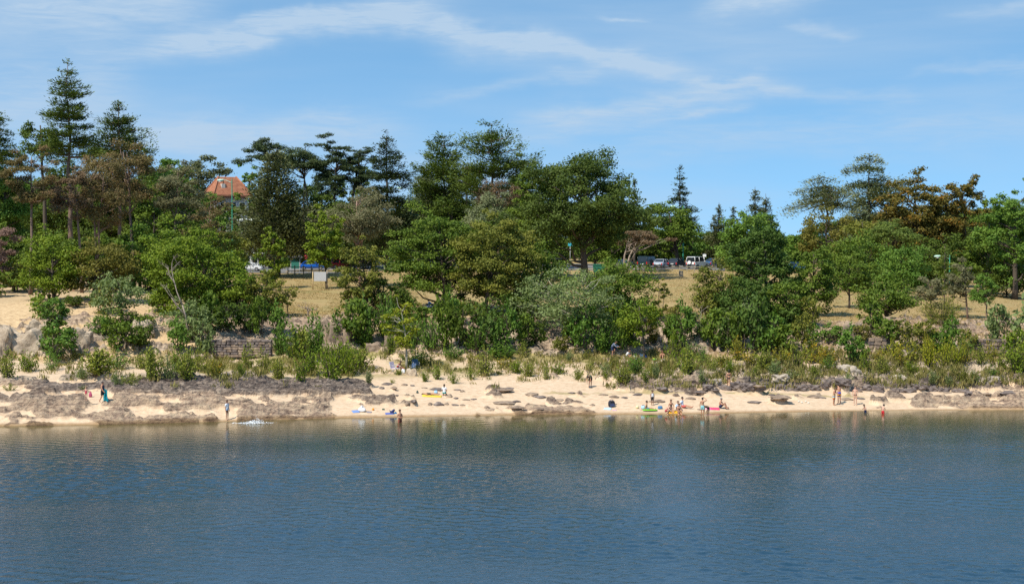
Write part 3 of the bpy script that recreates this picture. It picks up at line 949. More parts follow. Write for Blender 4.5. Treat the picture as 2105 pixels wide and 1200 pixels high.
tree('pine_tree', 'tallest mid-park pine with tufted crown and browned lower boughs', 1016, 292, 254, 136, 'pine', cx=1010, cb=400, geo='conifer', bark=BARK_PINE, prof='round', tiers=11, per=6, droop=0.05, upturn=0.15, gapp=0.22, cover=2.4, spread=0.26, thick=0.15, jit=0.25, trunk=0.42)
tree('pine_tree', 'brown-needled pine skirt below the tallest mid-park pine', 1030, 286, 372, 120, 'dry', cb=425, n_cl=34, cover=1.9, gap=0.2, trunk=0.3, **SC)
tree('pine_tree', 'small dark pine peeping over the shoulder of the great oak', 1078, 300, 314, 60, 'pine', cb=420, n_cl=36, cover=2.4, kind='round', flat=0.5, aspect=0.32, clr=0.24)
tree('spruce_tree', 'blue-green bushy conifer below the tallest mid-park pine', 1005, 276, 388, 120, 'cedar', cb=520, n_cl=70, cover=3.2, aspect=0.35, flat=0.6)
tree('broadleaf_tree', 'shadowy green tree below the layered pine', 930, 290, 400, 150, 'darkoak', cb=545, n_cl=80, cover=3.4)
tree('great_oak', 'huge dark green oak, broadest round crown in the middle of the park', 1200, 262, 302, 262, 'greatoak', cx=1192, cb=556, n_cl=190, cover=3.6, trunk=0.62, clr=0.135, limbs=44, kind='spread')
tree('oak_tree', 'narrower oak merging with the flank of the great oak', 1110, 268, 326, 110, 'oak', cb=545, n_cl=90, cover=3.4, bark=BARK_PALE, trunk=0.3)
tree('fir_tree', 'dark conifer whose tip shows behind the flank of the great oak', 1304, 305, 366, 40, 'pinedark', cb=500, geo='conifer', prof='cone', tiers=14, per=7, droop=-0.1, cover=3, trunk=0.25)
tree('pine_tree', 'stunted pine with grey forked limbs and brown needle plates by the car park', 1284, 284, 462, 110, 'dry', cx=1326, cb=528, n_cl=26, cover=1.9, gap=0.2, bark=BARK_DEAD, kind='umbrella', flat=0.35, aspect=0.32, limbs=26, stems=3, trunk=0.40)
tree('oak_tree', 'dark oak with a strongly leaning black trunk beside the white off-roader', 1392, 308, 412, 132, 'oak', cx=1372, cb=528, n_cl=100, cover=3.3, trunk=0.40, clr=0.17, kind='spread')
tree('spruce_tree', 'lone spruce spire on the open skyline beside the leaning oak', 1398, 335, 342, 78, 'pinedark', cb=500, geo='conifer', prof='cone', tiers=15, per=7, droop=-0.2, upturn=0.16, gapp=0.2, cover=2.5, spread=0.22, thick=0.08, jit=0.2, trunk=0.3)
tree('broadleaf_tree', 'rounded green tree behind the white off-roader', 1425, 318, 468, 70, 'green', cb=540, n_cl=50, cover=3)
tree('fir_tree', 'soft green fir at the back of the car park behind the strolling man', 1478, 322, 416, 74, 'cypress', cb=545, geo='conifer', prof='cone', tiers=14, per=9, cover=3.6, thick=0.3, spread=0.32, gapp=0.1, trunk=0.28)
tree('larch_tree', 'pale green larch with thin leading spires, tallest of its clump', 1552, 300, 384, 100, 'cypress', cb=560, geo='conifer', prof='cone', tiers=20, per=8, cover=3.0, thick=0.12, spread=0.26, gapp=0.12, trunk=0.3)
tree('larch_tree', 'larch with thin spire just beside the tallest larch', 1574, 304, 398, 80, 'cypress', cb=560, geo='conifer', prof='cone', tiers=18, per=8, cover=3.0, thick=0.12, spread=0.26, gapp=0.12, trunk=0.3)
tree('larch_tree', 'short larch at the car park side of the tallest larch', 1508, 306, 426, 70, 'cypress', cb=560, geo='conifer', prof='cone', tiers=16, per=8, cover=3.2, thick=0.15, spread=0.28, gapp=0.1, trunk=0.28)
tree('broadleaf_tree', 'soft green tree spreading below the larch spires', 1545, 290, 432, 140, 'green', cb=565, n_cl=90, cover=3.4, clr=0.18)
# darker trees that close the skyline behind the conifers
for (bx, d, top, w, lm, cb, lab) in [
    (660, 322, 352, 110, 'pinedark', 520, 'dark conifer mass behind the twisted black pine'),
    (742, 326, 360, 100, 'darkoak', 520, 'dark tree closing the gap behind the curved black pine'),
    (870, 330, 372, 110, 'pine', 520, 'dark tree in the gap between dark fir and layered pine'),
    (962, 322, 318, 100, 'pine', 500, 'dark pine crown between layered pine and tallest mid-park pine'),
    (1070, 318, 352, 110, 'pine', 520, 'dark pine crown behind the near flank of the great oak'),
    (482, 298, 408, 84, 'oak', 545, 'leafy tree in front of the lower walls of the tiled house'),
    (372, 322, 334, 110, 'green', 500, 'green tree behind the slim grey-green pine'),
    (300, 312, 318, 110, 'oak', 500, 'green tree on the skyline below the second tallest pine'),
    (1345, 326, 436, 90, 'oak', 540, 'round tree behind the leaning oak'),
    (1262, 316, 372, 100, 'oak', 540, 'dark tree behind the far flank of the great oak'),
    (1650, 300, 470, 90, 'green', 560, 'low green tree in the skyline dip beside the flat-topped cedar'),
    (2035, 300, 402, 100, 'oak', 560, 'dark tree between the autumn trees and the border oak')]:
    tree('broadleaf_tree' if lm not in ('pine', 'pinedark') else 'pine_tree', lab, bx, d, top, w, lm, cb=cb, n_cl=70, cover=3.2, clr=0.19, aspect=0.3 if lm in ('pine', 'pinedark') else 0.6)
# right skyline
tree('cedar_tree', 'flat-topped cedar with a leaning stem and plate-like boughs', 1722, 292, 370, 124, 'cedar', cx=1690, cb=420, geo='conifer', prof='flat', tiers=6, per=7, droop=-0.12, upturn=-0.1, gapp=0.1, cover=2.6, spread=0.3, thick=0.06, jit=0.2, trunk=0.4, inner=0.2)
tree('cedar_tree', 'tall blue-green cedar, highest crown on the open side of the park', 1790, 308, 318, 124, 'cedar', cx=1786, cb=480, geo='conifer', prof='round', tiers=9, per=10, droop=-0.06, upturn=-0.10, gapp=0.15, cover=3.0, spread=0.34, thick=0.08, jit=0.30, trunk=0.45, inner=0.2)
tree('autumn_tree', 'large tree turning orange-brown beside the tall cedar', 1895, 280, 360, 158, 'autumn', cx=1880, cb=575, n_cl=170, cover=3.9, clr=0.15, trunk=0.42)
tree('autumn_tree', 'narrower orange-tinged tree between the large autumn tree and the border oak', 1978, 284, 370, 100, 'autumn', cb=570, n_cl=100, cover=3.4, clr=0.18, trunk=0.34)
tree('autumn_tree', 'rusty green tree filling between the two autumn trees', 1932, 282, 384, 110, 'autumn', cb=575, n_cl=110, cover=3.6, clr=0.19, trunk=0.34)
tree('pine_tree', 'fresh bright green pine in front of the large autumn tree', 1836, 256, 442, 104, 'pinelight', cx=1830, cb=530, n_cl=50, cover=2.6, kind='umbrella', flat=0.45, aspect=0.35)
tree('thin_tree', 'thin-leaved tree with sky showing through below the flat-topped cedar', 1700, 270, 415, 120, 'browngreen', cb=545, n_cl=70, gap=0.35, cover=1.7, clr=0.17, limbs=40, trunk=0.25)
tree('thin_tree', 'sparse olive tree below the tall cedar', 1772, 262, 430, 110, 'olive', cb=560, n_cl=60, gap=0.25, cover=2.0, clr=0.18, limbs=40)
tree('oak_tree', 'dark oak at the picture border, highest crown there', 2086, 250, 374, 130, 'green', cx=2084, cb=580, n_cl=110, cover=3.2, clr=0.16, trunk=0.42)
tree('broadleaf_tree', 'grey-green tree behind the lawn pines, beneath the border oak', 2030, 262, 470, 110, 'oak', cb=600, n_cl=70, cover=3.2)
tree('broadleaf_tree', 'shadowy tree behind the lawn pines, beneath the large autumn tree', 1920, 268, 480, 130, 'darkoak', cb=600, n_cl=80, cover=3.3)
tree('broadleaf_tree', 'broad green tree filling the dip between the thin tree and lawn pines', 1765, 248, 480, 150, 'oak', cb=600, n_cl=90, cover=3.2)
tree('broadleaf_tree', 'soft green tree beside the bright green pine', 1850, 236, 500, 130, 'green', cb=610, n_cl=80, cover=3.0)
tree('oak_tree', 'dusky oak at the far edge of the lawn behind the lone small pine', 2070, 255, 520, 120, 'darkoak', cb=605, n_cl=70, cover=3.4)
# shady growth under the pines on the bluff
for k, (bx, d, top, w, lm, lab) in enumerate([
    (-20, 226, 470, 110, 'oak', 'shady thicket at the picture border below the dead mauve pine'),
    (50, 228, 478, 110, 'darkoak', 'dark thicket behind the tall bare-stemmed pine'),
    (105, 224, 470, 90, 'oak', 'dark thicket behind the bright oak above the picnic table'),
    (165, 230, 482, 100, 'darkoak', 'dark thicket behind the bent stem of the rust-brown pine'),
    (225, 224, 470, 100, 'oak', 'leafy thicket behind the forked pine stems'),
    (285, 222, 462, 100, 'green', 'leafy thicket at the foot of the twin pine stems'),
    (335, 220, 470, 100, 'oak', 'leafy thicket beside the blue shirt in the shade'),
    (395, 224, 455, 100, 'darkoak', 'dark thicket behind the slim grey-green pine'),
    (455, 230, 470, 90, 'olive', 'olive thicket at the foot of the tall green street lamp'),
    (474, 262, 490, 50, 'green', 'green thicket between the street lamp and white hatchback')]):
    tree('thicket', lab, bx, d, top, w * 1.15, lm, cb=600 if bx < 440 else 575, n_cl=70, cover=3.4, stems=2, trunk=0.2, cat='bush')
for k, (bx, d, top, w, lm, lab) in enumerate([
    (560, 316, 495, 80, 'green', 'clipped bright hedge behind the wooden fence'),
    (600, 318, 488, 70, 'bright', 'sunlit green hedge right behind the notice board'),
    (660, 322, 492, 90, 'darkoak', 'dark hedge behind the bright blue car'),
    (740, 322, 490, 90, 'darkoak', 'dark hedge behind the black car'),
    (820, 322, 488, 90, 'oak', 'dark hedge behind the silver van'),
    (900, 324, 486, 90, 'darkoak', 'dark hedge behind the white van'),
    (980, 322, 488, 90, 'oak', 'dark hedge behind the grey car'),
    (1060, 322, 486, 90, 'darkoak', 'dark hedge between the kiosk and the dark blue car'),
    (1140, 320, 488, 90, 'darkoak', 'dark hedge behind the kiosk'),
    (1220, 322, 490, 90, 'oak', 'dark hedge behind the recycling bins'),
    (1300, 324, 492, 80, 'darkoak', 'dark hedge behind the black people carrier'),
    (1365, 326, 500, 70, 'oak', 'hedge behind the silver-blue car')]):
    tree('hedge', lab, bx, d, top, w * 1.1, lm, cb=556, n_cl=50, cover=3.2, stems=3, trunk=0.2, cat='hedge')
# small trees on the lawn
tree('young_tree', 'young round-crowned tree with dark trunk on the lawn near the sandy scarp', 1746, 212, 512, 92, 'oak', cb=606, n_cl=60, cover=2.9, trunk=0.14)
tree('young_pine', 'young pine on the lawn with grey stem, third from the border', 1914, 204, 560, 66, 'pinegrey', cx=1908, cb=628, n_cl=40, cover=2.3, bark=BARK_PINE, aspect=0.35, flat=0.6, trunk=0.11)
tree('young_pine', 'taller young pine on the lawn beside the lone small pine', 1990, 205, 524, 64, 'pinegrey', cx=1978, cb=618, n_cl=44, cover=2.1, bark=BARK_PINE, aspect=0.35, flat=0.6, trunk=0.13)
tree('young_pine', 'lone small round pine on the open lawn with its shadow at its foot', 2029, 203, 556, 56, 'green', cx=2025, cb=628, n_cl=44, cover=2.9, bark=BARK_PINE, aspect=0.35, flat=0.7, trunk=0.11)
tree('young_pine', 'loose young pine with visible stem, behind the two lawn pines', 1942, 216, 506, 66, 'pinelight', cb=600, geo='conifer', prof='cone', tiers=10, per=5, droop=0.1, cover=1.8, gapp=0.25, spread=0.25, thick=0.15, bark=BARK_PINE, trunk=0.12)
tree('young_tree', 'bright young tree standing on the lawn in front of the white sign', 672, 236, 412, 84, 'bright', cx=664, cb=560, n_cl=90, cover=2.9, clr=0.17, trunk=0.17)
tree('young_tree', 'bright yellow-green young tree on the lawn below the grey-green cypress', 566, 238, 456, 58, 'bright', cx=560, cb=590, n_cl=60, cover=2.3, trunk=0.13)
# cliff-top and bank trees
tree('oak_tree', 'bright oak above the sandy path, in front of the picnic table', 112, 196, 476, 136, 'bright', cx=110, cb=608, n_cl=100, cover=3.2, trunk=0.26, kind='round', flat=0.6)
tree('oak_tree', 'brownish-green flat-crowned oak beside the picnic table', 190, 197, 484, 154, 'browngreen', cx=208, cb=600, n_cl=90, cover=3.0, trunk=0.22, kind='round', flat=0.5)
tree('sapling', 'pale green slender sapling clump on the sandy slope', 250, 183, 560, 104, 'pale', cx=240, cb=640, n_cl=60, cover=2.0, stems=3, trunk=0.2, bark=BARK, gap=0.15)
tree('shrubby_tree', 'dark bushy base of growth halfway down the sandy slope', 262, 182, 640, 110, 'oak', cb=722, n_cl=50, cover=2.8, trunk=0.15)
tree('oak_tree', 'big bright yellow-green oak leaning over the cliff, widest on this side', 432, 191, 458, 236, 'bright', cx=404, cb=672, n_cl=170, cover=3.2, trunk=0.36, clr=0.15, kind='round', flat=0.55)
tree('oak_tree', 'darker oak tucked between the big bright oak and the lawn', 488, 194, 560, 110, 'oak', cx=478, cb=680, n_cl=80, cover=3.1, trunk=0.25)
tree('oak_tree', 'shaded oak above the stone retaining wall', 548, 190, 556, 90, 'olive', cb=690, n_cl=70, cover=2.7, trunk=0.18)
tree('shrubby_tree', 'pale green bushy tree around the foot of the bare snag', 395, 181, 610, 100, 'pale', cb=726, n_cl=60, cover=2.3, trunk=0.15, stems=2)
tree('oak_tree', 'olive oak at the cliff edge in front of the lawn fence', 752, 193, 500, 110, 'olive', cx=742, cb=636, n_cl=90, cover=2.9, trunk=0.24, clr=0.18)
tree('oak_tree', 'dark-limbed cliff-top oak with wide tiers above the blue sunbather', 916, 203, 420, 226, 'oak', cx=902, cb=625, n_cl=170, cover=3.5, trunk=0.34, clr=0.15, limbs=40, flat=0.5)
tree('oak_tree', 'cliff-top oak with slender dark trunk beside the dark-limbed oak', 996, 197, 426, 190, 'olive', cx=1022, cb=655, n_cl=150, cover=3.3, trunk=0.27, clr=0.16, flat=0.55)
tree('oak_tree', 'green cliff-top oak rising before the kiosk', 1085, 203, 505, 160, 'oak', cb=655, n_cl=100, cover=3.0, trunk=0.2)
tree('oak_tree', 'low dark oak bush at the cliff edge below the olive oak', 780, 194, 570, 110, 'darkoak', cx=792, cb=668, n_cl=60, cover=3.0, trunk=0.18)
tree('willow_tree', 'pale-stemmed willow with airy grey-green crown above the picnic rug', 1204, 183, 546, 160, 'pale', cx=1196, cb=680, n_cl=110, cover=1.4, trunk=0.17, bark=BARK_PALE, clr=0.16, limbs=44, gap=0.15)
tree('willow_tree', 'leaning pale-stemmed willow over the sandy gully', 1172, 189, 552, 140, 'pale', cx=1122, cb=668, n_cl=90, cover=1.6, trunk=0.15, bark=BARK_PALE, limbs=34, gap=0.1)
tree('oak_tree', 'mid green oak behind the pale-stemmed willow, hiding the lawn', 1275, 193, 532, 150, 'oak', cb=700, n_cl=100, cover=3.0, trunk=0.2)
tree('young_tree', 'lime-green young tree above the white towels and mats', 1325, 181, 612, 84, 'bright', cx=1312, cb=700, n_cl=56, cover=2.2, trunk=0.13)
tree('sapling', 'thin half-bare sapling at the edge of the open lawn', 1362, 193, 562, 34, 'olive', cb=650, n_cl=26, cover=1.4, trunk=0.08, stems=2, gap=0.2)
tree('oak_tree', 'olive-green oak between the open lawn and the ivy-clad tree', 1492, 191, 540, 110, 'olive', cx=1480, cb=680, n_cl=90, cover=3.0, trunk=0.25)
tree('ivy_clad_tree', 'tall ivy-clad dark tree at the cliff edge, highest there', 1572, 194, 440, 130, 'ivy', cx=1568, cb=700, n_cl=160, cover=3.6, trunk=0.32, clr=0.17, kind='round')
tree('oak_tree', 'dark oak filling the near side of the ivy-clad tree down to the bank', 1536, 188, 566, 110, 'ivy', cb=705, n_cl=90, cover=3.4, trunk=0.2)
tree('oak_tree', 'leafy oak bush on the far side of the ivy-clad tree', 1618, 190, 572, 110, 'oak', cb=705, n_cl=90, cover=3.3, trunk=0.2)
tree('broadleaf_tree', 'mid green tree hiding the walls of the tiled house', 440, 292, 396, 92, 'green', cb=540, n_cl=80, cover=3.4)
tree('broadleaf_tree', 'dusky green tree close beside the slim grey-green pine', 318, 250, 372, 110, 'oak', cb=560, n_cl=80, cover=3.4)
tree('oak_tree', 'bushy dark oak beside the ivy-clad tree on the lawn edge', 1672, 199, 494, 104, 'oak', cb=640, n_cl=90, cover=3.1, trunk=0.24)
tree('shrubby_tree', 'feathery blue-green cedar sapling at the foot of the ivy-clad tree', 1535, 186, 620, 90, 'cedar', cb=715, n_cl=50, cover=2.6, aspect=0.35)
tree('oak_tree', 'low spreading dark oak above the sandy scarp', 1822, 196, 572, 126, 'oak', cx=1820, cb=684, n_cl=90, cover=3.2, trunk=0.22, kind='spread')
tree('tamarisk_tree', 'wispy olive tamarisk in front of the lawn pines', 1936, 190, 604, 96, 'olive', cb=705, geo='shrub', stems=34, cover=1.7, upright=1.2, aspect=0.25)
tree('young_tree', 'lime-yellow sapling with pale trunk over the folding chairs', 834, 172, 614, 70, 'lime', cx=822, cb=708, n_cl=40, cover=1.9, trunk=0.13, bark=BARK_PALE, clr=0.2, gap=0.1)
tree('sapling', 'dark little tree with rounded top in front of the great sandy bluff', 122, 178, 612, 72, 'green', cx=108, cb=655, n_cl=30, cover=2.3, trunk=0.1)
tree('sapling', 'little crooked sapling on the lawn edge below the bright young trees', 592, 192, 586, 44, 'olive', cx=590, cb=628, n_cl=24, cover=1.7, trunk=0.07)

# trees and trees only glimpsed behind the park: one broad crown, copied
proto = tree('background_tree', 'dark tree glimpsed behind the car park, one of many there', 60, 372, 380, 150, 'darkoak', cb=540, n_cl=90, cover=3.6, seed=4, group='trees glimpsed behind the park', ls=1.1)
rngb = np.random.default_rng(12)
row, far_list = [], []
for k, bx in enumerate(range(-130, 2260, 42)):
    d = 352 + 34 * (k % 2) + rngb.uniform(-6, 6)
    cap = np.interp(bx, [-130, 300, 340, 480, 540, 860, 1060, 1260, 1330, 1440, 1640, 1700, 1800, 2260], [360, 370, 385, 395, 420, 420, 400, 410, 455, 478, 472, 450, 430, 420])
    row.append((bx, d, max(0.3, (P(bx, cap + rngb.uniform(-6, 14), d).z - on_ground(bx, d).z) / 15.6)))
for k, (bx, d, sc) in enumerate(row):
    c = proto if k == 5 else copy_tree(proto)
    c.location = on_ground(bx, d)
    c.rotation_euler = (0, 0, rngb.uniform(0, 6.28))
    q = max(sc, 0.55) * rngb.uniform(0.9, 1.25)
    c.scale = (q, q, sc)
    far_list.append((c, row[k][0], 'distant dark tree'))

# bare trees
def bare(name, label, bx, d, top, lean, r0, depth, stems=1, spread=0.7, seed=1):
    base = on_ground(bx, d)
    H = P(bx, top, d).z - base.z
    T = dead_geo(np.random.default_rng(seed), H, lean, r0, depth, spread, stems=stems)
    tag(add(name, T.mesh(name), BARK_DEAD, None, base, smooth=True), label, 'tree')
bare('dead_tree', 'bare grey snag standing in front of the big bright oak', 388, 180, 505, -0.3, 0.13, 4, 1, 0.5, 3)
bare('dead_tree', 'gnarled leafless little tree at the lawn edge above the stone wall', 632, 191, 596, 0.5, 0.09, 4, 2, 0.9, 7)
bare('dead_tree', 'spindly leafless sapling in front of the olive-green oak', 1440, 184, 606, -0.2, 0.06, 4, 2, 0.6, 5)
bare('dead_tree', 'thin pale dead stem beside the gold-flecked bush', 1868, 187, 620, 0.2, 0.06, 3, 1, 0.5, 9)

# ------------------------------------------------------------------ shrubs
ORD = ['first', 'second', 'third', 'fourth', 'fifth', 'sixth', 'seventh', 'eighth', 'ninth', 'tenth', 'eleventh', 'twelfth', 'thirteenth', 'fourteenth', 'fifteenth', 'sixteenth', 'seventeenth', 'eighteenth']
MARKS = [(-60, 'the sandy bluff'), (211, 'the turquoise towel'), (467, 'the girl in white'), (575, 'the wall end'), (743, 'the white bag'), (830, 'the pale folding chair'),
         (890, 'the lying sunbather'), (1020, 'the dark-limbed oak'), (1213, 'the bending man'), (1254, 'the black backpack'), (1332, 'the green board'), (1445, 'the blue trunks'), (1498, 'the black bikini'),
         (1600, 'the ivy-clad tree'), (1720, 'the striped skirt'), (1758, 'the blue bikini'), (1816, 'the red trunks'), (1936, 'the tamarisk'), (2030, 'the lone pine'), (2200, 'the border oak')]
SKYMARKS = [(-200, 'the cut-off pine'), (140, 'the tallest pine'), (470, 'the tiled house'), (570, 'the grey-green cypress'), (795, 'the dark fir'), (1015, 'the tallest mid-park pine'), (1195, 'the great oak'), (1393, 'the lone spruce'), (1552, 'the tallest larch'), (1785, 'the tall cedar'), (1885, 'the large autumn tree'), (2086, 'the border oak'), (2400, 'the picture border')]
def name_in_order(items, group, MARKS=None):
    """items: (root, photo column, description); a label that says where each stands between two landmarks"""
    MARKS = MARKS or globals()['MARKS']
    seen = {}
    for root, px, desc in sorted(items, key=lambda t: t[1]):
        k = max(i for i, m in enumerate(MARKS) if m[0] <= max(px, MARKS[0][0]))
        k = min(k, len(MARKS) - 2)
        n = seen.get((desc, k), 0)
        seen[(desc, k)] = n + 1
        tag(root, f"{desc}, {ORD[min(n, 17)]} from {MARKS[k][1]} toward {MARKS[k + 1][1]}", None, group)

PROTO = {}
def plant(kind, leafm, px, py, hpx, wpx, name='bush', cat='bush', var=0, drop_d=None):
    """a shrub standing where photo pixel (px, py) meets the ground, hpx rows high and wpx columns wide"""
    loc = hit(px, py) if drop_d is None else on_ground(px, drop_d)
    d = loc.y / S
    H, rx = hpx * mpp(d), wpx / 2 * mpp(d)
    key = (kind, leafm, var)
    if key not in PROTO:
        rng = np.random.default_rng(abs(hash(kind)) % 1 + len(PROTO) * 31 + var)
        root = empty(name, loc)
        if kind == 'willow':
            T, L = shrub_geo(rng, 2.4, 1.15, 0.25, stems=(30, 18, 12)[var], cover=(2.2, 1.35, 0.95)[var], upright=(1.0, 0.6, 1.4)[var], aspect=(0.36, 0.42, 0.28)[var])
            ref = (2.4, 1.15)
        elif kind == 'spire':
            T, L = shrub_geo(rng, 4.2, 0.9, 0.27, stems=26, cover=3.0, upright=1.3, aspect=0.42)
            ref = (4.2, 0.9)
        else:
            T, L = broad_geo(rng, 2.6, 0.1, 1.35, 0.1, 0.28, n_cl=34, cover=2.4, stems=3, trunk=0.09, limbs=16, clr=0.27, flat=0.8, aspect=0.55)
            ref = (2.6, 1.5)
        add('stem', T.mesh('stem'), BARK, root, smooth=True)
        add('foliage', L.mesh('foliage'), LM[leafm], root)
        PROTO[key] = (root, ref)
    else:
        src, ref = PROTO[key]
        root = copy_tree(src)
        root.location = loc
    ref = PROTO[key][1]
    root['category'] = cat
    rr = np.random.default_rng(int(px * 3 + py))
    root.rotation_euler = (0, 0, rr.uniform(0, 6.28))
    root.scale = (rx / ref[1], rx / ref[1], H / ref[0])
    return root

rs = np.random.default_rng(2024)
dark_list, wil_list = [], []
CN = {'oak': 'dark green', 'ivy': 'blackish green', 'green': 'mid green', 'olive': 'olive', 'willow': 'fresh green', 'bright': 'bright green', 'lime': 'lime green', 'goldspot': 'gold-flecked', 'yellow': 'yellow', 'pale': 'pale green', 'browngreen': 'brownish green', 'darkoak': 'shadowy green'}
def dark_bush(px, py, h, w, col, var=0):
    q = np.random.default_rng(int(px * 13 + py))
    px, h, w = px + q.uniform(-8, 8), h * q.uniform(0.7, 1.4), w * q.uniform(0.85, 1.35)
    kind = 'bushy'
    if 680 < px < 1440 and int(py + px * 0.7) % 3 == 0:
        kind, col = ('spire', 'green') if int(px) % 2 else ('willow', 'bright' if int(py) % 2 else 'green')
    r = plant(kind, col, px, py, h, w, 'bank_bush', 'bush', var)
    dark_list.append((r, px, f"{'tall' if h > 62 else 'low'} {CN[col]} bush"))
def willow(px, py, h, w, col, kind='willow', var=0):
    q = np.random.default_rng(int(px * 11 + py * 7))
    px, py, h, w = px + q.uniform(-9, 9), py + q.uniform(-6, 4), h * q.uniform(0.7, 1.3), w * q.uniform(0.85, 1.5)
    r = plant(kind, col, px, py, h, w, 'willow_bush', 'bush', var)
    wil_list.append((r, px, f"{'tall' if h > 52 else 'small' if h < 30 else 'knee-high' if h < 38 else 'waist-high'} {CN[col]} {'spiry bush' if kind == 'spire' else 'willow bush'}"))

# thick growth on the bank between the beach and the lawn
for (px, py, h, w, col) in [
    (20, 600, 46, 90, 'olive'), (60, 596, 40, 70, 'darkoak'), (-20, 610, 60, 80, 'oak'),
    (118, 742, 84, 72, 'green'), (100, 655, 42, 62, 'bright'), (112, 700, 44, 66, 'oak'), (205, 645, 46, 56, 'olive'), (150, 630, 34, 50, 'darkoak'),
    (262, 724, 66, 84, 'oak'), (215, 690, 44, 58, 'green'), (292, 714, 50, 56, 'darkoak'), (330, 640, 60, 70, 'oak'), (340, 590, 70, 80, 'green'), (300, 600, 60, 70, 'oak'),
    (372, 724, 80, 62, 'green'), (415, 726, 70, 60, 'pale'), (438, 690, 80, 60, 'oak'), (470, 682, 86, 62, 'darkoak'), (505, 684, 84, 60, 'ivy'), (540, 690, 78, 52, 'oak'), (570, 690, 60, 44, 'green'),
    (690, 700, 60, 50, 'green'), (724, 706, 82, 58, 'oak'), (752, 712, 92, 62, 'green'), (788, 690, 74, 60, 'darkoak'), (812, 705, 70, 56, 'oak'), (850, 716, 84, 58, 'green'), (880, 716, 96, 62, 'ivy'), (915, 718, 92, 66, 'oak'),
    (948, 716, 84, 62, 'darkoak'), (980, 716, 90, 62, 'oak'), (1012, 718, 84, 60, 'ivy'), (1046, 716, 90, 60, 'green'), (1078, 716, 84, 58, 'oak'), (1104, 712, 70, 44, 'darkoak'),
    (870, 670, 56, 60, 'oak'), (930, 664, 50, 60, 'green'), (990, 668, 54, 64, 'oak'), (1050, 672, 58, 60, 'darkoak'), (1095, 672, 56, 50, 'oak'), (830, 650, 50, 60, 'olive'),
    (1036, 736, 44, 56, 'bright'), (1175, 706, 74, 46, 'oak'), (1158, 724, 40, 36, 'olive'), (1204, 716, 78, 56, 'green'), (1236, 722, 84, 56, 'oak'), (1262, 716, 86, 50, 'green'), (1290, 708, 74, 50, 'olive'), (1345, 706, 66, 44, 'browngreen'), (1372, 712, 78, 50, 'oak'), (1402, 716, 80, 52, 'green'),
    (1225, 676, 60, 60, 'bright'), (1275, 664, 60, 60, 'oak'), (1330, 664, 50, 50, 'bright'), (1385, 668, 40, 40, 'browngreen'), (1430, 700, 70, 50, 'pale'),
    (1462, 716, 84, 58, 'oak'), (1492, 722, 80, 56, 'ivy'), (1524, 722, 90, 60, 'oak'), (1556, 724, 94, 60, 'ivy'), (1588, 722, 90, 60, 'green'), (1620, 720, 84, 58, 'oak'), (1648, 716, 80, 54, 'olive'), (1676, 716, 74, 48, 'green'), (1700, 704, 50, 50, 'green'),
    (1500, 676, 66, 60, 'browngreen'), (1470, 668, 60, 50, 'olive'), (1560, 676, 70, 64, 'oak'), (1620, 672, 64, 60, 'ivy'), (1664, 676, 60, 50, 'olive'),
    (1772, 708, 46, 44, 'browngreen'), (1800, 690, 58, 50, 'oak'), (1826, 700, 62, 56, 'oak'), (1852, 712, 60, 46, 'olive'), (1895, 712, 70, 52, 'olive'), (1925, 722, 60, 56, 'green'), (1960, 722, 58, 56, 'green'), (1992, 724, 56, 50, 'olive'),
    (2070, 720, 76, 80, 'pale'), (1290, 676, 34, 44, 'yellow'), (2098, 742, 96, 70, 'bright'), (2118, 722, 110, 90, 'pale'), (1748, 742, 62, 60, 'green'),
]:
    dark_bush(px, py, h, w, col, int(px) % 2)

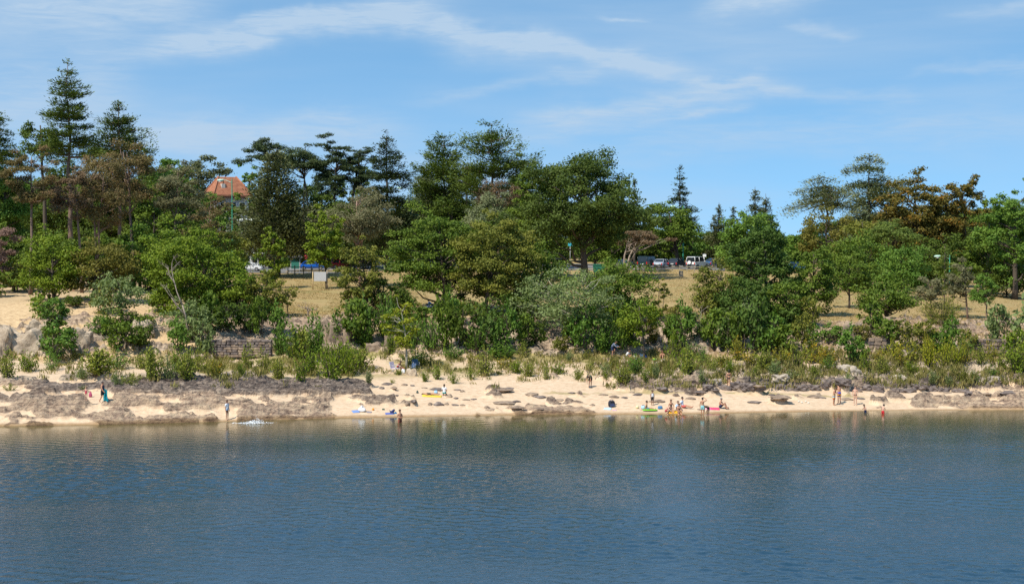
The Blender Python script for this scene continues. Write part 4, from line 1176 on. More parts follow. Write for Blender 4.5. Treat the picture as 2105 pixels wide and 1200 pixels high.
# willow scrub along the top of the beach
for (px, py, h, w, col, kind) in [
    (18, 772, 52, 66, 'willow', 'willow'), (48, 768, 36, 40, 'bright', 'willow'), (104, 762, 48, 46, 'green', 'willow'), (18, 800, 22, 26, 'willow', 'willow'), (205, 772, 72, 50, 'willow', 'spire'), (240, 760, 40, 44, 'green', 'willow'), (163, 740, 24, 34, 'olive', 'willow'),
    (160, 776, 26, 34, 'pale', 'willow'), (315, 778, 70, 44, 'willow', 'spire'), (352, 778, 60, 40, 'pale', 'willow'), (392, 778, 62, 34, 'willow', 'spire'), (372, 768, 40, 36, 'bright', 'willow'), (410, 762, 50, 40, 'willow', 'willow'), (250, 796, 26, 30, 'pale', 'willow'), (275, 792, 26, 30, 'willow', 'willow'), (165, 797, 14, 20, 'oak', 'willow'), (300, 760, 40, 36, 'willow', 'willow'),
    (452, 772, 48, 34, 'goldspot', 'willow'), (492, 774, 46, 28, 'bright', 'willow'), (520, 762, 50, 46, 'willow', 'willow'), (565, 776, 60, 50, 'willow', 'willow'), (600, 742, 100, 46, 'green', 'spire'), (575, 736, 84, 44, 'green', 'spire'), (625, 740, 72, 44, 'willow', 'spire'), (652, 738, 96, 40, 'green', 'spire'), (636, 772, 56, 46, 'bright', 'willow'),
    (676, 782, 66, 56, 'bright', 'willow'), (708, 774, 66, 48, 'bright', 'willow'), (740, 760, 56, 50, 'willow', 'willow'), (610, 780, 46, 44, 'bright', 'willow'), (545, 764, 44, 40, 'willow', 'willow'), (690, 752, 60, 50, 'willow', 'willow'), (660, 752, 56, 44, 'bright', 'willow'), (722, 748, 52, 44, 'green', 'willow'),
    (752, 790, 24, 20, 'pale', 'willow'), (806, 730, 40, 40, 'bright', 'willow'), (848, 746, 56, 46, 'green', 'willow'), (826, 770, 14, 20, 'willow', 'willow'), (865, 782, 24, 22, 'bright', 'willow'), (893, 782, 28, 28, 'bright', 'willow'), (928, 784, 26, 28, 'bright', 'willow'), (968, 780, 34, 36, 'bright', 'willow'), (998, 770, 48, 44, 'willow', 'willow'), (808, 790, 14, 20, 'willow', 'willow'),
    (880, 748, 32, 36, 'goldspot', 'willow'), (935, 742, 40, 40, 'green', 'willow'), (960, 746, 30, 34, 'goldspot', 'willow'), (1058, 764, 32, 40, 'bright', 'willow'), (1085, 778, 32, 36, 'willow', 'willow'), (1116, 782, 30, 24, 'bright', 'willow'), (1070, 740, 30, 40, 'willow', 'willow'), (1040, 752, 26, 34, 'goldspot', 'willow'), (1150, 768, 26, 28, 'bright', 'willow'), (1180, 782, 28, 26, 'willow', 'willow'),
    (1165, 745, 36, 18, 'pale', 'spire'), (1215, 764, 24, 28, 'willow', 'willow'), (1248, 764, 28, 30, 'pale', 'willow'), (1280, 784, 36, 34, 'willow', 'willow'), (1302, 768, 40, 30, 'green', 'willow'), (1335, 776, 40, 22, 'willow', 'willow'), (1355, 778, 32, 18, 'pale', 'spire'), (1376, 774, 34, 20, 'willow', 'willow'), (1398, 764, 66, 56, 'bright', 'willow'), (1425, 766, 54, 44, 'willow', 'willow'), (1320, 784, 24, 24, 'bright', 'willow'),
    (1434, 784, 28, 26, 'pale', 'willow'), (1240, 784, 22, 22, 'bright', 'willow'), (1205, 735, 20, 30, 'olive', 'willow'), (1270, 752, 26, 30, 'olive', 'willow'), (1452, 746, 40, 44, 'green', 'willow'), (1385, 738, 56, 44, 'bright', 'willow'), (1420, 735, 46, 40, 'pale', 'willow'),
    (1480, 752, 40, 46, 'goldspot', 'willow'), (1510, 746, 46, 46, 'goldspot', 'willow'), (1545, 754, 44, 50, 'goldspot', 'willow'), (1578, 756, 46, 44, 'willow', 'willow'), (1606, 750, 50, 46, 'goldspot', 'willow'), (1640, 756, 50, 50, 'willow', 'willow'), (1670, 746, 54, 44, 'goldspot', 'willow'), (1690, 752, 44, 40, 'goldspot', 'willow'), (1712, 756, 32, 34, 'green', 'willow'), (1495, 770, 28, 30, 'bright', 'willow'), (1460, 768, 30, 30, 'willow', 'willow'), (1600, 776, 26, 28, 'pale', 'willow'), (1555, 774, 28, 26, 'bright', 'willow'), (1650, 778, 26, 24, 'willow', 'willow'), (1680, 770, 24, 24, 'bright', 'willow'), (1736, 780, 20, 20, 'green', 'willow'), (1625, 782, 18, 22, 'pale', 'willow'),
    (1770, 764, 40, 36, 'bright', 'willow'), (1800, 752, 36, 36, 'goldspot', 'willow'), (1815, 766, 30, 28, 'willow', 'willow'), (1842, 740, 56, 44, 'yellow', 'willow'), (1860, 754, 60, 46, 'goldspot', 'willow'), (1885, 748, 46, 40, 'willow', 'willow'), (1905, 756, 50, 40, 'yellow', 'willow'), (1938, 752, 54, 40, 'yellow', 'willow'), (1960, 748, 50, 44, 'lime', 'willow'), (1985, 756, 46, 42, 'goldspot', 'willow'), (2012, 752, 44, 40, 'willow', 'willow'), (2040, 752, 46, 44, 'goldspot', 'willow'), (2062, 762, 54, 44, 'willow', 'willow'), (2088, 768, 66, 50, 'bright', 'willow'), (2112, 766, 70, 50, 'willow', 'willow'),
    (1880, 772, 30, 28, 'bright', 'willow'), (1920, 786, 26, 26, 'pale', 'willow'), (1975, 776, 26, 28, 'olive', 'willow'), (2010, 790, 30, 22, 'green', 'willow'), (2045, 776, 24, 22, 'green', 'willow'), (1850, 782, 20, 22, 'bright', 'willow'), (1955, 790, 18, 20, 'pale', 'willow'), (1900, 730, 40, 40, 'goldspot', 'willow'), (1985, 732, 40, 40, 'green', 'willow'),
]:
    willow(px, py, h, w, col, kind, int(px + py) % 3 if kind == 'willow' else int(px) % 2)
name_in_order(far_list, 'trees glimpsed behind the park', SKYMARKS)
name_in_order(dark_list, 'bushes on the bank')
name_in_order(wil_list, 'willow scrub at the top of the beach')

# ground cover too fine to count: dry weeds and grass tufts at the top of the beach
rg = np.random.default_rng(8)
LW = Leaves()
pts, tn = [], []
tries = rg.uniform(-20, 2130, 9000), rg.uniform(716, 800, 9000)
for px, py in zip(*tries):
    dens = 0.25 + 0.75 * math.exp(-((py - 752) / 18) ** 2)
    if px < 420: dens *= 0.4
    if 730 < px < 1240: dens *= 0.45
    if px > 1430: dens *= 1.5
    if 740 < px < 960 and py > 768: dens *= 0.2
    if py > 785 and px < 1240: dens *= 0.12
    if rg.random() > dens or vnoise(np.array(px * 0.021), np.array(py * 0.06)) < 0.36: continue
    pts.append(tuple(hit(px, py)))
pts = np.array(pts)
kk = 11
c = np.repeat(pts, kk, 0)
hh = np.repeat(rg.uniform(0.2, 0.75, len(pts)), kk) * rg.uniform(0.6, 1.3, len(c))
c = c + rg.normal(size=c.shape) * np.array([0.22, 0.22, 0]) + np.stack([0 * hh, 0 * hh, hh * 0.42], 1)
LW.add(c, unit(rg, len(c)) * 0.45 + np.array([0, 0, 1]), unit(rg, len(c)), hh, 0.09, np.repeat(rg.random(len(pts)), kk))
LM['weeds'] = leafmat('weeds', (0.12, 0.13, 0.03), (0.31, 0.25, 0.09))
tag(add('weeds', LW.mesh('weeds'), LM['weeds']), 'low dry weeds and grass tufts growing along the top of the beach', 'weeds', kind='stuff')

# dry turf of the lawn, too fine to count
LW = Leaves()
pts = []
for (x0, x1, y0, y1, n) in ((505, 740, 558, 652, 4200), (770, 880, 560, 640, 900), (1300, 1470, 550, 655, 3200), (1690, 2120, 590, 700, 5200)):
    for px, py in zip(rg.uniform(x0, x1, n), y0 + (y1 - y0) * rg.random(n) ** 0.8):
        if vnoise(np.array(px * 0.03), np.array(py * 0.11)) > 0.25:
            pts.append(tuple(hit(px, py)))
pts = np.array(pts)
kk = 5
c = np.repeat(pts, kk, 0)
hh = np.repeat(rg.uniform(0.06, 0.13, len(pts)), kk) * rg.uniform(0.6, 1.3, len(c))
c = c + rg.normal(size=c.shape) * np.array([0.3, 0.3, 0]) + np.stack([0 * hh, 0 * hh, hh * 0.42], 1)
LW.add(c, unit(rg, len(c)) * 0.6 + np.array([0, 0, 1]), unit(rg, len(c)), hh, 0.10, np.repeat(rg.random(len(pts)), kk))
LM['turf'] = leafmat('dry_turf', (0.27, 0.20, 0.085), (0.46, 0.33, 0.15))
tag(add('grass', LW.mesh('grass'), LM['turf']), 'dry straw-coloured grass of the sloping lawn', 'grass', kind='stuff')

# ------------------------------------------------------------------ rocks
ROCKM = {}
def rockmat(name, lo, mid, hi):
    m = bpy.data.materials.new(name)
    m.use_nodes = True
    M = NT(m.node_tree)
    b = m.node_tree.nodes['Principled BSDF']
    g = M.n('ShaderNodeNewGeometry')
    nz = M.noise(g.outputs['Position'], 1.6, 7, 0.66)
    M.l(M.ramp(nz, [(0.3, lo), (0.5, mid), (0.75, hi)]), b.inputs['Base Color'])
    b.inputs['Roughness'].default_value = 0.92
    b.inputs['Specular IOR Level'].default_value = 0.15
    bn = M.n('ShaderNodeBump')
    bn.inputs['Strength'].default_value = 0.7
    bn.inputs['Distance'].default_value = 0.12
    M.l(nz, bn.inputs['Height'])
    M.l(bn.outputs[0], b.inputs['Normal'])
    ROCKM[name] = m
    return m
rockmat('dark_rock', (0.055, 0.045, 0.042), (0.155, 0.125, 0.112), (0.33, 0.27, 0.22))
rockmat('brown_rock', (0.10, 0.072, 0.055), (0.25, 0.185, 0.135), (0.42, 0.32, 0.22))
rockmat('pale_rock', (0.17, 0.14, 0.115), (0.39, 0.325, 0.255), (0.58, 0.49, 0.375))

rockmat('tan_rock', (0.20, 0.155, 0.11), (0.40, 0.32, 0.235), (0.56, 0.46, 0.33))
def rock_mesh(seed, blocky=0.0):
    rng = np.random.default_rng(seed)
    bm = bmesh.new()
    bmesh.ops.create_icosphere(bm, subdivisions=4 if blocky > 0.4 else 3, radius=1.0)
    ph = rng.uniform(0, 6.28, 9)
    for v in bm.verts:
        p = np.array(v.co)
        if blocky:
            q = np.sign(p) * np.abs(p) ** 0.55
            p = p * (1 - blocky) + q / max(1e-6, np.abs(q).max()) * blocky
        r = 1 + 0.20 * math.sin(p[0] * 2.3 + ph[0]) * math.sin(p[1] * 2.7 + ph[1]) + 0.13 * math.sin(p[0] * 5 + ph[2]) * math.sin(p[2] * 4.4 + ph[3]) + 0.10 * math.sin(p[1] * 9 + ph[4]) * math.sin(p[0] * 8 + ph[5] + p[2] * 7) + 0.22 * (float(fbm(np.array(p[0] * 2.6 + seed * 3.1), np.array(p[2] * 2.6 + p[1] * 1.7), 3)) - 0.5)
        v.co = Vector(p * r)
    me = bpy.data.meshes.new('rock')
    bm.to_mesh(me)
    bm.free()
    return me
ROCKS = {}
rock_list, bould_list = [], []
def rock_at(px, py, w, h, mat='dark_rock', var=0, depth=1.0, blocky=0.0, name='beach_rock', lst=None, desc=None, sink=0.35):
    key = (mat, var, blocky)
    if key not in ROCKS:
        me = rock_mesh(var * 7 + len(ROCKS), blocky)
        me.materials.append(ROCKM[mat])
        me.polygons.foreach_set('use_smooth', np.full(len(me.polygons), blocky < 0.4))
        ROCKS[key] = me
    loc = hit(px, py)
    s = mpp(loc.y / S)
    o = bpy.data.objects.new(name, ROCKS[key])
    COL.objects.link(o)
    hx, hz = w / 2 * s, h * s * (0.95 if name != 'beach_rock' else 0.62)
    loc = loc + Vector((0, hx * depth * 0.5, 0))
    o.location = (loc.x, loc.y, drop(loc.x, loc.y).z - hz * 0.12)
    o.scale = (hx, max(0.3, hx * depth), hz)
    o.rotation_euler = (0, 0, np.random.default_rng(int(px + py * 3)).uniform(-0.4, 0.4))
    tag(o, None, 'rock')
    (rock_list if lst is None else lst).append((o, px, desc or f"{'broad flat' if w > 26 else 'small'} {mat.split('_')[0]} rock on the sand"))
    return o
for i, (px, py, w, h) in enumerate([
    (786, 799, 11, 8), (810, 799, 14, 5), (796, 791, 20, 7), (832, 792, 14, 6), (848, 793, 10, 4), (872, 798, 14, 3), (900, 802, 34, 7), (924, 816, 13, 8), (940, 802, 14, 4), (950, 805, 12, 5), (938, 819, 10, 4), (958, 822, 16, 3), (974, 821, 12, 3),
    (838, 833, 11, 7), (850, 834, 9, 5), (884, 832, 10, 7), (902, 833, 24, 10), (918, 831, 10, 5), (935, 833, 16, 4), (950, 833, 12, 3), (816, 813, 8, 3), (1030, 806, 46, 7), (1046, 800, 22, 6), (1095, 813, 30, 8), (1110, 817, 26, 6), (1035, 830, 50, 5), (1062, 826, 20, 4), (1150, 824, 24, 5), (1175, 808, 14, 3),
    (1262, 817, 22, 5), (1285, 818, 14, 4), (1240, 812, 20, 3), (1312, 812, 20, 6), (1300, 807, 12, 4), (1362, 808, 22, 6), (1390, 814, 16, 8), (1440, 812, 26, 5), (1420, 820, 22, 4), (1470, 812, 16, 3), (1350, 826, 36, 5), (1440, 842, 16, 2), (1218, 833, 12, 4), (1262, 832, 14, 4),
    (1560, 810, 30, 4), (1585, 812, 18, 3), (1605, 826, 46, 8), (1552, 828, 30, 4), (1672, 817, 26, 6), (1690, 818, 16, 4), (1740, 822, 30, 5), (1770, 820, 20, 4), (1948, 808, 18, 3), (2080, 806, 40, 7), (2030, 812, 20, 3), (1530, 802, 14, 5), (1508, 797, 14, 5),
    (1010, 843, 26, 4), (1064, 842, 30, 6), (1110, 841, 24, 4), (1000, 838, 14, 5)]):
    rock_at(px, py, w, h, 'brown_rock' if py > 838 or i % 2 else 'dark_rock', i % 5, 0.9)
# pale boulders and the dark rim stones at the foot of the scrub
for i, (px, py, w, h) in enumerate([(1470, 788, 26, 7), (1604, 786, 34, 9), (1745, 764, 40, 15), (1850, 782, 34, 10), (2035, 786, 40, 10)]):
    rock_at(px, py, w, h, 'pale_rock', i % 4, 0.9, 0.5, 'boulder', bould_list, f"{'large' if w > 33 else 'mid-sized'} pale boulder below the scrub")
for i, px in enumerate(range(1455, 2010, 27)):
    rock_at(px + (i * 7) % 9, 800 + (i * 5) % 4 + 3 * (px > 1800), 20 + (i * 11) % 14, 6 + (i * 3) % 4, 'dark_rock', i % 5, 0.7, 0.5, 'rim_rock', bould_list, 'dark blocky rim stone')
# outcrops in the sandy bluff
for i, (px, py, w, h, t) in enumerate([(40, 722, 76, 44, 'broad grey outcrop low in the sandy bluff'), (-10, 712, 60, 46, 'grey outcrop at the border of the sandy bluff'), (76, 694, 44, 32, 'squarish grey outcrop beside the sandy path'), (90, 704, 34, 34, 'leaning grey outcrop beside the dark little tree'), (104, 722, 26, 22, 'white-faced stone wedged under the dark bush'), (62, 736, 22, 14, 'small stone at the foot of the sandy path'), (166, 720, 44, 36, 'cracked pale outcrop right below the sandy ledge'), (295, 690, 40, 26, 'pale outcrop near the foot of the bare snag'), (700, 706, 44, 42, 'pinkish outcrop beside the spiry bushes'), (680, 694, 40, 36, 'ridged outcrop above the spiry bushes'), (806, 716, 30, 24, 'brown boulder behind the lime-yellow sapling'), (770, 722, 34, 18, 'rubbly brown boulder near the folding chairs'), (845, 772, 22, 14, 'grey stump-like rock at the foot of the lime-yellow sapling'), (1752, 700, 36, 34, 'pink-grey rock face under the sandy scarp'), (1862, 734, 20, 12, 'grey stone among the gold-flecked bushes')]):
    o = rock_at(px, py, w, h, 'tan_rock' if i < 8 or i in (12, 14) else 'brown_rock', i % 4, 0.6, 0.65, 'outcrop', [], t)
    o['label'] = t.replace(' right below', ' below')
name_in_order(rock_list, 'rocks lying on the beach')
name_in_order(bould_list, 'rocks edging the scrub')

# ------------------------------------------------------------------ dry stone walls, stone by stone
def box_bm(bm, sx, sy, sz, loc=(0, 0, 0), rot=None):
    r = bmesh.ops.create_cube(bm, size=1.0)
    mt = Matrix.Translation(loc) @ (rot.to_matrix().to_4x4() if rot else Matrix()) @ Matrix.Diagonal((sx, sy, sz, 1))
    bmesh.ops.transform(bm, matrix=mt, verts=r['verts'])
    return r['verts']
def stone_mesh(seed):
    rng = random.Random(seed)
    bm = bmesh.new()
    bmesh.ops.create_cube(bm, size=1.0)
    bmesh.ops.bevel(bm, geom=list(bm.edges), offset=0.14, segments=1, affect='EDGES')
    for v in bm.verts:
        v.co += Vector((rng.uniform(-.06, .06), rng.uniform(-.06, .06), rng.uniform(-.06, .06)))
    me = bpy.data.meshes.new('stone')
    bm.to_mesh(me)
    bm.free()
    return me
STONES = [stone_mesh(i) for i in range(6)]
for i, s in enumerate(STONES):
    s.materials.append(ROCKM[('brown_rock', 'dark_rock', 'dark_rock', 'brown_rock', 'dark_rock', 'brown_rock')[i]])
def stone_wall(px0, px1, py, hpx, label, rows, seed):
    rng = random.Random(seed)
    a, b = hit(px0, py), hit(px1, py)
    yb = min(a.y, b.y) - 0.1
    s = mpp(yb / S)
    W, H = b.x - a.x, hpx * s
    z0 = min(a.z, b.z) - 0.15
    root = empty('stone_wall', (a.x, yb, z0))
    tag(root, label, 'wall')
    bm = bmesh.new()
    box_bm(bm, W - 0.1, 0.9, H + 0.1, (W / 2, 0.62, H / 2 + 0.05))
    me = bpy.data.meshes.new('core')
    bm.to_mesh(me)
    bm.free()
    add('core', me, ROCKM['dark_rock'], root)
    rh = (H + 0.15) / rows
    for k in range(rows):
        x = rng.uniform(-0.2, 0)
        while x < W - 0.1:
            w = rng.uniform(0.35, 0.85)
            if x + w > W: w = W - x
            o = bpy.data.objects.new('stone', rng.choice(STONES))
            COL.objects.link(o)
            o.parent = root
            o.location = (x + w / 2, 0.12 + rng.uniform(-0.05, 0.05), rh * (k + 0.5))
            o.scale = (w * 0.95, 0.34, rh * rng.uniform(0.85, 1.0))
            o.rotation_euler = (0, rng.uniform(-0.04, 0.04), rng.uniform(-0.05, 0.05))
            x += w
stone_wall(432, 566, 727, 33, 'dry stone retaining wall at the foot of the bank behind the spiry bushes', 7, 1)
stone_wall(1788, 1822, 722, 28, 'short stretch of stone wall under the low spreading oak', 4, 2)
stone_wall(2000, 2068, 722, 26, 'pale stone wall at the edge of the open lawn near the lone pine', 4, 3)
stone_wall(2082, 2140, 720, 18, 'low stone wall running out of the picture behind pale bushes', 3, 4)

# ------------------------------------------------------------------ small mesh helpers
def bm_obj(name, bm, mat, parent=None, loc=None, rot=None, smooth=False, bevel=0.0):
    if bevel:
        bmesh.ops.bevel(bm, geom=list(bm.edges), offset=bevel, segments=2, affect='EDGES', clamp_overlap=True)
    bmesh.ops.recalc_face_normals(bm, faces=bm.faces)
    me = bpy.data.meshes.new(name)
    bm.to_mesh(me)
    bm.free()
    return add(name, me, mat, parent, loc, rot, smooth)
def box(name, size, loc, mat, parent=None, rot=None, bevel=0.0):
    bm = bmesh.new()
    box_bm(bm, *size)
    return bm_obj(name, bm, mat, parent, loc, rot, bevel=bevel)
def tube_obj(name, pts, rad, mat, parent=None, sides=6):
    T = Tubes(sides)
    T.tube(np.array(pts, float), rad)
    return add(name, T.mesh(name), mat, parent, smooth=True)
def cyl(name, r, h, loc, mat, parent=None, rot=None, seg=12, r2=None):
    bm = bmesh.new()
    bmesh.ops.create_cone(bm, cap_ends=True, segments=seg, radius1=r, radius2=r if r2 is None else r2, depth=h)
    return bm_obj(name, bm, mat, parent, loc, rot)
def prism_bm(bm, prof, w, taper=None):
    """outline in x,z swept over width w along y; taper(z) narrows it"""
    n = len(prof)
    L = []
    for s in (-1, 1):
        L.append([bm.verts.new((x, s * w / 2 * (taper(z) if taper else 1), z)) for x, z in prof])
    for i in range(n):
        j = (i + 1) % n
        bm.faces.new((L[0][i], L[0][j], L[1][j], L[1][i]))
    bm.faces.new(L[0][::-1])
    bm.faces.new(L[1])

WHITE = pmat('white_paint', (0.78, 0.78, 0.76), 0.35, var=0.05)
GLASS = pmat('dark_glass', (0.02, 0.025, 0.03), 0.08, spec=0.6, var=0.05)
TYRE = pmat('tyre_rubber', (0.03, 0.03, 0.03), 0.85)
ALLOY = pmat('grey_alloy', (0.45, 0.45, 0.46), 0.35, metal=0.6)
REDL = pmat('red_lens', (0.55, 0.02, 0.015), 0.25)
LAMPL = pmat('clear_lens', (0.75, 0.75, 0.72), 0.15)
TEAL = pmat('green_post_paint', (0.045, 0.30, 0.19), 0.45, var=0.1)
PALEG = pmat('pale_green_lamp', (0.42, 0.62, 0.50), 0.4, var=0.06)
WOOD = pmat('weathered_wood', (0.30, 0.24, 0.17), 0.85, var=0.3, scale=6, bump=0.3)
TANW = pmat('new_timber', (0.50, 0.36, 0.18), 0.8, var=0.2, scale=6)
GREYM = pmat('galvanised_metal', (0.45, 0.46, 0.46), 0.5, metal=0.4)
CONC = pmat('concrete', (0.52, 0.49, 0.44), 0.9, var=0.15, scale=2, bump=0.2)

# ------------------------------------------------------------------ the house and the buildings behind the trees
def house():
    d = 322
    s = mpp(d)
    base = on_ground(478, d)
    ez = P(470, 402, d).z - base.z                       # eaves
    rz = P(470, 364, d).z - base.z                       # ridge
    root = empty('house', (P(468, 500, d).x, d * S, base.z), R(33))
    tag(root, 'house with terracotta hip roof and grey-white walls showing above the pines', 'house')
    W, D = 84 * s * 0.82, 54 * s * 0.82
    wallm = pmat('rendered_wall', (0.44, 0.43, 0.42), 0.9, var=0.12, scale=0.8)
    box('wall', (W, D, ez), (0, 0, ez / 2), wallm, root)
    tm = bpy.data.materials.new('terracotta_tiles')
    tm.use_nodes = True
    M = NT(tm.node_tree)
    b = tm.node_tree.nodes['Principled BSDF']
    t = M.n('ShaderNodeTexCoord')
    nz = M.noise(t.outputs['Object'], 2.5, 5, 0.7)
    M.l(M.ramp(nz, [(0.3, (0.24, 0.085, 0.045)), (0.55, (0.36, 0.145, 0.075)), (0.75, (0.45, 0.24, 0.13))]), b.inputs['Base Color'])
    b.inputs['Roughness'].default_value = 0.85
    bm = bmesh.new()
    e = 0.7
    hx, hy, rl = W / 2 + e, D / 2 + e, W / 2 - D / 2 + 0.6
    v = [bm.verts.new(c) for c in [(-hx, -hy, ez), (hx, -hy, ez), (hx, hy, ez), (-hx, hy, ez), (-max(rl, .4), 0, rz), (max(rl, .4), 0, rz), (-hx, -hy, ez - 0.22), (hx, -hy, ez - 0.22), (hx, hy, ez - 0.22), (-hx, hy, ez - 0.22)]]
    for f in [(0, 1, 5, 4), (1, 2, 5), (2, 3, 4, 5), (3, 0, 4), (6, 7, 1, 0), (7, 8, 2, 1), (8, 9, 3, 2), (9, 6, 0, 3), (9, 8, 7, 6)]:
        bm.faces.new([v[i] for i in f])
    rf = bm_obj('roof', bm, tm, root)
    # tile courses as slim raised rows on the front and side slopes, and the ridge
    tb = bmesh.new()
    n = 14
    for side in range(4):
        a0, b0 = [((-hx, -hy), (hx, -hy)), ((hx, -hy), (hx, hy)), ((hx, hy), (-hx, hy)), ((-hx, hy), (-hx, -hy))][side]
        a1, b1 = [((-max(rl, .4), 0), (max(rl, .4), 0)), ((max(rl, .4), 0),) * 2, ((max(rl, .4), 0), (-max(rl, .4), 0)), ((-max(rl, .4), 0),) * 2][side]
        for k in range(n):
            f0, f1 = k / n, (k + 1) / n
            def q(p0, p1, f, dz): return (p0[0] + (p1[0] - p0[0]) * f, p0[1] + (p1[1] - p0[1]) * f, ez + (rz - ez) * f + dz)
            vs_ = [tb.verts.new(q(a0, a1, f0, 0.09)), tb.verts.new(q(b0, b1, f0, 0.09)), tb.verts.new(q(b0, b1, f1, 0.02)), tb.verts.new(q(a0, a1, f1, 0.02)), tb.verts.new(q(a0, a1, f0, 0.01)), tb.verts.new(q(b0, b1, f0, 0.01))]
            tb.faces.new(vs_[:4])
            tb.faces.new((vs_[4], vs_[5], vs_[1], vs_[0]))
    tag(bm_obj('tiles', tb, tm, rf), kind='stuff')
    for sx, sy in ((-1, -1), (1, -1), (1, 1), (-1, 1)):
        tube_obj('ridge_cap', [(sx * hx, sy * hy, ez + 0.1), (sx * max(rl, .4), 0, rz + 0.1)], 0.13, tm, rf)
    cm = pmat('chimney_render', (0.60, 0.55, 0.48), 0.9)
    ch = box('chimney', (0.7, 0.7, 1.5), (-W * 0.24, -D * 0.34, ez + 1.3), cm, rf)
    cyl('chimney_pot', 0.22, 0.6, (-W * 0.24, -D * 0.34, ez + 2.3), tm, rf)
    box('eaves_board', (W + 2 * e - 0.1, D + 2 * e - 0.1, 0.2), (0, 0, ez - 0.34), pmat('brown_eaves', (0.20, 0.075, 0.045), 0.8), root)
    for x, z in ((0.33, ez - 2.3), (0.33, ez - 5.6), (0.05, ez - 2.3), (-0.28, ez - 2.3), (-0.28, ez - 5.6)):
        w = box('window', (1.0, 0.08, 1.9), (W * x, -D / 2 - 0.02, z), GLASS, root)
        for dx in (-0.56, 0.56):
            box('frame', (0.12, 0.14, 2.1), (dx, -0.03, 0), WHITE, w)
        box('sill', (1.3, 0.22, 0.1), (0, -0.06, -1.05), WHITE, w)
        for dx in (-1.0, 1.0):
            box('shutter', (0.6, 0.06, 2.0), (dx * 0.95, -0.02, 0), pmat('grey_shutter', (0.55, 0.56, 0.58), 0.6), w)
    # porch with its own lower roof on the lit side
    box('porch', (4.2, 3.0, 3.1), (W * 0.3, -D / 2 - 1.5, 1.55), pmat('ochre_render', (0.55, 0.34, 0.18), 0.9), root)
    box('awning', (4.8, 2.2, 0.16), (W * 0.3, -D / 2 - 2.4, ez - 4.4), pmat('pale_awning', (0.70, 0.74, 0.68), 0.6), root, rot=(R(8), 0, 0))
house()
def small_house(px, d, wpx, eave, ridge, label, wall, roof):
    s = mpp(d)
    base = on_ground(px, d)
    ez, rz = P(px, eave, d).z - base.z, P(px, ridge, d).z - base.z
    W = wpx * s
    root = empty('house', base)
    tag(root, label, 'house')
    box('wall', (W, W * 0.7, ez), (0, 0, ez / 2), wall, root)
    bm = bmesh.new()
    hx, hy = W / 2 + 0.4, W * 0.35 + 0.4
    v = [bm.verts.new(c) for c in [(-hx, -hy, ez), (hx, -hy, ez), (hx, hy, ez), (-hx, hy, ez), (-hx, 0, rz), (hx, 0, rz), (-hx, -hy, ez - 0.2), (hx, -hy, ez - 0.2), (hx, hy, ez - 0.2), (-hx, hy, ez - 0.2)]]
    for f in [(0, 1, 5, 4), (2, 3, 4, 5), (1, 2, 5), (3, 0, 4), (6, 7, 1, 0), (7, 8, 2, 1), (8, 9, 3, 2), (9, 6, 0, 3), (9, 8, 7, 6)]:
        bm.faces.new([v[i] for i in f])
    bm_obj('roof', bm, roof, root)
    for k in (-0.3, 0.05, 0.32):
        w = box('window', (0.9, 0.08, 1.1), (W * k, -W * 0.35 - 0.02, ez * 0.55), GLASS, root)
        box('frame', (1.1, 0.06, 0.1), (0, -0.03, 0.6), WHITE, w)
small_house(688, 330, 90, 456, 436, 'low house with terracotta roof glimpsed through the black pines', pmat('cream_render', (0.55, 0.50, 0.42), 0.9), bpy.data.materials['terracotta_tiles'])
small_house(524, 318, 46, 520, 508, 'small white outbuilding behind the white hatchback', pmat('white_render', (0.72, 0.72, 0.71), 0.9), pmat('grey_roof', (0.40, 0.40, 0.40), 0.8))
small_house(904, 328, 44, 474, 462, 'red-roofed shed glimpsed between the fir and the layered pine', pmat('cream_render', (0.55, 0.50, 0.42), 0.9), bpy.data.materials['terracotta_tiles'])

def kiosk():
    b = on_ground(1126, 276)
    root = empty('kiosk', b)
    tag(root, 'open kiosk with pale posts and railings under the great oak', 'kiosk')
    pm = pmat('pale_timber', (0.52, 0.49, 0.44), 0.8, var=0.2)
    for i in range(5):
        for y in (0, 2.4):
            box('post', (0.16, 0.16, 2.5), (-1.8 + i * 0.9, y, 1.25), pm, root)
    for z in (0.55, 1.0):
        box('rail', (3.6, 0.06, 0.1), (0, -0.12, z), pm, root)
    box('roof', (4.6, 3.6, 0.22), (0, 1.2, 2.62), pmat('dark_roof', (0.09, 0.085, 0.08), 0.8), root, bevel=0.05)
    box('counter', (2.2, 1.2, 1.1), (0.7, 1.3, 0.55), pmat('brown_board', (0.12, 0.09, 0.07), 0.8), root)
kiosk()
